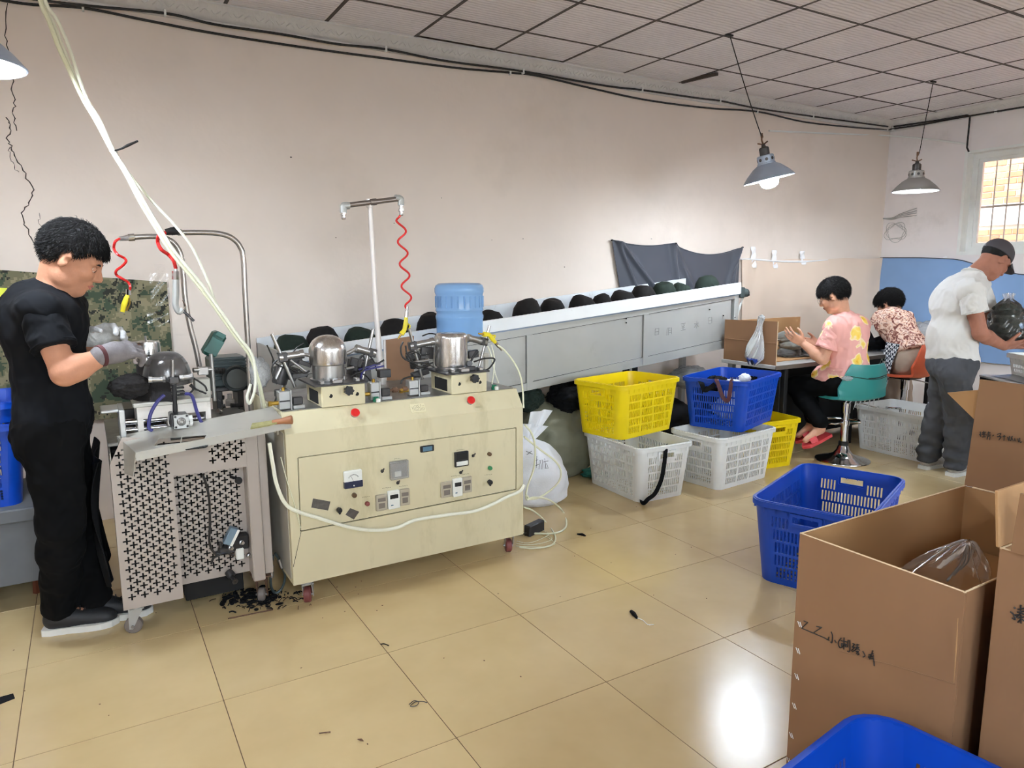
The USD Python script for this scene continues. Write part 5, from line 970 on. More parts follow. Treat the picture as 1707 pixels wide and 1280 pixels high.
# ================================================================== CARTONS
BT = 0.006
def slab4(P, nvec, t):
    """a flat four (or more)-cornered sheet of thickness t"""
    n_ = unit(nvec)*t; return trimesh.convex.convex_hull(np.array([p for p in P]+[np.array(p)+n_ for p in P]))
def carton(name, label, x0, x1, y0, y1, zt, flaps=(), wall_mat='cardboard'):
    t = Thing(name, label, 'box', loc=((x0+x1)/2, (y0+y1)/2, 0))
    t.add('side_panel', box(x0, x0+BT, y0, y1, 0, zt, 0.001), wall_mat); t.add('side_panel', box(x1-BT, x1, y0, y1, 0, zt, 0.001), wall_mat)
    t.add('side_panel', box(x0+BT, x1-BT, y0, y0+BT, 0, zt, 0.001), wall_mat); t.add('side_panel', box(x0+BT, x1-BT, y1-BT, y1, 0, zt, 0.001), wall_mat)
    t.add('bottom_panel', box(x0+BT, x1-BT, y0+BT, y1-BT, 0.002, 0.008), wall_mat)
    for k, q in enumerate((box(x0+BT, x0+BT+0.001, y0+BT, y1-BT, 0.01, zt-0.001), box(x1-BT-0.001, x1-BT, y0+BT, y1-BT, 0.01, zt-0.001), box(x0+BT, x1-BT, y0+BT, y0+BT+0.001, 0.01, zt-0.001), box(x0+BT, x1-BT, y1-BT-0.001, y1-BT, 0.01, zt-0.001))): t.add('inner_face', q, 'cardboard_inner')
    t.add('cut_edge', cat_(*[tube([a, b], 0.0024, 6) for a, b in (((x0+.003, y0, zt), (x0+.003, y1, zt)), ((x0, y1-.003, zt), (x1, y1-.003, zt)), ((x0, y0+.003, zt), (x1, y0+.003, zt)))]), 'cardboard_edge', kind='stuff')
    return t
b1 = carton('carton', 'large open brown carton with handwriting on its front, nearest the camera', 1.62, 2.454, 0.765, 1.195, 0.75)
zi = onX(1617, 916, 2.44)[2]
b1.add('inner_flap', slab4([(1.64, 0.78, zi-0.03), (2.44, 0.78, zi), (2.44, 1.185, zi), (1.64, 1.185, zi-0.03)], (0, 0, 1), 0.005), 'cardboard_inner')
zf1 = onX(1641, 634, 2.46)[2]
fl_ = b1.add('standing_flap', slab4([(2.449, 0.77, 0.752), (2.449, 1.192, 0.752), (2.47, 1.186, zf1), (2.47, 0.77, zf1)], (1, 0, 0), 0.005), 'cardboard', label='tall flap standing up at the far end')
b1.add('flap_crease', tube([(2.447, 1.165, 0.752), (2.447, 0.80, 0.752)], 0.0028, 6), 'cardboard_edge')
pa, pb, pc = onX(1632, 706, 2.462), onX(1638, 650, 2.472), onX(1579, 655, 2.50)
b1.add('folded_flap', slab4([pa+np.array([0, .002, 0]), pb+np.array([0, .002, 0]), pc], (1, 0, 0.3), 0.005), 'cardboard_inner', label='small flap bent outward')
b1.add('edge_slit', tube([onY(1597, 1030, 0.764), onY(1594, 1080, 0.764), onY(1590, 1138, 0.764)], (0.0006, 0.0018, 0.0006), 6), 'cardboard_inner')
b1.add('fold_line', tube([onX(1400, 1085, 1.6195), onX(1500, 1112, 1.6195), onX(1592, 1140, 1.6195)], 0.0016, 5), 'cardboard')
for k, (u, v) in enumerate(((1333, 1041), (1330, 1085), (1328, 1128), (1324, 1177), (1319, 1226), (1315, 1268))):
    c = onX(u, v, 1.619); b1.add('staple', cat_(tube([c+np.array([-0.001, 0.006, 0.008]), c+np.array([0, -0.001, -0.006])], 0.0012, 5), tube([c+np.array([0, 0.0, 0.008]), c+np.array([0, -0.007, -0.006])], 0.0014, 5)), 'paper')
def ink_on(t, X, lines, r=0.0016, name='handwriting', axis='x'):
    f = onX if axis == 'x' else onY
    t.add(name, cat_(*[tube([f(u, v, X) for u, v in ln], r, 5, 3 if len(ln) > 2 else 0) for ln in lines]), 'ink')
def mapz(lines, x0, y0, s): return [[(x0+a*s, y0+b*s) for a, b in ln] for ln in lines]
W1 = [[(300, 250), (365, 275)], [(365, 275), (262, 370)], [(262, 370), (455, 452)], [(510, 340), (600, 358)], [(600, 358), (455, 452)], [(455, 452), (640, 530), (700, 565), (720, 520)],
      [(755, 430), (780, 500), (770, 615), (745, 600)], [(700, 565), (725, 575)], [(815, 570), (845, 620)],
      [(925, 535), (880, 600), (885, 670), (915, 705)], [(975, 530), (970, 725)], [(920, 580), (1025, 600)], [(930, 630), (1010, 640), (1000, 670)], [(930, 630), (935, 680)], [(970, 650), (925, 700)], [(975, 650), (1010, 695)], [(1040, 570), (1035, 690)], [(1070, 570), (1070, 740), (1045, 765), (1030, 750)],
      [(1120, 630), (1150, 640), (1110, 690), (1150, 690), (1095, 745)], [(1110, 765), (1160, 740)], [(1170, 655), (1225, 650)], [(1195, 635), (1190, 730)], [(1165, 690), (1225, 690)], [(1190, 700), (1150, 745)], [(1195, 700), (1240, 745)], [(1170, 755), (1215, 760), (1180, 800)], [(1180, 765), (1225, 800), (1200, 820)],
      [(1285, 755), (1325, 830), (1290, 855)], [(1385, 820), (1465, 800)], [(1380, 850), (1470, 835)], [(1455, 745), (1425, 830), (1380, 865)], [(1410, 860), (1460, 850), (1480, 1005)], [(1410, 860), (1400, 890)], [(1415, 885), (1455, 880)]]
ink_on(b1, 1.6185, mapz(W1, 1310, 1010, 170/1707.0), 0.0014)
W2 = [[(385, 560), (400, 550)], [(395, 530), (400, 575)], [(410, 540), (445, 535)], [(410, 555), (445, 560)], [(425, 525), (428, 580)], [(412, 578), (445, 575)], [(415, 545), (440, 545)], [(455, 545), (485, 540)], [(468, 530), (470, 560)], [(450, 560), (490, 560)], [(460, 575), (480, 570), (478, 605)], [(460, 575), (455, 600)],
      [(505, 570), (515, 560)], [(545, 555), (580, 545), (565, 570)], [(545, 575), (580, 575), (560, 605)], [(595, 575), (620, 570)], [(608, 560), (605, 610)], [(640, 575), (645, 605)], [(655, 570), (650, 612)], [(670, 575), (690, 615)], [(680, 570), (665, 612)], [(700, 590), (705, 615)], [(730, 590), (738, 625)], [(745, 585), (750, 625), (765, 620)]]
ink_on(b1, 2.447, mapz(W2, 1560, 620, 240/1280.0), 0.0014)
# second carton, cut off by the right edge
b2 = carton('carton', 'second open brown carton cut off by the right edge of the photo', 1.66, 2.30, 0.20, 0.725, 0.86)
b2.add('outer_flap', slab4([(1.655, 0.725, 0.862), (2.28, 0.725, 0.862), (2.28, 0.738, 0.99), (1.655, 0.738, 0.985)], (0, 1, 0), 0.005), 'cardboard_inner', label='pale flap standing up')
b2.add('outer_flap', slab4([(1.657, 0.21, 0.862), (1.657, 0.70, 0.862), (1.648, 0.69, 0.995), (1.648, 0.21, 0.995)], (-1, 0, 0), 0.005), 'cardboard')
W3 = [[(590, 1130), (600, 1145)], [(555, 1170), (585, 1195), (600, 1240), (570, 1225)], [(585, 1200), (640, 1195)], [(620, 1150), (680, 1140)], [(650, 1110), (645, 1180)], [(615, 1175), (690, 1165)], [(650, 1180), (610, 1220)], [(650, 1180), (690, 1200)], [(620, 1225), (690, 1215)], [(652, 1200), (650, 1275)], [(650, 1235), (620, 1265)], [(655, 1235), (690, 1260)]]
ink_on(b2, 1.6585, mapz(W3, 1580, 800, 240/1280.0), 0.0016)
# thin clear plastic
material('clear_film', {'t': ('transparent_bsdf', {'color': (0.97, 0.97, 0.97)}), 'gl': ('glossy_bsdf', {'roughness': 0.12, 'color': (1, 1, 1)}), 'd': ('translucent_bsdf', {'color': (0.85, 0.86, 0.86)}), 'lw': ('layer_weight', {'blend': 0.35}), 'm1': ('mix_closure', {'fac': 0.16}), 'm2': ('mix_closure', {})},
    [('t.BSDF', 'm1.closure1'), ('d.BSDF', 'm1.closure2'), ('lw.fresnel', 'm2.fac'), ('m1.closure', 'm2.closure1'), ('gl.BSDF', 'm2.closure2')], surface='m2.closure')
material('milky_film', {'t': ('transparent_bsdf', {'color': (0.95, 0.95, 0.95)}), 'gl': ('glossy_bsdf', {'roughness': 0.2}), 'd': ('diffuse_bsdf', {'color': (0.78, 0.78, 0.78)}), 'tr': ('translucent_bsdf', {'color': (0.8, 0.8, 0.8)}), 'lw': ('layer_weight', {'blend': 0.4}), 'm0': ('mix_closure', {'fac': 0.5}), 'm1': ('mix_closure', {'fac': 0.5}), 'm2': ('mix_closure', {})},
    [('d.BSDF', 'm0.closure1'), ('tr.BSDF', 'm0.closure2'), ('t.BSDF', 'm1.closure1'), ('m0.closure', 'm1.closure2'), ('lw.fresnel', 'm2.fac'), ('m1.closure', 'm2.closure1'), ('gl.BSDF', 'm2.closure2')], surface='m2.closure')
def crumple(rx, ry, rz, seed, amp=0.25, sub=4, freq=3.0, squash=None):
    m = trimesh.creation.icosphere(sub, 1.0); v = np.array(m.vertices)
    n1 = meshkit.fbm(v*freq+seed*11.1, 4, seed)-0.5; n2 = np.abs(meshkit.fbm(v*freq*1.7+seed*5.3, 3, seed+7)-0.5)
    v = v*(1+amp*n1*2-amp*1.2*n2)[:, None]
    if squash is not None: v[:, 2] = np.maximum(v[:, 2], squash)
    return trimesh.Trimesh(v*np.array([rx, ry, rz]), m.faces, process=False)
c = onX(1612, 955, 2.0)
pts = [onX(u, v, X) for u, v, X in ((1563, 968, 1.66), (1600, 983, 1.66), (1640, 968, 1.8), (1665, 955, 2.0), (1638, 925, 2.2), (1612, 900, 2.2), (1592, 920, 2.0), (1575, 945, 1.8))]
base = np.array([1.85, 0.93, 0.66]); ap = onX(1613, 902, 1.97)
def bagfn(U, V):
    a = U*2*PI; h = V; r = (1-h)**0.8*0.095+0.012; w = 0.012*np.sin(a*7+h*5)*(1-h)+0.006*np.sin(a*13+2+h*9)
    x = base[0]*(1-h)+ap[0]*h+(r*1.25+w)*np.cos(a); y = base[1]*(1-h)+ap[1]*h+(r*0.85+w)*np.sin(a); z = base[2]*(1-h)+ap[2]*h+0.01*np.sin(a*5)*(1-h)
    return np.stack([x, y, z], -1)
t = Thing('plastic_bag', 'clear crumpled plastic bag sticking up in the near open carton', 'bag', loc=base)
t.add('film', grid_sheet(bagfn, 90, 20), 'clear_film', smooth=50)
t.add('fold_ridge', cat_(*[tube([base+np.array([-0.06+0.05*k, -0.04+0.01*k, 0.03]), base*0.45+ap*0.55+np.array([-0.02+0.02*k, -0.02, 0]), ap+np.array([0, 0, -0.01])], (0.003, 0.002, 0.0025), 5, 5) for k in range(3)]), 'clear_film')
# ================================================================== CLOTHS ON THE WALLS
paint('grey_cloth', S(66, 68, 77), 0.6, var=0.05, scale=3, sheen=0.2); paint('cream_cloth', S(228, 206, 186), 0.85, var=0.03, scale=2); paint('blue_cloth', S(128, 160, 202), 0.7, var=0.06, scale=1.6)
material('camo_cloth', {'g': ('texture_coordinate', {}), 'sn': ('vector_math', {'math_type': 'snap', 'vector2': (0.008, 0.008, 0.008)}), 'n': ('noise_texture', {'scale': 9.0, 'detail': 3.0, 'roughness': 0.7}), 'n2': ('noise_texture', {'scale': 14.0, 'detail': 3.0, 'roughness': 0.75}),
    'mp': ('mapping', {'location': (3.1, 1.7, 5.2)}), 'r': ('rgb_ramp', {'interpolate': False, 'ramp': [(0.0, S(62, 76, 58)), (0.42, S(112, 108, 82)), (0.53, S(140, 132, 104)), (0.66, S(90, 96, 72))]}),
    'r2': ('rgb_ramp', {'interpolate': False, 'ramp': [(0.0, (1, 1, 1)), (0.42, (0, 0, 0))]}), 'm': ('mix', {'color2': S(38, 40, 32)}), 'p': ('principled_bsdf', {'roughness': 0.85})},
    [('g.object', 'sn.vector1'), ('sn.vector', 'n.vector'), ('sn.vector', 'mp.vector'), ('mp.vector', 'n2.vector'), ('n.fac', 'r.fac'), ('n2.fac', 'r2.fac'), ('r.color', 'm.color1'), ('r2.color', 'm.fac'), ('m.color', 'p.base_color')])
def cloth_y(name, label, u_tl, u_tr, z_bot, Y, fold, mat, sag=None, nu=90, nv=40, skew=0.0, off=0.02):
    a, b = onY(*u_tl, Y), onY(*u_tr, Y)
    def fn(U, V):
        x = a[0]+(b[0]-a[0])*U+skew*V*(1-U); zt = a[2]+(b[2]-a[2])*U-(sag(U) if sag else 0); z = zt+(z_bot-zt)*V
        return np.stack([x, Y-off+0*U-fold(U, V), z], -1)
    t = Thing(name, label, 'cloth', loc=(a+b)/2); t.add('sheet', grid_sheet(fn, nu, nv, 0.002), mat, smooth=60); return t, fn
def fold_grey(U, V):
    d0 = np.abs(U-0.06-0.32*V); d1 = np.abs(U-0.44-0.02*V); d2 = np.abs(U-0.99+0.22*V); d3 = np.abs(U-0.04-0.12*V); d4 = np.abs(U-0.985+0.09*V); d5 = np.abs(U-0.46-0.2*V)
    return 0.010+0.034*np.exp(-(d0/0.020)**2)+0.034*np.exp(-(d1/0.018)**2)+0.034*np.exp(-(d2/0.018)**2)+0.026*np.exp(-(d3/0.014)**2)+0.022*np.exp(-(d4/0.013)**2)+0.022*np.exp(-(d5/0.026)**2)+0.04*np.sin(np.clip(U/0.44, 0, 1)*PI)*np.sin(V*PI*0.6)*(U < 0.44)+0.04*np.sin(np.clip((U-0.44)/0.56, 0, 1)*PI)*np.sin(V*PI*0.6)*(U >= 0.44)
sg = lambda U: np.where(U < 0.44, 0.035*np.sin(np.clip(U/0.44, 0, 1)*PI)**0.8, 0.085*np.sin(np.clip((U-0.44)/0.56, 0, 1)*PI)**0.8)
t, fn = cloth_y('wall_cloth', 'dark grey cloth pinned in swags to the wall above the conveyor', (1016, 400), (1229, 412), 1.05, Y1, fold_grey, 'grey_cloth', sg, 150, 50, 0.16)
t.add('hem', tube(fn(np.linspace(0, 1, 60), np.zeros(60))-np.array([0, 0.002, 0.0]), 0.006, 6), 'grey_cloth')
for U in (0.0, 0.44, 1.0): t.add('pin', cyl(fn(np.array(U), np.array(0.0))+np.array([0, 0.005, -0.004]), fn(np.array(U), np.array(0.0))+np.array([0, -0.012, -0.004]), 0.007, n=10), 'black_iron')
fc = lambda U, V: 0.006+0.012*np.sin(U*46+3*V)*np.exp(-U*9)+0.012*np.exp(-((U-0.985)/0.02)**2)+0.010*np.sin(U*22+1.2*np.sin(V*4))*(U > 0.62)*np.clip((U-0.62)*4, 0, 1)+0.006*V*np.sin(U*14)
t, fn = cloth_y('wall_cloth', 'cream cloth taped along its top edge in the corner behind the seated woman', (1233, 433), (1468, 429), 0.72, Y1, fc, 'cream_cloth', lambda U: 0.012*np.sin(U*9)**2, 140, 40, 0.03)
t.add('top_tape', tube([onY(u, v, Y1-0.03) for u, v in ((1234, 432), (1255, 432), (1292, 435), (1335, 436), (1380, 433))], (0.006, 0.010, 0.009, 0.012, 0.004), 6, 5), 'tape_white') if paint('tape_white', S(240, 238, 238), 0.35) else None
for k, (u, v0, v1) in enumerate(((1258, 411, 446), (1293, 417, 447), (1340, 418, 441))):
    x0, x1, z0, z1 = rect_on(u-3.6, v0, u+3.6, v1, Y1-0.034); t.add('tape_strip', grid_sheet(lambda U, V: np.stack([x0+(x1-x0)*U+0.006*np.sin(V*7+k), Y1-0.006-0.03*V+0.004*np.sin(V*16+U*4), z1+(z0-z1)*V], -1), 6, 24, 0.001), 'tape_white')
A_ = np.array([X1-0.02, 4.785, 1.592])
zt_ = lambda y: np.interp(y, (1.2, 2.2, 3.36, 3.6, 3.95, 4.3, 4.79), (1.34, 1.36, 1.405, 1.45, 1.56, 1.582, 1.592))
def fb(U, V):
    y = 4.785-3.4*U; z = zt_(y)*(1-V)+0.55*V; w = 0.02*np.sin(U*34+2*np.sin(V*5))*V+0.012*np.sin(U*9+V*7)+0.01*np.sin(U*60-V*9)*V
    return np.stack([X1-0.028-np.abs(w), y, z], -1)
t = Thing('wall_cloth', 'light blue cloth hung along the right wall under the window', 'cloth', loc=(X1, 3.1, 1)); t.add('sheet', grid_sheet(fb, 150, 40, -0.002), 'blue_cloth', smooth=60)
p = onX(1576, 433, X1-0.035); t.add('tape_piece', obox(p, (0.002, 0.02, 0.035), (1, 0, 0), (0, 1, -0.25)), 'tape_white')
t.add('hem_cord', tube([fb(np.array(U), np.array(0.0))+np.array([-0.004, 0, 0.0]) for U in np.linspace(0, 1, 40)], 0.005, 6), 'grey_cloth')
fcam = lambda U, V: 0.004+0.008*np.sin(U*17+2*V)**2+0.006*V
t, fn = cloth_y('wall_cloth', 'green and brown camouflage cloth taped to the wall behind the man in black', (-190, 436), (277, 470), 0.62, Y1, fcam, 'camo_cloth', None, 80, 30)
material('tape_clear', {'t': ('transparent_bsdf', {}), 'gl': ('glossy_bsdf', {'roughness': 0.15}), 'm': ('mix_closure', {'fac': 0.05})}, [('t.BSDF', 'm.closure1'), ('gl.BSDF', 'm.closure2')], surface='m.closure')
for u0, v0, u1, v1 in ((190, 448, 206, 500), (250, 455, 282, 510), (245, 520, 281, 545), (258, 440, 276, 470)):
    x0, x1, z0, z1 = rect_on(u0, v0, u1, v1, Y1-0.03); t.add('clear_tape', grid_sheet(lambda U, V: np.stack([x0+(x1-x0)*U, Y1-0.034+0.004*np.sin(V*13+U*9), z1+(z0-z1)*V], -1), 10, 14), 'tape_clear')
p0, p1 = onY(-20, 480, Y1-0.06), onY(11, 500, Y1-0.06)
t = Thing('yellow_sheet', 'bright yellow-green sheet on the wall behind the shoulder of the man in black', 'sheet', loc=p0)
t.add('sheet', slab4([onY(-60, 478, Y1-0.04), onY(12, 480, Y1-0.04), onY(9, 504, Y1-0.04), onY(-60, 508, Y1-0.04)], (0, -1, 0), 0.002), 'sheet_yellow') if paint('sheet_yellow', S(226, 232, 60), 0.5) else None
# ================================================================== SACKS AND BAGS ON THE FLOOR
paint('woven_white', S(226, 226, 228), 0.5, var=0.05, scale=6, bump=0.001, bscale=120); paint('woven_green', S(128, 126, 104), 0.6, var=0.12, scale=6, bump=0.001, bscale=120)
paint('black_fabric', S(13, 13, 15), 0.85, var=0.2, scale=12, spec=0.2); paint('net_teal', S(40, 110, 96), 0.6, var=0.3, scale=30)
def sack_mesh(R, h, seed, neck=True, lean=(0, 0), wob=0.16):
    pr = [(0, 0.0), (R*0.8, 0.0), (R*0.98, h*0.06), (R*1.06, h*0.22), (R*1.02, h*0.42), (R*0.86, h*0.6), (R*0.58, h*0.74), (R*0.26, h*0.82)]
    if neck: pr += [(R*0.18, h*0.86), (R*0.28, h*0.92), (R*0.36, h*1.0), (R*0.30, h*1.0), (0, h*0.93)]
    else: pr += [(0, h*0.86)]
    q = [pr[0]]
    for a, b in zip(pr[:-1], pr[1:]): q += [(a[0]+(b[0]-a[0])*k/4, a[1]+(b[1]-a[1])*k/4) for k in range(1, 5)]
    m = lathe(q, n=64); v = np.array(m.vertices); a = np.arctan2(v[:, 1], v[:, 0]); hz = v[:, 2]/h
    n1 = meshkit.fbm(v*7+seed*3.7, 4, seed)-0.5; cr = np.sin(a*9+seed+3*np.sin(hz*6))*0.04*np.clip(hz*2-0.5, 0, 1)
    v[:, :2] *= (1+wob*2*n1+cr)[:, None]; v[:, 0] += lean[0]*hz**2; v[:, 1] += lean[1]*hz**2; v[:, 2] += 0.05*h*n1*np.clip(hz*4, 0, 1)
    return trimesh.Trimesh(v, m.faces, process=False)
t = Thing('woven_sack', 'full white woven sack with handwriting, beside the right end of the cream machine', 'sack', loc=(2.40, 3.78, 0), local=True)
t.add('sack_body', sack_mesh(0.225, 0.48, 2, False, (-0.06, 0.0)), 'woven_white', smooth=60)
nk = np.array([-0.055, -0.02, 0.37])
t.add('tied_mouth', cat_(*[grid_sheet(lambda U, V, s=s, dx=dx, dz=dz, w=w: np.stack([nk[0]+dx*V+w*(U-0.5)*(0.35+V), nk[1]-0.02*V+0.02*np.sin(U*9+s)*V, nk[2]+dz*V-0.02*np.abs(U-0.5)*V], -1), 14, 12, 0.003) for s, dx, dz, w in ((1, 0.10, 0.22, 0.11), (4, -0.08, 0.15, 0.16), (7, 0.05, 0.12, 0.14))]), 'woven_white', smooth=60)
t.add('tie_string', lathe([(0.05, -0.006), (0.056, 0), (0.05, 0.006)], nk, 20), 'ink')
P3 = lambda u, v: onY(u, v, 3.555)-np.array([2.40, 3.78, 0])
t.add('handwriting', cat_(*[tube([P3(u, v) for u, v in ln], 0.0014, 4) for ln in ([(892, 768), (897, 766)], [(895, 760), (894, 780)], [(889, 778), (898, 774)], [(899, 768), (905, 766), (903, 782)], [(901, 768), (898, 782)], [(908, 764), (910, 780)], [(906, 770), (914, 768)], [(911, 772), (914, 781), (908, 780)], [(878, 758), (886, 752)], [(877, 752), (888, 757)])]), 'ink')
t = Thing('woven_sack', 'grey-green sack slumped behind the white sack under the conveyor', 'sack', loc=(2.90, 4.30, 0), local=True)
t.add('sack_body', sack_mesh(0.30, 0.66, 5, False, (0.02, 0.04), 0.3), 'woven_green', smooth=60)
t.add('teal_netting', place(crumple(0.12, 0.09, 0.04, 3, 0.4, 3, squash=-0.8), (0.16, -0.34, 0.035)), 'net_teal', smooth=60)
t = Thing('black_bag', 'black cloth bundle on top of the grey-green sack', 'bag', loc=(2.98, 4.20, 0.56), local=True)
t.add('bundle', crumple(0.17, 0.14, 0.12, 6, 0.25, 4), 'black_fabric', smooth=60)
t = Thing('black_bag', 'dark olive bundle beside the black one under the conveyor', 'bag', loc=(2.66, 4.28, 0.56), local=True)
t.add('bundle', crumple(0.13, 0.12, 0.10, 8, 0.25, 4), 'hat_green', smooth=60)
t = Thing('plastic_bag', 'milky plastic bag of goods lying under the conveyor behind the blue crate', 'bag', loc=onY(1150, 625, 4.42)-np.array([0, 0, 0.02]), local=True)
t.add('film', crumple(0.20, 0.15, 0.10, 4, 0.3, 4), 'milky_film', smooth=60)
t.add('contents', crumple(0.15, 0.11, 0.07, 5, 0.3, 3), 'woven_white', smooth=60)
zz = onY(1150, 625, 4.42)[2]-0.13
t = Thing('stacked_goods', 'dark covered stack of goods under the upper end of the conveyor', 'goods', loc=(4.0, 4.4, 0)); t.add('cover', place(crumple(0.42, 0.24, zz/2, 9, 0.08, 4), (3.98, 4.44, zz/2)), 'black_fabric', smooth=60)
# things in and on the crates
t = Thing('cloth_bundle', 'white and navy cloths heaped inside the blue crate of the middle stack', 'cloths', loc=(3.977, 3.565, 0.37), local=True)
t.add('white_cloth', place(crumple(0.20, 0.13, 0.15, 2, 0.3, 4), (0.0, -0.02, 0.17)), 'woven_white', smooth=60); t.add('navy_cloth', place(crumple(0.13, 0.12, 0.14, 7, 0.3, 4), (-0.1, 0.06, 0.20)), 'black_fabric', smooth=60); t.add('peak', place(crumple(0.05, 0.04, 0.035, 3, 0.3, 3), (0.06, -0.06, 0.325)), 'woven_white', smooth=60)
def strap(label, pts, w=0.016, mat='black_fabric', name='strap'):
    p = smooth_path(np.array(pts), 6); t_ = np.gradient(p, axis=0); sd_ = np.cross(t_, FW); sd_ /= np.linalg.norm(sd_, axis=1, keepdims=True)
    v = np.vstack([p-sd_*w, p+sd_*w, p-sd_*w-FW*0.003, p+sd_*w-FW*0.003]); n = len(p); f = []
    for i in range(n-1): f += [[i, i+1, n+i+1], [i, n+i+1, n+i], [2*n+i, 3*n+i+1, 2*n+i+1], [2*n+i, 3*n+i, 3*n+i+1], [i, 2*n+i+1, i+1], [i, 2*n+i, 2*n+i+1], [n+i, n+i+1, 3*n+i+1], [n+i, 3*n+i+1, 3*n+i]]
    t = Thing(name, label, 'strap', loc=p[0]); t.add('webbing', trimesh.Trimesh(v, f, process=False), mat); return t
strap('black strap hanging over the rim of the lower white crate to the floor', [onY(1113, 742, 3.36), onY(1110, 748, 3.285), onY(1107, 775, 3.285), onY(1102, 800, 3.29), onY(1092, 822, 3.285), onY(1080, 832, 3.27), onZ(1074, 838, 0.02), onZ(1070, 836, 0.016), onZ(1066, 822, 0.016)], 0.013)
paint('strap_red', S(72, 24, 30), 0.6, var=0.3, scale=40)
strap('dark red and black strap looped over the side of the stacked blue crate', [onY(1192, 636, 3.46), onY(1194, 633, 3.42), onY(1199, 646, 3.395), onY(1205, 662, 3.375), onY(1213, 668, 3.345), onY(1217, 652, 3.33), onY(1219, 637, 3.325), onY(1222, 633, 3.35)], 0.013, 'strap_red')
strap('black strap hanging inside the handle of the stacked blue crate', [onY(1166, 634, 3.56), onY(1170, 640, 3.51), onY(1174, 650, 3.495), onY(1184, 646, 3.455), onY(1192, 640, 3.43)], 0.016)
c = onZ(1070, 827, 0.014); t = Thing('tape_scrap', 'black scrap stuck at the foot of the lower white crate', 'scrap', loc=c); t.add('scrap', obox(c, (0.03, 0.012, 0.006), (1, -0.6, 0), (0, 1, 0), 0.002), 'black_fabric')

c = onY(1051, 615, Y1-0.03); t = Thing('switch_box', 'small black switch box on the wall under the conveyor above the yellow crate', 'switch', loc=c); t.add('cover', box(c[0]-0.07, c[0]+0.07, Y1-0.05, Y1, c[2]-0.045, c[2]+0.045, 0.006), 'black_plastic'); t.add('rocker', box(c[0]-0.03, c[0]+0.0, Y1-0.056, Y1-0.05, c[2]-0.02, c[2]+0.02, 0.003), 'white_plastic')
# ================================================================== WORK TABLES, STOOLS, THINGS ON THEM
TZ = 0.75
paint('table_grey', S(178, 176, 172), 0.35, var=0.12, scale=8, dirt=S(120, 116, 112), dirt_at=(0.55, 0.8), dscale=6); paint('table_edge', S(92, 84, 76), 0.6, var=0.15); paint('black_panel', S(16, 16, 17), 0.8)
t = Thing('work_table', 'long grey-topped work table against the back wall where the women sit', 'table', loc=(5.4, 4.15, 0))
t.add('table_top', box(4.42, 6.75, 3.55, 4.09, TZ-0.03, TZ, 0.004), 'table_grey'); t.add('top_edging', box(4.415, 6.755, 3.543, 3.55, TZ-0.032, TZ-0.001, 0.001), 'table_edge')
for x in (4.64, 5.5, 6.66):
    for y in (3.64, 4.04): t.add('table_leg', box(x-0.02, x+0.02, y-0.02, y+0.02, 0, TZ-0.03, 0.003), 'black_iron')
t.add('skirt_board', box(4.63, 6.70, 4.0, 4.02, 0.02, TZ-0.03, 0.002), 'black_panel'); t.add('skirt_board', box(4.61, 4.63, 3.66, 4.02, 0.02, TZ-0.03, 0.002), 'black_panel')
# cut-down carton on the table's left end
t = Thing('table_carton', 'cut-open brown carton standing on the left end of the work table', 'box', loc=(4.75, 4.0, TZ))
z1 = onX(1300, 536, 4.43)[2]; z2 = onX(1233, 534, 4.43)[2]
t.add('side_panel', slab4([(4.425, 3.555, TZ+0.001), (4.425, 4.07, TZ+0.001), (4.425, 4.07, z2), (4.425, 3.555, z1)], (1, 0, 0), 0.006), 'cardboard')
t.add('side_panel', box(4.431, 5.35, 4.064, 4.07, TZ+0.001, z2-0.01, 0.001), 'cardboard_inner'); t.add('bottom_panel', box(4.431, 5.35, 3.70, 4.064, TZ+0.001, TZ+0.006), 'cardboard_inner')
t.add('panel_crease', tube([(4.4245, 3.56, TZ+0.17), (4.4245, 4.06, TZ+0.17)], 0.002, 5), 'cardboard'); t.add('cut_edge', tube([(4.428, 3.556, z1), (4.428, 3.556, TZ+0.004)], 0.0035, 5), 'cardboard_edge')
# plastic bag hung over its side
bc = onX(1268, 560, 4.40)
def hung(U, V):
    a = U*2*PI; r = np.interp(V, (0, 0.12, 0.3, 0.6, 0.85, 1), (0.028, 0.02, 0.035, 0.075, 0.085, 0.03)); w = 0.012*np.sin(a*5+V*8)*V+0.006*np.sin(a*9+V*17)
    return np.stack([4.392+(r*0.42+w*0.4)*np.cos(a)-0.03*V, bc[1]+0.06*V*0.5+(r+w)*np.sin(a), z1+0.012-0.35*V], -1)
t = Thing('plastic_bag', 'clear crumpled plastic bag hanging on the side of the table carton', 'bag', loc=bc); t.add('film', grid_sheet(hung, 70, 30), 'milky_film', smooth=60); t.add('knot', place(crumple(0.02, 0.03, 0.03, 5, 0.3, 3), (4.40, bc[1], z1+0.015)), 'milky_film', smooth=60)
paint('cap_grey', S(112, 112, 104), 0.8, var=0.12, scale=14, sheen=0.3); paint('cap_grey_dark', S(72, 72, 70), 0.8, var=0.15, scale=14, sheen=0.3)
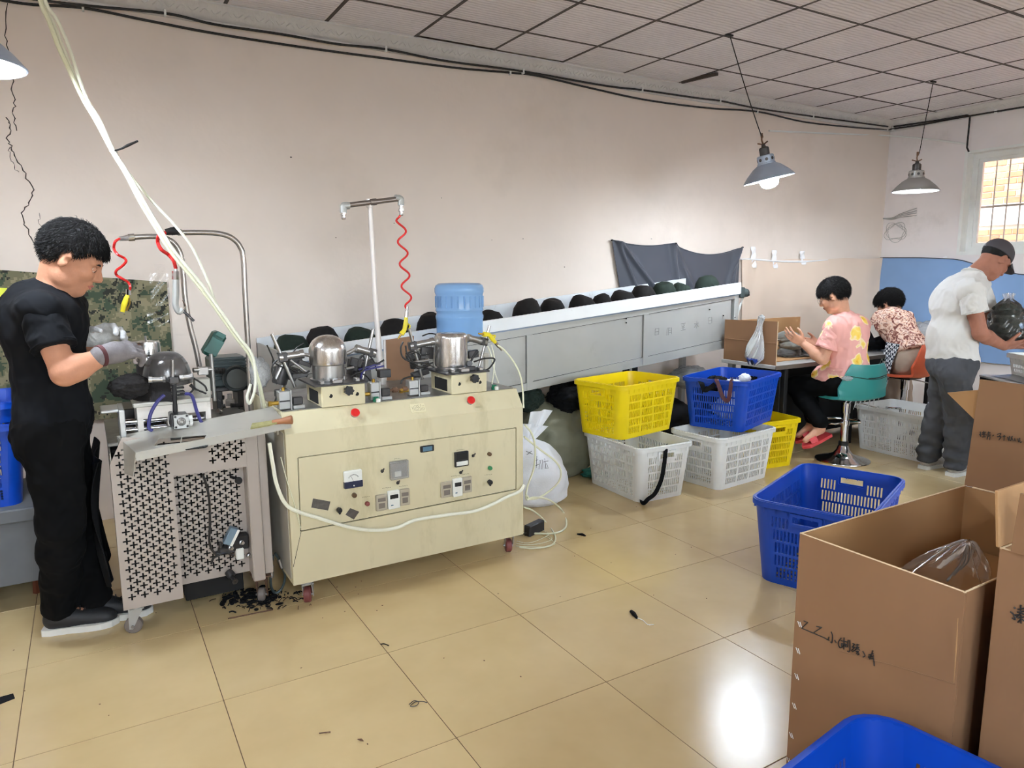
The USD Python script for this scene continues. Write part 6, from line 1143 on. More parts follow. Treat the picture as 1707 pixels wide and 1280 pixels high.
for k, (u, v, Y, mt_, lab, R) in enumerate(((1316, 578, 3.86, 'cap_grey_dark', 'dark grey soft cap at the bottom of the pile in the table carton', 0.105), (1318, 563, 3.86, 'cap_grey', 'grey soft cap in the middle of the pile in the table carton', 0.105), (1314, 549, 3.88, 'cap_grey', 'pale grey soft cap on top of the pile in the table carton', 0.10), (1352, 566, 3.84, 'cap_grey_dark', 'dark grey cap lying on the table before the woman in pink', 0.14))):
    p = onY(u, v, Y); p[2] = TZ+0.008+(0.0, 0.062, 0.124, 0.0)[k] if k != 3 else TZ+0.008
    t = Thing('soft_cap', lab, 'cap', loc=p, local=True, rz=k*1.1); t.add('cap_body', crumple(R*1.0, R*0.85, 0.055 if k != 3 else 0.085, 40+k, 0.10, 4, 2.0, squash=-0.55).apply_translation((0, 0, 0.030 if k != 3 else 0.047)), mt_, smooth=60); t.add('cap_peak', grid_sheet(lambda U, V: np.stack([R*(0.7+0.65*V)*np.cos((U-0.5)*1.7), R*(0.75+0.5*V)*np.sin((U-0.5)*1.9), 0.02-0.012*V+0*U], -1), 16, 6, 0.004), mt_, smooth=60)
c = onY(1345, 592, 3.72); c[2] = TZ
t = Thing('dark_cloth_pieces', 'dark cloth pieces lying flat on the table in front of the woman in pink', 'cloth', loc=c); t.add('pieces', place(crumple(0.26, 0.08, 0.025, 13, 0.3, 4, squash=-0.6), c+ZZ0*0.016+np.array([0.12, 0.12, 0])), 'cap_grey_dark', smooth=60) if True else None
c = onY(1453, 572, 3.80); t = Thing('black_bag', 'black bag and dark cloths heaped on the table between the two women', 'bag', loc=c, local=True); hz = c[2]-TZ; t.add('bundle', crumple(0.17, 0.13, 0.14, 15, 0.25, 4, squash=-0.7).apply_translation((0, 0, -hz+0.11)), 'black_fabric', smooth=60)
p = onY(1456, 556, 3.66); t = Thing('paper_label', 'white paper tag lying on the black bag between the two women', 'paper', loc=p); t.add('sheet', slab4([onY(1447, 544, 3.665), onY(1459, 541, 3.665), onY(1466, 560, 3.655), onY(1457, 563, 3.655)], (0, -1, 0.2), 0.003), 'paper')
p = onY(1548, 553, 3.86); p[2] = TZ; t = Thing('plastic_bag', 'white plastic bags on the far end of the table beside the blue cloth', 'bag', loc=p, local=True); t.add('film', crumple(0.22, 0.16, 0.12, 17, 0.3, 4, squash=-0.7).apply_translation((-0.05, 0.0, 0.10)), 'milky_film', smooth=60); t.add('contents', crumple(0.16, 0.12, 0.08, 18, 0.3, 3, squash=-0.7).apply_translation((-0.05, 0.0, 0.085)), 'woven_white', smooth=60)
# stools
paint('teal_seat', S(52, 138, 134), 0.38, var=0.05); paint('orange_seat', S(206, 92, 58), 0.4, var=0.05)
def stool(label, x, y, seat_z, mat, face, cords=False, k=1.0):
    """A gas-lift bar stool: trumpet base, column, foot ring, shell seat with a curved back."""
    t = Thing('bar_stool', label, 'stool', loc=(x, y, 0)); d = unit(np.array([face[0], face[1], 0])); n = np.array([-d[1], d[0], 0])
    t.add('base', lathe([(0, 0.0), (0.195*k, 0.0), (0.2*k, 0.004), (0.198*k, 0.010), (0.17*k, 0.020), (0.11*k, 0.036), (0.07, 0.056), (0.048, 0.085), (0.036, 0.12), (0, 0.12)], (x, y, 0), 56), 'chrome'); t.add('base_collar', lathe([(0.036, 0.12), (0.036, 0.15), (0.03, 0.155), (0, 0.155)], (x, y, 0), 24), 'black_plastic')
    t.add('column', cat_(cyl((x, y, 0.15), (x, y, seat_z-0.10), 0.028, n=28), cyl((x, y, seat_z-0.14), (x, y, seat_z-0.03), 0.034, n=28)), 'chrome')
    fr = [np.array([x, y, 0.30])+d*(0.05+0.12*math.cos(a))+n*0.15*math.sin(a) for a in np.linspace(-2.3, 2.3, 19)]; t.add('foot_rest', cat_(tube(fr, 0.009, 10, 2), tube([fr[0], (x, y, 0.30), fr[-1]], 0.009, 10), cyl((x, y, 0.28), (x, y, 0.32), 0.036)), 'chrome')
    t.add('lever', tube([np.array([x, y, seat_z-0.05])-n*0.03, np.array([x, y, seat_z-0.07])-n*0.12-d*0.06, np.array([x, y, seat_z-0.09])-n*0.19-d*0.10], 0.005, 8), 'steel')
    def shell(U, V):
        w = (U-0.5)*2; s_ = np.clip(V/0.5, 0, 1); b_ = np.clip((V-0.5)/0.5, 0, 1); hw = np.interp(V, (0, 0.1, 0.5, 0.7, 0.92, 1), (0.15, 0.195, 0.20, 0.20, 0.165, 0.13))
        fx = 0.19-0.34*s_-0.055*np.sin(b_*PI/2)-0.02*b_; z = seat_z-0.015*np.sin(s_*PI)+0.26*b_**1.3+0.0*w
        cv = 0.045*w**2*np.clip(b_*3, 0, 1); return np.array([x, y, 0])+d*(fx+cv)[..., None]+n*(w*hw)[..., None]+ZZ0*(z+0.02*w**2*(1-b_))[..., None]
    st = t.add('seat_shell', grid_sheet(shell, 30, 44, 0.022), mat, smooth=60)
    t.add('seat_plate', box(x-0.09, x+0.09, y-0.09, y+0.09, seat_z-0.045, seat_z-0.03, 0.004), 'black_iron')
    if cords:
        t.add('tied_cord', tube([shell(np.array(U), np.array(V))-d*0.026 for U, V in ((0.02, 0.84), (0.2, 0.83), (0.45, 0.83), (0.7, 0.85), (0.98, 0.87))], 0.0035, 6, 4), 'dark_green', parent=st); t.add('tied_cord', tube([shell(np.array(U), np.array(V))-d*0.027 for U, V in ((0.02, 0.86), (0.4, 0.845), (0.98, 0.835))], 0.0035, 6, 4), 'black_cable', parent=st)
        t.add('plastic_shred', place(crumple(0.05, 0.03, 0.02, 33, 0.4, 3), shell(np.array(0.98), np.array(0.84))-d*0.03), 'milky_film', parent=st, smooth=60); t.add('plastic_shred', cat_(*[tube([shell(np.array(0.1+0.1*k), np.array(0.52))-ZZ0*0.02, shell(np.array(0.08+0.11*k), np.array(0.52))-ZZ0*(0.05+0.02*(k % 3))+d*0.01], (0.006, 0.002), 5) for k in range(8)]), 'milky_film', parent=st, kind='stuff')
    return t
# ================================================================== PEOPLE
FH = np.array([math.sin(YAW), math.cos(YAW), 0.0]); RH = np.array([math.cos(YAW), -math.sin(YAW), 0.0]); ZZ = np.array([0, 0, 1.0])
def atD(u, v, depth):
    """where a sight line of the photograph meets the upright plane at this distance ahead of the camera"""
    d = ray(u, v); return CAM+d*(depth/np.dot(d, FH))
def nets(f, org, s):
    """surface nets: the zero level of a field sampled on a grid"""
    neg = f < 0; nx, ny, nz = f.shape
    c = sum(neg[i:nx-1+i, j:ny-1+j, k:nz-1+k].astype(np.int8) for i in (0, 1) for j in (0, 1) for k in (0, 1))
    act = (c > 0) & (c < 8); I = np.argwhere(act); idx = np.full(act.shape, -1, np.int64); idx[act] = np.arange(len(I))
    P = np.zeros((len(I), 3)); W = np.zeros(len(I)); cor = [(i, j, k) for i in (0, 1) for j in (0, 1) for k in (0, 1)]
    val = {o: f[I[:, 0]+o[0], I[:, 1]+o[1], I[:, 2]+o[2]] for o in cor}
    for a in cor:
        for ax in range(3):
            if a[ax]: continue
            b = list(a); b[ax] = 1; b = tuple(b); va, vb = val[a], val[b]; m = (va < 0) != (vb < 0)
            t = np.where(m, va/np.where(m, va-vb, 1), 0); q = np.array(a, float)[None]+t[:, None]*(np.array(b)-np.array(a))
            P[m] += q[m]; W[m] += 1
    V = (I+P/W[:, None])*s+org; F = []
    for ax in range(3):
        o1, o2 = [(1, 2), (2, 0), (0, 1)][ax]
        sl0, sl1 = [slice(None)]*3, [slice(None)]*3; sl0[ax] = slice(0, -1); sl1[ax] = slice(1, None)
        E = np.argwhere(neg[tuple(sl0)] != neg[tuple(sl1)])
        ok = (E[:, o1] > 0) & (E[:, o2] > 0) & (E[:, o1] < act.shape[o1]) & (E[:, o2] < act.shape[o2]); E = E[ok]
        def at(d1, d2): e = E.copy(); e[:, o1] -= d1; e[:, o2] -= d2; return idx[e[:, 0], e[:, 1], e[:, 2]]
        q = np.stack([at(0, 0), at(1, 0), at(1, 1), at(0, 1)], 1); fl = ~neg[tuple(sl0)][E[:, 0], E[:, 1], E[:, 2]]
        q[fl] = q[fl][:, ::-1]; F.append(np.vstack([q[:, [0, 1, 2]], q[:, [0, 2, 3]]]))
    return V, np.vstack(F)
def soften(V, F, n):
    """smooths a mesh without shrinking it"""
    from scipy import sparse
    e = np.vstack([F[:, [0, 1]], F[:, [1, 2]], F[:, [2, 0]]]); e = np.vstack([e, e[:, ::-1]]); m = len(V)
    A = sparse.coo_matrix((np.ones(len(e)), (e[:, 0], e[:, 1])), (m, m)).tocsr(); A.data[:] = 1; d = np.maximum(np.asarray(A.sum(1)).ravel(), 1)
    for _ in range(n):
        for w in (0.5, -0.52): V = V+w*((A @ V)/d[:, None]-V)
    return V
class Body:
    """A soft union of tapered limbs and ellipsoids, meshed as one surface."""
    def __init__(s, k=0.03): s.p = []; s.k = k
    def cone(s, a, b, ra, rb=None, k=None): s.p.append(('c', np.array(a, float), np.array(b, float), ra, ra if rb is None else rb, s.k if k is None else k)); return s
    def ball(s, a, r, k=None): return s.cone(a, np.array(a)+1e-4, r, r, k)
    def ell(s, c, r, M=None, k=None): s.p.append(('e', np.array(c, float), np.array(r, float), np.eye(3) if M is None else np.array(M), 0, s.k if k is None else k)); return s
    def cut(s, c, r, k=0.01): s.p.append(('x', np.array(c, float), r, None, 0, k)); return s
    def plane(s, c, n, k=0.0): s.p.append(('h', np.array(c, float), unit(n), None, 0, k)); return s   # keeps what lies behind the plane
    def grow(s, d):
        o = Body(s.k); o.p = [(q[0], q[1], q[2], q[3]+d, q[4]+d, q[5]) if q[0] == 'c' else (q[0], q[1], q[2]+d, q[3], q[4], q[5]) if q[0] == 'e' else q for q in s.p]; return o
    def mesh(s, sp, smooth_it=2, noise=None):
        lo, hi = np.full(3, 9e9), np.full(3, -9e9)
        for q in s.p:
            if q[0] == 'c':
                for c, r in ((q[1], q[3]), (q[2], q[4])): lo = np.minimum(lo, c-r); hi = np.maximum(hi, c+r)
            elif q[0] == 'e': lo = np.minimum(lo, q[1]-q[2].max()); hi = np.maximum(hi, q[1]+q[2].max())
        lo -= 4*sp+0.02; hi += 4*sp+0.02; n = np.ceil((hi-lo)/sp).astype(int)+1
        f = np.full(n, 0.5, np.float32); ax = [(lo[i]+np.arange(n[i])*sp).astype(np.float32) for i in range(3)]
        for q in s.p:
            k = max(q[5], 1e-4); mg = k+3*sp
            if q[0] == 'c': a = np.minimum(q[1]-q[3], q[2]-q[4])-mg; b = np.maximum(q[1]+q[3], q[2]+q[4])+mg
            elif q[0] == 'e': a = q[1]-q[2].max()-mg; b = q[1]+q[2].max()+mg
            elif q[0] == 'x': a = q[1]-q[2]-mg; b = q[1]+q[2]+mg
            else: a, b = lo, hi
            i0 = np.clip(np.floor((a-lo)/sp).astype(int), 0, n); i1 = np.clip(np.ceil((b-lo)/sp).astype(int)+1, 0, n)
            sl = tuple(slice(i0[i], i1[i]) for i in range(3)); X, Y, Z = np.meshgrid(ax[0][sl[0]], ax[1][sl[1]], ax[2][sl[2]], indexing='ij')
            if X.size == 0: continue
            if q[0] == 'c':
                A, B = q[1].astype(np.float32), q[2].astype(np.float32); ba = B-A; L2 = max(float(ba@ba), 1e-9)
                t = np.clip(((X-A[0])*ba[0]+(Y-A[1])*ba[1]+(Z-A[2])*ba[2])/L2, 0, 1)
                d = np.sqrt((X-A[0]-t*ba[0])**2+(Y-A[1]-t*ba[1])**2+(Z-A[2]-t*ba[2])**2)-(q[3]+(q[4]-q[3])*t)
            elif q[0] == 'e':
                C = q[1]; D = [((X-C[0])*m[0]+(Y-C[1])*m[1]+(Z-C[2])*m[2]) for m in q[3]]; r = q[2]
                k0 = np.sqrt(sum((D[i]/r[i])**2 for i in range(3))); k1 = np.sqrt(sum((D[i]/r[i]**2)**2 for i in range(3)))+1e-9; d = k0*(k0-1)/k1
            elif q[0] == 'x':
                d = q[2]-np.sqrt((X-q[1][0])**2+(Y-q[1][1])**2+(Z-q[1][2])**2); g = f[sl]; h = np.clip(0.5-0.5*(d-g)/k, 0, 1); f[sl] = d*(1-h)+g*h+k*h*(1-h); continue
            else:
                d = (X-q[1][0])*q[2][0]+(Y-q[1][1])*q[2][1]+(Z-q[1][2])*q[2][2]; f[sl] = np.maximum(f[sl], d); continue
            g = f[sl]; h = np.clip(0.5+0.5*(g-d)/k, 0, 1); f[sl] = g*(1-h)+d*h-k*h*(1-h)
        V, F = nets(f, lo, sp); V = soften(V, F, smooth_it*2)
        if noise is not None: _, _, N = meshkit.arrays((V, F), True); V = V+N*noise(V)[:, None]
        return trimesh.Trimesh(V, F, process=False)
def frame3(fwd, up):
    f = unit(fwd); l = unit(np.cross(up, f)); return f, l, np.cross(f, l)
def head_prims(b, C, f, l, u, s=1.0):
    M = np.array([f, l, u]); P = lambda x, y, z: C+(f*x+l*y+u*z)*s
    b.ell(P(-0.012, 0, 0.034), np.array((0.098, 0.076, 0.088))*s, M, 0.03*s); b.ell(P(0.028, 0, -0.034), np.array((0.064, 0.058, 0.084))*s, M, 0.03*s)
    b.ell(P(0.062, 0, -0.094), np.array((0.024, 0.030, 0.020))*s, M, 0.025*s)
    for e in (-1, 1):
        b.ell(P(0.012, e*0.05, -0.062), np.array((0.034, 0.016, 0.030))*s, M, 0.025*s); b.ell(P(0.062, e*0.036, -0.020), np.array((0.026, 0.024, 0.022))*s, M, 0.02*s)
    b.ell(P(0.074, 0, 0.024), np.array((0.016, 0.052, 0.012))*s, M, 0.018*s)
    b.cone(P(0.086, 0, 0.014), P(0.108, 0, -0.024), 0.008*s, 0.0115*s, 0.012*s); b.ell(P(0.098, 0, -0.030), np.array((0.013, 0.017, 0.009))*s, M, 0.008*s)
    b.ell(P(0.086, 0, -0.055), np.array((0.012, 0.024, 0.0075))*s, M, 0.009*s); b.ell(P(0.084, 0, -0.068), np.array((0.012, 0.021, 0.0075))*s, M, 0.007*s)
    for e in (-1, 1):
        b.cut(P(0.098, e*0.032, 0.004), 0.017*s, 0.012*s)
        b.ell(P(-0.006, e*0.078, -0.006), np.array((0.019, 0.009, 0.032))*s, np.array([unit(f-0.25*u), unit(l+0.5*e*-f), unit(u+0.2*f)]), 0.008*s); b.cut(P(0.004, e*0.092, -0.004), 0.011*s, 0.006*s)
def hand_prims(b, W, fwd, palm, thumb, s=1.0, curl=0.5, spread=0.12, r0=0.0092):
    """W wrist; fwd along the hand; palm the way the palm faces; thumb the side of the thumb"""
    fwd = unit(fwd); palm = unit(np.array(palm)-fwd*np.dot(palm, fwd)); th = unit(np.array(thumb)-fwd*np.dot(thumb, fwd)-palm*np.dot(thumb, palm))
    for k in range(4):
        o = (1.5-k)*0.0205*s; a = W+fwd*0.012*s+th*o*0.7; kn = W+fwd*(0.088-0.006*abs(k-1))*s+th*o
        b.cone(a, kn, 0.0155*s, 0.0125*s, 0.012)
        L = (0.042, 0.047, 0.044, 0.034)[k]*s; d = unit(fwd+th*(1.5-k)*spread*0.5); ang = 0.0; p = kn
        for j, fr in enumerate((1.0, 0.68, 0.52)):
            ang += curl*(0.7, 1.0, 0.7)[j]; dd = d*math.cos(ang)+palm*math.sin(ang); q = p+dd*L*fr; b.cone(p, q, (r0-0.0007*j)*s, (r0-0.0007*(j+1))*s, 0.004); p = q
    p = W+fwd*0.018*s+th*0.022*s+palm*0.008*s; q = p+unit(fwd*0.75+th*0.75+palm*0.35)*0.044*s; b.cone(p, q, 0.0165*s, 0.012*s, 0.012)
    q2 = q+unit(fwd*0.9+th*0.3+palm*(0.3+0.5*curl))*0.034*s; b.cone(q, q2, 0.0112*s, 0.0098*s, 0.004); q3 = q2+unit(fwd*0.95+th*0.0+palm*(0.4+0.6*curl))*0.026*s; b.cone(q2, q3, 0.0098*s, 0.008*s, 0.004)
def hairline(xs, zs): return lambda x: np.interp(x, xs, zs)
def hair_mesh(C, f, l, u, s, line, ex=(0.106, 0.086, 0.099), ctr=(-0.016, 0, 0.040), amp=0.006, sp=0.0045, freq=60, seed=0, tuft=None):
    """hair as a thick cap that ends along a hairline and is broken into locks"""
    n = int(0.34*s/sp); g = (np.arange(n)-n/2)*sp; X, Y, Z = np.meshgrid(g, g, g, indexing='ij'); r = np.array(ex)*s; c = np.array(ctr)*s
    q = [(X-c[0])/r[0], (Y-c[1])/r[1], (Z-c[2])/r[2]]; k0 = np.sqrt(q[0]**2+q[1]**2+q[2]**2); k1 = np.sqrt((q[0]/r[0])**2+(q[1]/r[1])**2+(q[2]/r[2])**2)+1e-9; d = k0*(k0-1)/k1
    wob = (meshkit.fbm(np.stack([X*50, Y*50, Z*20], -1)+seed, 2, seed)-0.5)*0.014
    zl = line(X/s)*s; d = np.maximum(d, zl+wob-Z)
    ear = np.sqrt(((X/s+0.004)/0.026)**2+((Z/s+0.006)/0.038)**2)-1; d = np.maximum(d, np.where(np.abs(Y) > 0.05*s, -ear*0.02, -1))
    V, F = nets(d.astype(np.float32), np.full(3, g[0]), sp); V = soften(V, F, 2)
    _, _, N = meshkit.arrays((V, F), True); st = meshkit.fbm(np.stack([V[:, 0]*freq, V[:, 1]*freq*1.6, V[:, 2]*freq*0.55], -1)+seed*3, 3, seed+1)-0.5
    V = V+N*(st*2*amp)[:, None]*np.clip((V[:, 2:]/s+0.04)*12, 0.25, 1)
    return trimesh.Trimesh(C+V[:, :1]*f+V[:, 1:2]*l+V[:, 2:]*u, F, process=False)
def strands(t, mesh, C, f, u, n, length, seed, parent, lift=0.35, r=0.0009):
    """short hairs growing out of the hair cap, lying back and down"""
    rr = np.random.default_rng(seed); V, F, N = meshkit.arrays(mesh, True); i = rr.choice(len(V), n); P = V[i]; q = N[i]; up_ = (P-C) @ u
    side = rr.normal(0, 0.35, (n, 3)); d = q*lift+side*0.5-u*0.55+f*np.clip((((P-C) @ f)*9), -0.5, 0.7)[:, None]; d -= q*np.minimum(0, (d*q).sum(1)-0.12)[:, None]
    d /= np.linalg.norm(d, axis=1, keepdims=True); L = length*rr.uniform(0.5, 1.2, n)[:, None]
    A = P-q*0.002; B = A+(d*0.5+q*0.25)*L; E = A+d*L-u*0.15*L
    pts = np.stack([A, (A+B)/2, B, E], 1).reshape(-1, 3)-t.loc
    path = t.path+'/'+numbered(t.path, 'hair_strands'); c = UsdGeom.BasisCurves.Define(stage, path); from pxr import Vt
    c.CreateTypeAttr('linear'); c.CreatePointsAttr(Vt.Vec3fArray.FromNumpy(pts.astype(np.float32))); c.CreateCurveVertexCountsAttr(Vt.IntArray.FromNumpy(np.full(n, 4, np.int32)))
    w = np.tile(np.array([2.0, 2.0, 1.6, 0.3], np.float32)*r, n); c.CreateWidthsAttr(Vt.FloatArray.FromNumpy(w)); c.SetWidthsInterpolation('vertex')
    UsdShade.MaterialBindingAPI.Apply(c.GetPrim()).Bind(LOOKS['hair_black'])
def skin(name, col): return paint(name, col, 0.6, var=0.09, scale=18, bump=0.0006, bscale=140, spec=0.25)
skin('skin_tan', S(184, 130, 102)); skin('skin_light', S(208, 156, 128)); skin('skin_brown', S(160, 108, 88))
paint('hair_black', S(20, 18, 17), 0.7, var=0.3, scale=60, spec=0.2); paint('lip', S(168, 96, 86), 0.4); paint('eye_white', S(230, 226, 220), 0.2); paint('eye_dark', S(30, 22, 18), 0.15)
paint('tee_black', S(10, 11, 14), 0.9, var=0.2, scale=5, spec=0.15); paint('trouser_black', S(7, 7, 8), 0.9, var=0.2, scale=6, spec=0.12); paint('glove_grey', S(112, 106, 106), 0.85, var=0.12, scale=60, bump=0.0012, bscale=260); paint('glove_cuff', S(74, 34, 36), 0.8); paint('glove_white', S(196, 196, 196), 0.85, var=0.25, scale=30, bump=0.001, bscale=260)
paint('shoe_black', S(26, 26, 28), 0.6, var=0.15, scale=20); paint('sole_white', S(222, 220, 212), 0.6, var=0.05); paint('tee_white', S(210, 207, 202), 0.8, var=0.02, scale=5); paint('sweat_grey', S(66, 67, 71), 0.9, var=0.08, scale=8); paint('cap_dark', S(62, 58, 62), 0.7, var=0.1, scale=10); paint('shoe_grey', S(176, 170, 160), 0.7, var=0.2, scale=25); paint('slipper_red', S(210, 70, 74), 0.5); paint('pants_khaki', S(176, 156, 138), 0.85, var=0.06)
material('tee_floral', {'g': ('texture_coordinate', {}), 'v': ('voronoi_texture', {'scale': 8.5, 'randomness': 1.0}), 'n': ('noise_texture', {'scale': 14.0, 'detail': 3.0}), 'nm': ('mix_vector', {'fac': 0.10}), 'r': ('rgb_ramp', {'ramp': [(0.0, S(214, 130, 40)), (0.10, S(242, 192, 60)), (0.27, S(246, 214, 110)), (0.36, S(250, 226, 190)), (0.41, S(236, 172, 162)), (1.0, S(236, 172, 162))]}),
    'v2': ('voronoi_texture', {'scale': 5.0}), 'mp': ('mapping', {'location': (2.3, 1.1, 0.7)}), 'r2': ('rgb_ramp', {'ramp': [(0.0, (1, 1, 1)), (0.10, (1, 1, 1)), (0.16, (0, 0, 0))]}), 'm': ('mix', {'color2': S(250, 240, 230)}), 'p': ('principled_bsdf', {'roughness': 0.8})},
    [('g.object', 'nm.a'), ('n.color', 'nm.b'), ('g.object', 'n.vector'), ('nm.result', 'v.vector'), ('nm.result', 'mp.vector'), ('mp.vector', 'v2.vector'), ('v.distance', 'r.fac'), ('v2.distance', 'r2.fac'), ('r.color', 'm.color1'), ('r2.color', 'm.fac'), ('m.color', 'p.base_color')])
material('blouse_brown', {'g': ('texture_coordinate', {}), 'n': ('noise_texture', {'scale': 22.0, 'detail': 2.0, 'distortion': 1.2}), 'r': ('rgb_ramp', {'ramp': [(0.40, S(120, 66, 58)), (0.47, S(222, 176, 150)), (0.56, S(240, 214, 196)), (0.64, S(150, 92, 80))]}), 'p': ('principled_bsdf', {'roughness': 0.85})},
    [('g.object', 'n.vector'), ('n.fac', 'r.fac'), ('r.color', 'p.base_color')])
material('gingham', {'g': ('texture_coordinate', {}), 'c': ('checker_texture', {'scale': 52.0, 'color1': S(226, 228, 230), 'color2': S(34, 44, 58)}), 'p': ('principled_bsdf', {'roughness': 0.85})}, [('g.object', 'c.vector'), ('c.color', 'p.base_color')])
def wrinkle(amp, freq=(14, 14, 7), seed=0, ridge=1.2):
    def fn(V):
        V = V+0.05*(meshkit.fbm(V*5+seed, 2, seed+9)-0.5)[:, None]*np.array([1, -1, 1.5])
        a = meshkit.fbm(V*np.array(freq)+seed*5.1, 3, seed)-0.5; b = 0.5-np.abs(meshkit.fbm(V*np.array(freq)*0.8+seed*9.7, 3, seed+3)-0.5)*4; return amp*(a*2+ridge*np.clip(b, -0.5, 0.5))
    return fn
def face_parts(t, C, f, l, u, s, skin_mat, body, brows=True):
    P = lambda x, y, z: C+(f*x+l*y+u*z)*s
    for e in (-1, 1):
        q = t.add('eye', place(trimesh.creation.icosphere(3, 0.0125*s), P(0.0755, e*0.031, 0.003)), 'eye_white', parent=body, smooth=True)
        t.add('iris', lathe([(0.0062*s, 0), (0.0058*s, 0.0009), (0, 0.0015)], P(0.0755, e*0.031, 0.0015)+unit(f+l*0.0-u*0.25)*0.0122*s, 14, unit(f-u*0.25)), 'eye_dark', parent=body)
        t.add('eyelid', grid_sheet(lambda U, V: P(0.0755, e*0.031, 0.003)+(np.cos((V-0.28)*1.5)[..., None]*(np.cos((U-0.5)*2.6)[..., None]*f+np.sin((U-0.5)*2.6)[..., None]*l)+np.sin((V-0.28)*1.5)[..., None]*u)*0.0137*s, 14, 8), skin_mat, parent=body, smooth=True)
        if brows: t.add('eyebrow', tube([P(0.091, e*0.014, 0.021), P(0.090, e*0.03, 0.026), P(0.080, e*0.047, 0.022)], (0.002*s, 0.0032*s, 0.0015*s), 6, 4), 'hair_black', parent=body)
    t.add('lips', cat_(tube([P(0.0885, -0.022, -0.061), P(0.0975, -0.008, -0.056), P(0.0985, 0, -0.057), P(0.0975, 0.008, -0.056), P(0.0885, 0.022, -0.061)], (0.0015*s, 0.004*s, 0.004*s, 0.004*s, 0.0015*s), 6, 4), tube([P(0.0885, -0.02, -0.062), P(0.0955, 0, -0.067), P(0.0885, 0.02, -0.062)], (0.0015*s, 0.0048*s, 0.0015*s), 6, 5)), 'lip', parent=body)
def shoe(t, heel, toe, name, upper, sole, s=1.0, h=0.075, ank=None):
    """a low trainer: sole, upper, toe box"""
    d = unit((toe-heel)*np.array([1, 1, 0])); n = np.array([-d[1], d[0], 0]); L = np.linalg.norm((toe-heel)[:2]); z0 = heel[2]
    out = [(0.0, 0.030), (0.1, 0.037), (0.35, 0.036), (0.62, 0.046), (0.8, 0.045), (0.93, 0.032), (1.0, 0.006)]
    Lp = [heel+d*a*L+n*w*s for a, w in out]+[heel+d*a*L-n*w*s for a, w in out[::-1]]; P2 = Polygon([(np.dot(p-heel, d), np.dot(p-heel, n)) for p in Lp]).buffer(0.006)
    sid = t.add(name, plate(P2, (heel[0], heel[1], z0), d, n, 0.026*s), sole, smooth=40, label='pale sole')
    b = Body(0.03); z = z0+0.03*s
    b.cone(heel+d*0.035*s+ZZ*(0.055*s), heel+d*L*0.35+ZZ*0.060*s, 0.036*s, 0.038*s); b.cone(heel+d*L*0.35+ZZ*0.052*s, heel+d*L*0.80+ZZ*0.036*s, 0.038*s, 0.034*s); b.cone(heel+d*L*0.72+n*0.012+ZZ*0.036*s, heel+d*(L*0.9)+ZZ*0.034*s, 0.034*s, 0.026*s)
    b.cone(heel+d*0.045*s+ZZ*(0.06*s), heel+d*0.05*s+ZZ*(0.06+h*0.45)*s, 0.038*s, 0.036*s); b.plane(heel+ZZ*0.022*s, (0, 0, -1))
    t.add('shoe_upper', b.mesh(0.005, 1), upper, parent=sid, smooth=True)
    lc = [tube([heel+d*(L*(0.48+k*0.075))+n*0.022*s*(-1)**k+ZZ*(0.092-k*0.010)*s, heel+d*(L*(0.50+k*0.075))+ZZ*(0.098-k*0.010)*s, heel+d*(L*(0.52+k*0.075))-n*0.022*s*(-1)**k+ZZ*(0.090-k*0.010)*s], 0.0025, 5, 3) for k in range(4)]
    t.add('shoe_laces', cat_(*lc), upper, parent=sid); return sid
def arm(b, S_, E_, W_, ru=0.047, re=0.039, rw=0.027): b.cone(S_, E_, ru, re, 0.03); m = E_*0.72+W_*0.28; b.cone(E_, m, re, re*1.04, 0.02); b.cone(m, W_, re*1.02, rw, 0.02)
def leg(b, H_, K_, A_, rh=0.083, rk=0.055, ra=0.037): b.cone(H_, K_, rh, rk, 0.04); m = K_*0.7+A_*0.3; b.cone(K_, m, rk*0.95, rk*0.98, 0.03); b.cone(m, A_, rk*0.96, ra, 0.03)
def torso(b, neck, chest, waist, pelvis, f, l, w=1.0, d=1.0):
    up1 = unit(neck-waist); F1 = unit(f-up1*np.dot(f, up1)); M1 = np.array([F1, np.cross(up1, F1), up1]); up2 = unit(chest-pelvis); F2 = unit(f-up2*np.dot(f, up2)); M2 = np.array([F2, np.cross(up2, F2), up2])
    b.ell(chest, (0.112*d, 0.158*w, 0.17), M1, 0.06); b.ell(waist, (0.105*d, 0.140*w, 0.15), M2, 0.06); b.ell(pelvis, (0.115*d, 0.160*w, 0.125), M2, 0.06)

def sleeves(t, shirt, arms, frac, r0, r1, mat, seed):
    for k, (s_, e_) in enumerate(arms):
        d = unit(e_-s_); m_ = s_+(e_-s_)*frac; b = Body(0.03); b.cone(s_+d*0.02, m_+d*0.05, r0*0.94, r1); b.plane(m_, d); b.plane(m_-d*0.9, -d)
        t.add('sleeve', b.mesh(0.005, 1, wrinkle(0.006, (20, 20, 16), seed+k)), mat, parent=shirt, smooth=50)
        a, c, _ = frame(d); t.add('sleeve_hem', tube([m_-d*0.012+(a*math.cos(q)+c*math.sin(q))*(r1*0.985) for q in np.linspace(0, 2*PI, 25)], 0.0022, 5, caps=False), mat, parent=shirt)
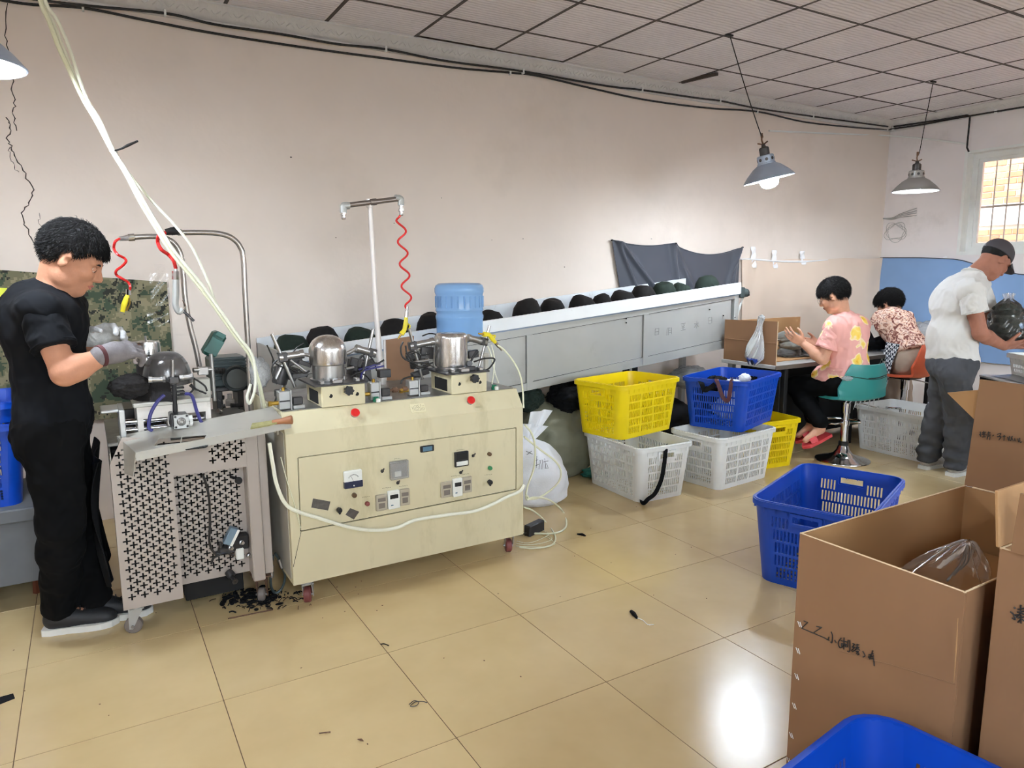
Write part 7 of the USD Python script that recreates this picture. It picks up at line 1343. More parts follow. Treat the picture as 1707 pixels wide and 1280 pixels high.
# ------------------------------------------------------------------ the man in black at the left cabinet
D1 = 2.70
f1 = unit(RH*0.93+FH*0.36); l1 = np.cross(ZZ, f1)
m1 = Thing('person', 'man in black T-shirt and trousers with grey work gloves standing at the left press', 'person', loc=(-0.1, 3.2, 0))
pel = atD(92, 705, D1); wai = atD(84, 630, D1); che = atD(78, 548, D1); nk = atD(84, 487, D1+0.01)
shN, shF = atD(68, 522, D1-0.15), atD(108, 512, D1+0.17)
elN = atD(108, 622, D1-0.20); wrN = atD(181, 590, D1-0.10); elF = atD(128, 600, D1+0.24); wrF = atD(150, 562, D1+0.14)
hiN, hiF = atD(88, 725, D1-0.075), atD(98, 722, D1+0.085)
aN = atD(103, 1030, D1-0.05); knN = atD(103, 872, D1-0.06); knF = atD(126, 868, D1+0.14); aF = atD(158, 1008, D1+0.16)
hd_f = unit(f1*0.86-ZZ*0.50); hf, hl, hu = frame3(hd_f, ZZ); HC = atD(120, 432, D1+0.015)
sk = Body(0.03); torso(sk, nk, che, wai, pel, f1, l1, 1.0, 0.95)
sk.cone(shN, shF, 0.056, 0.056, 0.05); sk.cone(nk+ZZ*-0.02, HC-hu*0.055-hf*0.028, 0.060, 0.056, 0.035); arm(sk, shN, elN, wrN, 0.050, 0.043, 0.029); arm(sk, shF, elF, wrF, 0.050, 0.043, 0.029)
head_prims(sk, HC, hf, hl, hu, 1.04)
hdN = unit(RH*0.45+FH*0.75+ZZ*0.12)
hand_prims(sk, wrN, hdN, unit(FH*0.5+RH*-0.3-ZZ*0.7), unit(ZZ*0.7-RH*0.6), 1.04, 0.75, r0=0.0082); hand_prims(sk, wrF, unit(RH*0.9+ZZ*0.25), unit(-FH*0.6-ZZ*0.6), ZZ, 1.04, 0.6, r0=0.0082)
hN, tN = onZ(64, 1064, 0.0), onZ(187, 1046, 0.0); hN, tN = hN+FH*0.045, tN+FH*0.045; d_ = unit(tN-hN); aN = hN+d_*0.06+ZZ*0.085
aF = np.array([aF[0], aF[1], 0.085])
for A_ in (aN, aF): sk.cone(A_, A_+d_*0.12-ZZ*0.045, 0.034, 0.026, 0.03)
leg(sk, hiN, knN, aN); leg(sk, hiF, knF, aF)
bd = m1.add('body', sk.mesh(0.005, 2), 'skin_tan', smooth=True)
face_parts(m1, HC, hf, hl, hu, 1.04, 'skin_tan', bd)
hm_ = hair_mesh(HC, hf, hl, hu, 1.04, hairline((-0.13, -0.09, -0.05, -0.02, 0.02, 0.045, 0.075, 0.12), (-0.062, -0.058, -0.042, -0.004, 0.018, 0.050, 0.056, 0.058)), ex=(0.106, 0.085, 0.099), ctr=(-0.012, 0, 0.040), amp=0.007, seed=2)
m1.add('hair', hm_, 'hair_black', smooth=True); strands(m1, hm_, HC, hf, hu, 9000, 0.019, 1, None)
tee = Body(0.04); torso(tee, nk, che, wai, pel+ZZ*0.03, f1, l1, 1.13, 1.16); tee.cone(shN, shF, 0.077, 0.077, 0.06); tee.cone(che+ZZ*0.09-f1*0.02, nk-ZZ*0.055-f1*0.012, 0.085, 0.068, 0.05)
tee.ell(che-f1*0.03+ZZ*0.02, (0.12, 0.15, 0.15), np.array([f1, l1, ZZ]), 0.05)
hem = pel-ZZ*0.06; tee.plane(hem, (0, 0, -1))
tm = tee.mesh(0.006, 2, wrinkle(0.008, (11, 11, 8), 1))
ts_ = m1.add('t_shirt', tm, 'tee_black', smooth=True)
sleeves(m1, ts_, ((shN, elN), (shF, elF)), 0.60, 0.074, 0.075, 'tee_black', 31)
m1.add('collar', place(lathe([(0.064, -0.006), (0.073, 0.0), (0.066, 0.008), (0.060, 0.0)], nk-ZZ*0.012-f1*0.006, 32, unit(ZZ+f1*0.35))), 'tee_black')
tr = Body(0.035); tr.ell(pel+ZZ*0.01, (0.128, 0.172, 0.13), np.array([f1, l1, ZZ]), 0.05); leg(tr, hiN, knN, aN+ZZ*0.03, 0.100, 0.080, 0.066); leg(tr, hiF, knF, aF+ZZ*0.03, 0.100, 0.080, 0.066); tr.ell(pel-f1*0.05-ZZ*0.05, (0.10, 0.14, 0.11), np.array([f1, l1, ZZ]), 0.04)
tr.plane((0, 0, 0.07), (0, 0, -1)); m1.add('trousers', tr.mesh(0.006, 2, wrinkle(0.009, (12, 12, 9), 4)), 'trouser_black', smooth=True)
gl = Body(0.012); hand_prims(gl, wrN, hdN, unit(FH*0.5+RH*-0.3-ZZ*0.7), unit(ZZ*0.7-RH*0.6), 1.06, 0.75, r0=0.0118); gl.cone(wrN-hdN*0.03, wrN+hdN*0.03, 0.037, 0.040, 0.02); g1 = m1.add('glove', gl.mesh(0.0035, 2), 'glove_grey', smooth=True)
m1.add('glove_cuff', lathe([(0.033, -0.008), (0.040, -0.006), (0.041, 0.006), (0.036, 0.008)], wrN-hdN*0.03, 24, hdN), 'glove_cuff', parent=g1, label='dark red knitted cuff')
gl = Body(0.012); hand_prims(gl, wrF, unit(RH*0.9+ZZ*0.25), unit(-FH*0.6-ZZ*0.6), ZZ, 1.06, 0.6, r0=0.0118); gl.cone(wrF-RH*0.03, wrF+RH*0.03, 0.038, 0.040, 0.02); m1.add('glove', gl.mesh(0.0035, 2), 'glove_white', smooth=True, label='pale glove on the far hand')
shoe(m1, hN, tN, 'shoe', 'shoe_black', 'sole_white', 1.0)
hF = np.array([aF[0], aF[1], 0])-d_*0.05; shoe(m1, hF, hF+d_*0.265, 'shoe', 'shoe_black', 'sole_white', 1.0)
# ------------------------------------------------------------------ the man in the cap
D2 = 4.86
f2 = unit(RH*0.88+FH*0.46); l2 = np.cross(ZZ, f2)
m2 = Thing('person', 'man in a dark cap, white T-shirt and grey sweatpants holding a bag of hats', 'person', loc=(5.1, 2.62, 0))
pel = atD(1586, 605, D2); wai = atD(1586, 560, D2); che = atD(1594, 505, D2); nk = atD(1622, 455, D2)
shN, shF = atD(1617, 483, D2-0.15), atD(1630, 474, D2+0.17)
elN = atD(1634, 556, D2-0.19); wrN = atD(1674, 577, D2-0.08); elF = atD(1650, 552, D2+0.20); wrF = atD(1682, 575, D2+0.10)
hiN, hiF = atD(1592, 622, D2-0.085), atD(1580, 618, D2+0.085)
fN, fF = onZ(1592, 792, 0.0), onZ(1546, 780, 0.0)
aN = fN+ZZ*0.085; aF = fF+ZZ*0.085; knN = (hiN+aN)/2+f2*0.045+ZZ*0.02; knF = (hiF+aF)/2+f2*0.02+ZZ*0.02
hf, hl, hu = frame3(unit(RH*0.72+FH*0.14-ZZ*0.66), ZZ); HC = atD(1658, 434, D2+0.01)
sk = Body(0.03); torso(sk, nk, che, wai, pel, f2, l2); sk.cone(shN, shF, 0.056, 0.056, 0.05); sk.cone(nk-ZZ*0.02, HC-hu*0.05-hf*0.03, 0.062, 0.057, 0.035)
arm(sk, shN, elN, wrN, 0.052, 0.044, 0.030); arm(sk, shF, elF, wrF, 0.052, 0.044, 0.030); leg(sk, hiN, knN, aN); leg(sk, hiF, knF, aF); head_prims(sk, HC, hf, hl, hu, 1.03)
BG = atD(1678, 534, D2+0.03)
hand_prims(sk, wrN, unit(RH*0.95+ZZ*0.12), unit(FH*0.6+ZZ*0.7), unit(ZZ-FH*0.2), 1.0, 0.30); hand_prims(sk, wrF, unit(RH*0.9-FH*0.2+ZZ*0.05), unit(-FH*0.5+ZZ*0.8), ZZ, 1.0, 0.35)
for A_ in (fN, fF): sk.cone(A_+ZZ*0.07, A_+f2*0.13+ZZ*0.04, 0.034, 0.028, 0.03)
bd = m2.add('body', sk.mesh(0.006, 2), 'skin_brown', smooth=True); face_parts(m2, HC, hf, hl, hu, 1.03, 'skin_brown', bd)
m2.add('hair', hair_mesh(HC, hf, hl, hu, 1.03, hairline((-0.13, -0.09, -0.03, 0.02, 0.05, 0.12), (-0.03, -0.028, 0.0, 0.03, 0.06, 0.07)), ex=(0.101, 0.079, 0.092), ctr=(-0.012, 0, 0.036), amp=0.002, seed=5), 'hair_black', smooth=True)
tee = Body(0.04); torso(tee, nk, che, wai, pel+ZZ*0.02, f2, l2, 1.06, 1.10); tee.cone(shN, shF, 0.078, 0.078, 0.06); tee.cone(che+ZZ*0.09, nk-ZZ*0.03, 0.09, 0.070, 0.05); tee.ell(wai-f2*0.0-ZZ*0.02, (0.118, 0.158, 0.16), np.array([f2, l2, ZZ]), 0.05)
tee.plane(pel+ZZ*0.0+f2*0.0, unit(-ZZ+f2*-0.25))
def tee_fold(V): w = np.sin((V @ l2)*70+3*np.sin(V[:, 2]*6)); return wrinkle(0.008, (13, 13, 8), 7)(V)+0.004*w*np.clip((1.15-V[:, 2])*2.5, 0, 1)
ts_ = m2.add('t_shirt', tee.mesh(0.006, 2, tee_fold), 'tee_white', smooth=True)
sleeves(m2, ts_, ((shN, elN), (shF, elF)), 0.52, 0.077, 0.079, 'tee_white', 35)
m2.add('collar', lathe([(0.066, -0.006), (0.074, 0.0), (0.068, 0.008), (0.060, 0.0)], nk-ZZ*0.004, 32, unit(ZZ+f2*0.55)), 'tee_white')
tr = Body(0.035); tr.ell(pel, (0.128, 0.170, 0.13), np.array([f2, l2, ZZ]), 0.05); leg(tr, hiN, knN, aN+ZZ*0.01, 0.106, 0.088, 0.076); leg(tr, hiF, knF, aF+ZZ*0.01, 0.106, 0.088, 0.076); tr.plane((0, 0, 0.06), (0, 0, -1))
m2.add('sweatpants', tr.mesh(0.0065, 2, lambda V: wrinkle(0.010, (11, 11, 8), 11)(V)+0.007*np.sin(V[:, 2]*75+V[:, 0]*20)*np.clip(0.32-V[:, 2], 0, 0.15)/0.15), 'sweat_grey', smooth=True)
P = lambda x, y, z: HC+(hf*x+hl*y+hu*z)*1.03
cp_ = Body(0.01); cp_.ell(P(-0.014, 0, 0.044), np.array((0.108, 0.088, 0.098)), np.array([hf, hl, hu])); cp_.plane(P(0.0, 0, 0.034), unit(-hu+hf*0.10)); c1_ = m2.add('cap', cp_.mesh(0.004, 1), 'cap_dark', smooth=45)
def brim(U, V): a = (U-0.5)*2.3; r = 0.078+0.075*V*np.cos(a)**0.6; x = 0.012+r*np.cos(a); y = 0.090*np.sin(a)/math.sin(1.15)*(1-0.12*V); return HC+(hf*x[..., None]+hl*y[..., None]+hu*(0.040-0.018*V-0.022*(y/0.08)**2)[..., None])*1.03
m2.add('cap_brim', grid_sheet(brim, 26, 10, 0.004), 'cap_dark', parent=c1_, smooth=50); m2.add('cap_button', place(trimesh.creation.icosphere(2, 0.008), P(-0.014, 0, 0.139)), 'cap_dark', parent=c1_)
for A_ in (fN, fF): shoe(m2, A_-f2*0.06-ZZ*A_[2], A_+f2*0.20-ZZ*A_[2], 'shoe', 'shoe_grey', 'sole_white', 1.0)
t = Thing('hat_bag', 'clear plastic bag of dark hats held by the man in the cap', 'bag', loc=BG)
t.add('packed_hats', cat_(*[place(crumple(0.095-0.004*k, 0.085, 0.055, 20+k, 0.16, 3), BG+ZZ*(-0.115+0.062*k)+RH*0.006*(-1)**k) for k in range(4)]), 'hat_bag_green', smooth=60, kind='stuff') if paint('hat_bag_green', S(50, 54, 48), 0.6, var=0.35, scale=30) else None
def sack_film(U, V):
    a = U*2*PI; h = V; r = np.interp(h, (0, 0.06, 0.2, 0.6, 0.78, 0.9, 1.0), (0.02, 0.09, 0.108, 0.106, 0.075, 0.022, 0.03)); w = 0.006*np.sin(a*6+h*14)+0.004*np.sin(a*11-h*23)
    return np.stack([BG[0]+(r+w)*np.cos(a), BG[1]+(r+w)*np.sin(a), BG[2]-0.19+0.37*h+0.008*np.sin(a*3)], -1)
t.add('film', grid_sheet(sack_film, 80, 40), 'clear_film', smooth=50)
# ------------------------------------------------------------------ the seated woman in the pink flowered shirt
D3 = 5.33
f3 = unit(-RH*0.50+FH*0.87); l3 = np.cross(ZZ, f3)
w1 = Thing('person', 'woman in a pink shirt with yellow flowers seated on the teal stool', 'person', loc=(4.95, 3.3, 0))
pel = atD(1414, 630, D3-0.01); wai = atD(1413, 600, D3); che = atD(1411, 560, D3+0.0); nk = atD(1406, 526, D3+0.02)
shN, shF = atD(1391, 545, D3-0.06), atD(1435, 543, D3+0.09)
elN = atD(1371, 598, D3-0.04); wrN = atD(1337, 571, D3+0.08); elF = atD(1408, 592, D3+0.30); wrF = atD(1362, 572, D3+0.34)
hiN, hiF = atD(1404, 640, D3-0.07), atD(1420, 638, D3+0.09)
tdir = unit(-RH*0.52+FH*0.80-ZZ*0.16); knN = hiN+tdir*0.40; knF = hiF+tdir*0.40; ftN, ftF = atD(1366, 722, D3+0.02), atD(1354, 714, D3+0.16)
PEL3 = pel
hf, hl, hu = frame3(unit(-RH*0.78+FH*0.50-ZZ*0.42), ZZ); HC = atD(1390, 494, D3+0.03)
sk = Body(0.03); torso(sk, nk, che, wai, pel, f3, l3, 0.98, 1.05); sk.cone(shN, shF, 0.052, 0.052, 0.05); sk.cone(nk-ZZ*0.02, HC-hu*0.05-hf*0.03, 0.054, 0.052, 0.035); arm(sk, shN, elN, wrN, 0.050, 0.043, 0.027); arm(sk, shF, elF, wrF, 0.050, 0.043, 0.027)
leg(sk, hiN, knN, ftN+ZZ*0.04); leg(sk, hiF, knF, ftF+ZZ*0.04); head_prims(sk, HC, hf, hl, hu, 0.99)
hand_prims(sk, wrN, unit(atD(1318, 560, D3+0.06)-wrN), unit(ZZ*0.6+FH*0.6), unit(ZZ-FH*0.3), 0.95, 0.4); hand_prims(sk, wrF, unit(-RH*0.9+ZZ*0.1), unit(-FH*0.6+ZZ*0.3), ZZ, 0.95, 0.45)
fd = unit(-RH*0.75-FH*0.2)
for A_ in (ftN, ftF): sk.cone(A_+ZZ*0.03, A_+unit(fd*0.9-ZZ*0.35)*0.13, 0.034, 0.022, 0.03)
bd = w1.add('body', sk.mesh(0.006, 2), 'skin_light', smooth=True); face_parts(w1, HC, hf, hl, hu, 0.99, 'skin_light', bd)
hm_ = hair_mesh(HC, hf, hl, hu, 0.99, hairline((-0.13, -0.09, -0.05, -0.025, 0.02, 0.05, 0.08, 0.12), (-0.075, -0.072, -0.06, -0.02, -0.012, 0.015, 0.036, 0.04)), ex=(0.111, 0.089, 0.103), ctr=(-0.012, 0, 0.040), amp=0.004, seed=9, freq=45)
w1.add('hair', hm_, 'hair_black', smooth=True); strands(w1, hm_, HC, hf, hu, 6000, 0.02, 2, None)
P = lambda x, y, z: HC+(hf*x+hl*y+hu*z)*0.99
w1.add('glasses', cat_(*[tube([P(0.105+0.004*math.cos(a), e*0.034+0.024*math.cos(a), 0.0+0.018*math.sin(a)) for a in np.linspace(0, 2*PI, 17)], 0.0012, 5) for e in (-1, 1)], tube([P(0.106, -0.012, 0.002), P(0.109, 0, 0.005), P(0.106, 0.012, 0.002)], 0.0012, 5), *[tube([P(0.100, e*0.060, 0.004), P(0.05, e*0.078, 0.008), P(-0.01, e*0.082, 0.008)], 0.0012, 5) for e in (-1, 1)]), 'chrome')
sh = Body(0.04); torso(sh, nk, che, wai, pel+ZZ*0.02, f3, l3, 1.12, 1.18); sh.cone(shN, shF, 0.074, 0.074, 0.06); sh.cone(che+ZZ*0.07, nk-ZZ*0.025, 0.085, 0.064, 0.05)
sh.cone(wai-ZZ*0.06, pel+f3*0.10-ZZ*0.015, 0.13, 0.13, 0.05); sh.ell(pel+f3*0.10-ZZ*0.0, (0.17, 0.19, 0.09), np.array([f3, l3, ZZ]), 0.05); sh.plane(pel-ZZ*0.03, unit(-ZZ+f3*0.12))
sm = w1.add('shirt', sh.mesh(0.006, 2, lambda V: wrinkle(0.008, (14, 14, 8), 15)(V)+0.004*np.sin((V @ l3)*85+2*np.sin(V[:, 2]*9))), 'tee_floral', smooth=True)
sleeves(w1, sm, ((shN, elN), (shF, elF)), 0.66, 0.072, 0.080, 'tee_floral', 37)
wv = Body(0.03); torso(wv, nk, che, wai, pel+ZZ*0.02, f3, l3, 1.15, 1.22); wb_ = pel+ZZ*0.075; wv.plane(wb_+ZZ*0.012, ZZ); wv.plane(wb_-ZZ*0.012, -ZZ); w1.add('waistband', wv.mesh(0.006, 1), 'tee_floral', parent=sm, smooth=45)
tr = Body(0.035); tr.ell(pel-ZZ*0.03, (0.128, 0.175, 0.10), np.array([f3, l3, ZZ]), 0.05); leg(tr, hiN, knN, ftN+ZZ*0.09, 0.098, 0.078, 0.060); leg(tr, hiF, knF, ftF+ZZ*0.09, 0.098, 0.078, 0.060)
w1.add('trousers', tr.mesh(0.0065, 2, wrinkle(0.005, (10, 10, 9), 19)), 'trouser_black', smooth=True)
for A_ in (ftN, ftF):
    d = unit(fd*0.9-ZZ*0.35); n_ = unit(np.cross(ZZ, d)); up_ = np.cross(d, n_)
    sp_ = w1.add('slipper', plate(Polygon([(-0.07, -0.032), (0.05, -0.042), (0.13, -0.04), (0.165, 0), (0.13, 0.04), (0.05, 0.042), (-0.07, 0.032)]).buffer(0.008), A_-up_*0.055, d, n_, 0.022), 'slipper_red', smooth=40, label='red slipper')
    w1.add('slipper_strap', grid_sheet(lambda U, V: A_+d*(0.055+0.06*V[..., None])+n_*(0.047*np.cos(U*PI))[..., None]+up_*(-0.036+0.058*np.sin(U*PI)*(1-0.2*V))[..., None], 20, 8, 0.004), 'slipper_red', parent=sp_, smooth=True)
# ------------------------------------------------------------------ the woman bending over the table
D4 = 6.03
f4 = unit(-RH*0.55+FH*0.83); l4 = np.cross(ZZ, f4)
w2 = Thing('person', 'woman in a brown patterned blouse and checked apron leaning over the table', 'person', loc=(6.2, 3.3, 0))
pel = atD(1520, 596, D4-0.05); wai = atD(1512, 570, D4+0.02); che = atD(1495, 545, D4+0.14); nk = atD(1484, 524, D4+0.22)
shN, shF = atD(1470, 535, D4+0.10), atD(1508, 534, D4+0.30)
elN = atD(1456, 548, D4+0.34); wrN = atD(1440, 556, D4+0.50); elF = atD(1480, 556, D4+0.52); wrF = atD(1452, 558, D4+0.62)
hiN, hiF = atD(1512, 606, D4-0.10), atD(1526, 604, D4+0.06)
knN = atD(1480, 618, D4+0.16); knF = atD(1500, 618, D4+0.30); ftN, ftF = onZ(1500, 712, 0.10), onZ(1520, 706, 0.10); ftN = knN*np.array([1, 1, 0])+ZZ*0.12-f4*0.10; ftF = knF*np.array([1, 1, 0])+ZZ*0.12-f4*0.10
hf, hl, hu = frame3(unit(f4*0.80-ZZ*0.45-RH*0.15), ZZ); HC = atD(1482, 508, D4+0.28)
sk = Body(0.03); torso(sk, nk, che, wai, pel, f4, l4, 1.0, 1.05); sk.cone(shN, shF, 0.052, 0.052, 0.05); sk.cone(nk, HC-hu*0.05-hf*0.03, 0.055, 0.052, 0.035); arm(sk, shN, elN, wrN, 0.050, 0.042, 0.027); arm(sk, shF, elF, wrF, 0.050, 0.042, 0.027); leg(sk, hiN, knN, ftN); leg(sk, hiF, knF, ftF); head_prims(sk, HC, hf, hl, hu, 0.98)
hand_prims(sk, wrN, unit(-RH*0.8+FH*0.4-ZZ*0.1), unit(-ZZ), RH, 0.95, 0.4); hand_prims(sk, wrF, unit(-RH*0.8+FH*0.4-ZZ*0.1), unit(-ZZ), -RH, 0.95, 0.4)
for A_ in (ftN, ftF): sk.cone(A_-ZZ*0.03, A_+f4*0.13-ZZ*0.075, 0.034, 0.026, 0.03)
bd = w2.add('body', sk.mesh(0.0065, 2), 'skin_light', smooth=True); face_parts(w2, HC, hf, hl, hu, 0.98, 'skin_light', bd)
hm_ = hair_mesh(HC, hf, hl, hu, 0.98, hairline((-0.13, -0.09, -0.05, -0.025, 0.02, 0.05, 0.08, 0.12), (-0.08, -0.075, -0.06, -0.015, 0.0, 0.03, 0.042, 0.045)), ex=(0.114, 0.098, 0.104), ctr=(-0.014, 0, 0.040), amp=0.008, seed=12, freq=50)
w2.add('hair', hm_, 'hair_black', smooth=True); strands(w2, hm_, HC, hf, hu, 6000, 0.026, 3, None)
sh = Body(0.04); torso(sh, nk, che, wai, pel+ZZ*0.03, f4, l4, 1.2, 1.25); sh.cone(shN, shF, 0.078, 0.078, 0.06); sh.cone(che, nk-ZZ*0.02, 0.10, 0.068, 0.05); sh.cone(shN, elN, 0.075, 0.066, 0.04); sh.cone(shF, elF, 0.075, 0.066, 0.04); sh.cone(elN, elN+(wrN-elN)*0.6, 0.062, 0.05, 0.04); sh.cone(elF, elF+(wrF-elF)*0.6, 0.062, 0.05, 0.04)
ax_ = unit(che-pel); sh.plane(pel+ax_*0.02, unit(-ax_)); w2.add('blouse', sh.mesh(0.0065, 2, wrinkle(0.010, (13, 13, 13), 23, 0.8)), 'blouse_brown', smooth=True)
tr = Body(0.035); tr.ell(pel-ZZ*0.0, (0.15, 0.185, 0.13), np.array([f4, l4, ZZ]), 0.05); leg(tr, hiN, knN, ftN, 0.105, 0.08, 0.06); leg(tr, hiF, knF, ftF, 0.105, 0.08, 0.06); w2.add('trousers', tr.mesh(0.007, 2, wrinkle(0.005, (10, 10, 9), 27)), 'pants_khaki', smooth=True)
ap_ = [atD(1494, 566, D4-0.06), atD(1470, 590, D4+0.05), atD(1462, 640, D4+0.0)]
def apron(U, V):
    a = atD(1478, 570, D4+0.02)*(1-V[..., None])+atD(1458, 632, D4+0.12)*V[..., None]; b = atD(1500, 574, D4-0.14)*(1-V[..., None])+atD(1478, 640, D4-0.06)*V[..., None]
    return a*(1-U[..., None])+b*U[..., None]-FH*(0.03*np.sin(V*PI)+0.012*np.sin(U*9+V*5))[..., None]-RH*(0.02*np.sin(V*3))[..., None]
w2.add('apron', grid_sheet(apron, 40, 40, 0.003), 'gingham', smooth=True, label='black and white checked apron')
PEL4 = pel
for A_ in (ftN, ftF): shoe(w2, A_*np.array([1, 1, 0])-f4*0.06, A_*np.array([1, 1, 0])+f4*0.18, 'shoe', 'shoe_black', 'shoe_black', 0.95)
# ================================================================== STOOLS UNDER THE SITTERS, SEWING TABLE, ODDS AND ENDS
stool('teal bar stool with a tied cord round its back, under the woman in pink', 4.95, 3.31, 0.515, 'teal_seat', unit(-RH*0.25+FH*0.97), True)
stool('orange bar stool under the woman bending over the table', PEL4[0]-RH[0]*0.03+FH[0]*0.02, PEL4[1]-RH[1]*0.03+FH[1]*0.02, PEL4[2]-0.135, 'orange_seat', unit(-RH*0.55+FH*0.83), False, 0.72)
# narrow table in front of the man in the cap
c0 = onZ(1632, 624, 0.73); u_ = unit(onZ(1707, 642, 0.73)-c0); v_ = np.array([-u_[1], u_[0], 0]); v_ = v_ if v_[0] > 0 else -v_
paint('table_black', S(24, 25, 30), 0.35); paint('table_white', S(214, 214, 214), 0.3, var=0.1, scale=10)
def qbox(a0, a1, b0, b1, z0, z1, c=0.003):
    ctr = c0*np.array([1, 1, 0])+u_*(a0+a1)/2+v_*(b0+b1)/2+ZZ*(z0+z1)/2
    return obox(ctr, (abs(a1-a0)/2, abs(b1-b0)/2, abs(z1-z0)/2), u_, v_, c)
t = Thing('packing_table', 'black-edged white packing table in front of the man in the cap', 'table', loc=c0*np.array([1, 1, 0]))
t.add('table_top', qbox(0, 1.5, 0, 0.62, 0.715, 0.73), 'table_white'); t.add('table_apron', qbox(0.004, 1.49, 0.004, 0.612, 0.665, 0.714), 'table_black'); t.add('drawer_box', qbox(0.20, 1.2, 0.01, 0.55, 0.61, 0.664), 'table_black')
for a in (0.03, 1.44):
    for b in (0.03, 0.57): t.add('table_leg', qbox(a, a+0.035, b, b+0.035, 0, 0.664), 'window_bar')
t.add('plastic_sheet', place(grid_sheet(lambda U, V: c0+u_*(0.1+1.2*U)[..., None]+v_*(0.02+0.5*V)[..., None]+ZZ*(0.006+0.014*np.abs(np.sin(U*13+3*V)*np.sin(V*7+U*4)))[..., None], 60, 30, 0.001)), 'milky_film', smooth=60, label='crumpled clear sheet lying on the table')
bc = onZ(1668, 607, 0.80)
ct = make_crate('basket', 'low white slatted basket standing on the packing table', 'crate_white', (c0[0]+u_[0]*0.33+v_[0]*0.34, c0[1]+u_[1]*0.33+v_[1]*0.34, 0.735), math.atan2(u_[1], u_[0]), L=.56, W=.40, l=.52, w=.36, Hc=.15, r=0.04, rows=2, handle=False)
c = onZ(1612, 803, 0.05); t = Thing('woven_sack', 'white sack with red print on the floor by the feet of the cap-wearing man', 'sack', loc=(c[0]-0.28, c[1]-0.28, 0), local=True)
t.add('sack_body', crumple(0.20, 0.13, 0.10, 51, 0.2, 4, squash=-0.9).apply_translation((0, 0, 0.10)), 'woven_white', smooth=60)
t.add('red_print', cat_(*[tube([np.array([-0.08+0.05*k, -0.10+0.01*k, 0.16]), np.array([-0.06+0.05*k, -0.07, 0.19]), np.array([-0.05+0.05*k, -0.10, 0.165])], 0.003, 5, 3) for k in range(4)]), 'strap_red')
# left edge: blue crate on a dark bench, wooden stool behind the man in black
make_crate('crate', 'blue slatted crate at the left edge behind the man in black', 'crate_blue', (-0.62, 3.86, 0.47), 0.05, L=.66, W=.46, l=.60, w=.40, Hc=.36)
make_crate('crate', 'blue slatted crate stacked on another at the left edge of the photo', 'crate_blue', (-0.63, 3.87, 0.838), 0.04, L=.66, W=.46, l=.64, w=.44, Hc=.085, rows=1, handle=False)
paint('bench_grey', S(96, 98, 100), 0.6, var=0.1)
t = Thing('low_bench', 'grey box bench under the blue crates at the left edge', 'bench', loc=(-0.6, 3.86, 0)); t.add('bench_top', box(-1.1, -0.2, 3.60, 4.16, 0.41, 0.47, 0.006), 'bench_grey'); t.add('bench_front', box(-1.08, -0.22, 3.62, 3.64, 0.13, 0.41, 0.003), 'bench_grey'); t.add('bench_side', box(-0.24, -0.22, 3.64, 4.14, 0.0, 0.41, 0.003), 'bench_grey'); t.add('bench_side', box(-1.08, -1.06, 3.64, 4.14, 0.0, 0.41, 0.003), 'bench_grey'); t.add('bench_back', box(-1.06, -0.24, 4.10, 4.12, 0.0, 0.41, 0.003), 'bench_grey')
paint('stool_wood', S(118, 62, 40), 0.5, var=0.2, scale=10, stretch=(6, 6, 1))
sx, sy = onZ(72, 985, 0.0)[0]+0.10, onZ(72, 985, 0.0)[1]+0.10
t = Thing('wooden_stool', 'red-brown wooden stool half hidden behind the legs of the man in black', 'stool', loc=(sx, sy, 0))
t.add('stool_seat', box(sx-0.14, sx+0.13, sy-0.12, sy+0.12, 0.40, 0.425, 0.006), 'stool_wood')
for e in (-1, 1):
    for g_ in (-1, 1): t.add('stool_leg', tube([(sx+e*0.10, sy+g_*0.09, 0.40), (sx+e*0.125, sy+g_*0.11, 0.0)], (0.016, 0.014), 4), 'stool_wood')
    t.add('stool_rail', tube([(sx+e*0.115, sy-0.10, 0.16), (sx+e*0.115, sy+0.10, 0.16)], 0.010, 4), 'stool_wood'); t.add('stool_rail', tube([(sx-0.11, sy+e*0.10, 0.22), (sx+0.11, sy+e*0.10, 0.22)], 0.010, 4), 'stool_wood')
c = onY(20, 678, 3.70); t = Thing('dark_scraps', 'dark felt scraps heaped in the upper blue crate at the left edge', 'scraps', loc=(-0.62, 3.87, 0.845), local=True); t.add('scraps', crumple(0.22, 0.14, 0.06, 61, 0.3, 4).apply_translation((0, 0, 0.06)), 'hat_black', smooth=60)
# black cover hanging at the left side of the cabinet, felt brim held at the press
t = Thing('black_cover', 'black sheet hanging between the man in black and the cabinet', 'cover', loc=(-0.03, 3.4, 0.45))
def cov(U, V): return np.stack([-0.012-0.03*np.sin(V*PI)-0.012*np.sin(U*13+V*6), 3.17+0.42*U+0*V, 0.73-0.52*V-0.03*np.sin(U*4)], -1)
t.add('sheet', grid_sheet(cov, 40, 30, 0.004), 'black_fabric', smooth=60)
hb = onY(216, 640, 3.22)
t = Thing('felt_cone', 'black felt hat body folded over the left side of the domed form', 'hat', loc=hb)
def fb2(U, V): a = PI*0.55+U*PI*0.95; r = RD*(1.04+0.42*V); return np.stack([cd[0]+r*np.cos(a)+0.0*V, cd[1]+r*np.sin(a)*0.9-0.01, zd0+0.02-0.085*V-0.012*np.sin(U*12)*V], -1)
t.add('brim', grid_sheet(fb2, 40, 14, 0.006), 'hat_black', smooth=60); t.add('fold', place(crumple(0.075, 0.05, 0.05, 71, 0.25, 4), hb+np.array([0.0, 0.01, -0.01])), 'hat_black', smooth=60)
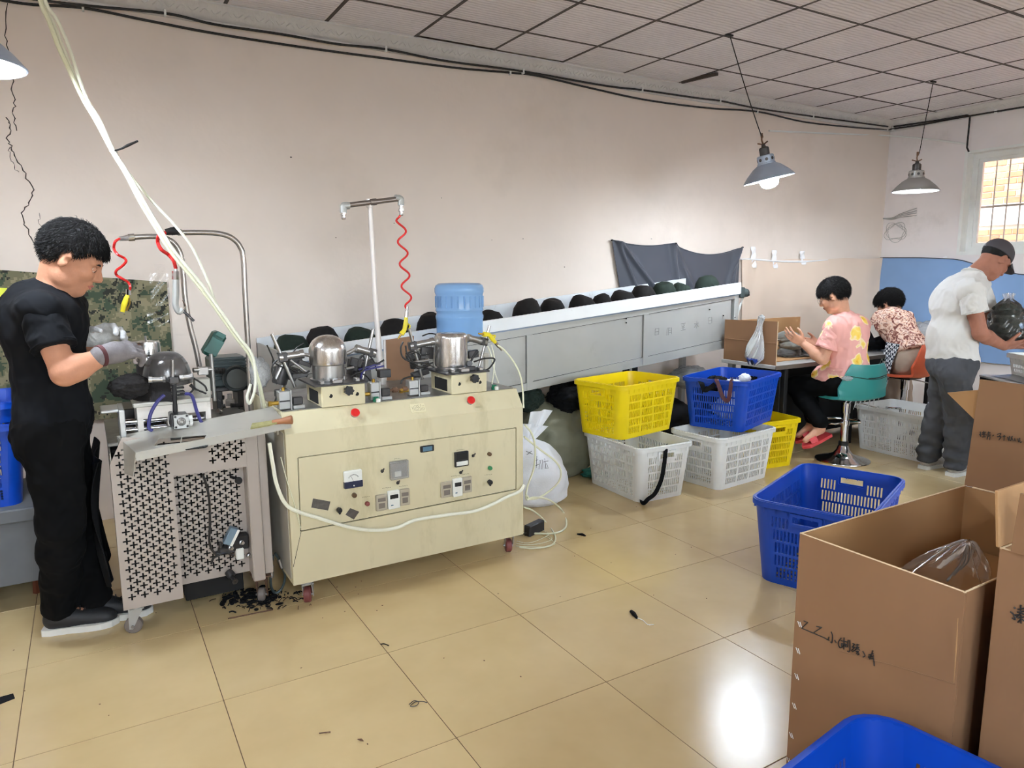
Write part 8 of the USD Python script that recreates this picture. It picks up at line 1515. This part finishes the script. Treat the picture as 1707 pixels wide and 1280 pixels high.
# plastic bag on the pipe, adapter, cable loops, scraps on the floor
pb = onY(433, 622, 3.345); t = Thing('plastic_bag', 'small bluish plastic bag tied to the pipe between the two machines', 'bag', loc=pb, local=True); t.add('tie', tube([(0.0, 0, 0.05), (-0.012, 0.006, 0.07), (-0.03, 0.012, 0.075)], 0.006, 6, 3), 'milky_film'); t.add('film', crumple(0.045, 0.035, 0.07, 81, 0.3, 4), 'milky_film', smooth=60)
t = Thing('loose_tools', 'dark tools and fittings lying at the back of the left cabinet top', 'tools', loc=(0.5, 3.6, ZT))
rr = random.Random(21)
for k in range(7):
    u, v = rr.uniform(362, 410), rr.uniform(655, 688); p = onZ(u, v, ZT+0.012); d = np.array([rr.uniform(-.06, .06), rr.uniform(-.03, .03), rr.uniform(0, .012)])
    t.add('tool', tube([p, p+d*0.5, p+d], (0.012, 0.009, 0.011), 8, 3), ('dark_steel', 'black_iron', 'steel')[k % 3])
p = onZ(384, 676, ZT+0.004); t.add('bottle_cap', lathe([(0, 0), (0.022, 0), (0.022, 0.03), (0.012, 0.036), (0.012, 0.06), (0, 0.06)], p, 16), 'grey_plastic')
a, b = onZ(878, 888, 0.02), onZ(903, 876, 0.02); t = Thing('power_adapter', 'black power adapter lying on the floor at the right end of the cream machine', 'adapter', loc=(a+b)/2); t.add('housing', obox((a+b)/2+ZZ*0.005, (np.linalg.norm(b-a)/2, 0.035, 0.022), b-a, (0, 0, 1), 0.006), 'black_plastic'); t.add('lead', tube([a, a-np.array([0.03, -0.02, 0.012]), a+np.array([-0.1, 0.06, -0.012])], 0.004, 6, 4), 'black_cable')
def floor_cable(label, pts, r, mat):
    P = [onZ(u, v, r+0.002) if k is None else onY(u, v, k) for u, v, k in pts]; t = Thing('floor_cable', label, 'cable', loc=P[0]); t.add('sheath', tube(P, r, 7, 7), mat)
floor_cable('pale cable making the widest loop on the floor beside the white sack', [(874, 728, 3.1), (886, 738, 3.14), (904, 752, 3.16), (925, 768, 3.2), (935, 785, 3.22), (930, 805, 3.25), (905, 826, 3.25), (885, 832, 3.2), (878, 826, 3.12)], 0.0055, 'clear_hose')
floor_cable('pale cable dropping past the white sack and curving over the floor', [(875, 708, 3.1), (886, 722, 3.12), (892, 745, 3.14), (890, 780, 3.15), (879, 812, 3.15), (878, 832, 3.15), (890, 829, 3.16), (915, 833, 3.18), (938, 852, None), (944, 876, None), (928, 888, None), (890, 889, None), (866, 888, None)], 0.0055, 'clear_hose')
floor_cable('thin pale cable looped nearest on the floor at the right caster', [(873, 845, 3.08), (890, 852, 3.1), (908, 868, None), (925, 892, None), (920, 908, None), (890, 914, None), (866, 912, None)], 0.0045, 'clear_hose')
for k in range(3): floor_cable('fine wire curled on the floor by the right caster, %s of three' % ('innermost', 'middle', 'outermost')[k], [(862-k, 902+k*4, None), (880, 905+k*3, None), (900+k*4, 899+k*6, None), (915+k*5, 890+k*8, None), (905+k*3, 884+k*5, None)], 0.0018, 'clear_hose')
hl_ = Thing('hose_loop', 'grey hose loop hanging in the gap between the two machines', 'hose', loc=onY(462, 950, 3.16)); hl_.add('hose', tube([onY(u, v, 3.2) for u, v in ((455, 925), (452, 950), (452, 978), (460, 988), (470, 980), (475, 962), (471, 945), (464, 930), (458, 922))], 0.006, 8, 6), 'motor_grey'); hl_.add('ferrule', cat_(cyl(onY(470, 946, 3.2), onY(465, 932, 3.2), 0.009), cyl(onY(453, 962, 3.2), onY(453, 942, 3.2), 0.009)), 'steel')
rr = random.Random(33); lint = []
for k in range(150):
    u, v = rr.gauss(430, 34), rr.gauss(1000, 9)
    if v < 985 or v > 1022: continue
    p = onZ(u, v, 0.004); d = np.array([rr.uniform(-.03, .03), rr.uniform(-.03, .03), rr.uniform(0, .01)]); lint.append(tube([p, p+d*0.5+ZZ*rr.uniform(0, .008), p+d], rr.uniform(.001, .0035), 4, 3))
for k in range(60):
    p = onZ(rr.gauss(425, 25), rr.gauss(994, 8), 0.004); lint.append(place(trimesh.creation.icosphere(1, 1.0), p, s=(rr.uniform(.006, .022), rr.uniform(.006, .02), rr.uniform(.003, .010))))
single('floor_debris', cat_(*lint), 'black_fabric', 'dark felt lint and fluff swept under the gap between the machines', 'debris', kind='stuff')
rr = random.Random(44); lint = []
for k in range(34):
    u, v = rr.choice(((rr.uniform(520, 640), rr.uniform(975, 1030)), (rr.uniform(10, 300), rr.uniform(970, 1260)), (rr.uniform(500, 900), rr.uniform(900, 1260)), (rr.uniform(900, 1200), rr.uniform(830, 1000))))
    p = onZ(u, v, 0.0012); lint.append(place(trimesh.creation.icosphere(1, 1.0), p, s=(rr.uniform(.0015, .004), rr.uniform(.0015, .004), 0.0012)))
single('floor_specks', cat_(*lint), 'rust_iron', 'small dark specks scattered over the tiled floor', 'debris', kind='stuff')
def scrap(label, pts, r, mat='black_fabric'):
    P = [onZ(u, v, 0.004) for u, v in pts]; single('felt_scrap', tube(P, r, 6, 4), mat, label, 'scrap')
scrap('dark felt scrap with a white tip on the tiles left of the cartons', [(1052, 1019), (1057, 1024), (1062, 1030)], (0.008, 0.011, 0.006)); scrap('thin white thread beside the felt scrap left of the cartons', [(1063, 1030), (1072, 1034), (1080, 1041), (1090, 1041)], 0.0018, 'paper')
scrap('small dark scrap on the floor in front of the white sack', [(962, 890), (970, 891), (976, 893)], (0.003, 0.009, 0.004)); scrap('long thin dark stick on the floor in front of the cabinets', [(380, 1031), (420, 1023), (455, 1016)], 0.0026, 'rust_iron')
scrap('small curled thread on the tiles below the cream machine', [(634, 1074), (640, 1073), (648, 1076)], 0.002); scrap('tangled grey thread knot on the middle tiles', [(682, 1174), (690, 1168), (698, 1170), (694, 1176), (684, 1177), (692, 1170), (704, 1169), (712, 1171)], 0.0014, 'dark_steel')
scrap('small dark chip on the tiles near the bottom edge', [(596, 1232), (602, 1233), (606, 1235)], (0.001, 0.004, 0.001), 'rust_iron'); scrap('thin brown sliver on the tiles near the bottom edge', [(532, 1222), (542, 1221), (551, 1220)], 0.002, 'rust_iron')
P = [onZ(u, v, 0.001) for u, v in ((0, 1162), (22, 1156), (25, 1164), (0, 1174))]; single('tape_piece', slab4(P, (0, 0, 1), 0.001), 'black_fabric', 'dark tape piece stuck on the floor at the left edge', 'tape')
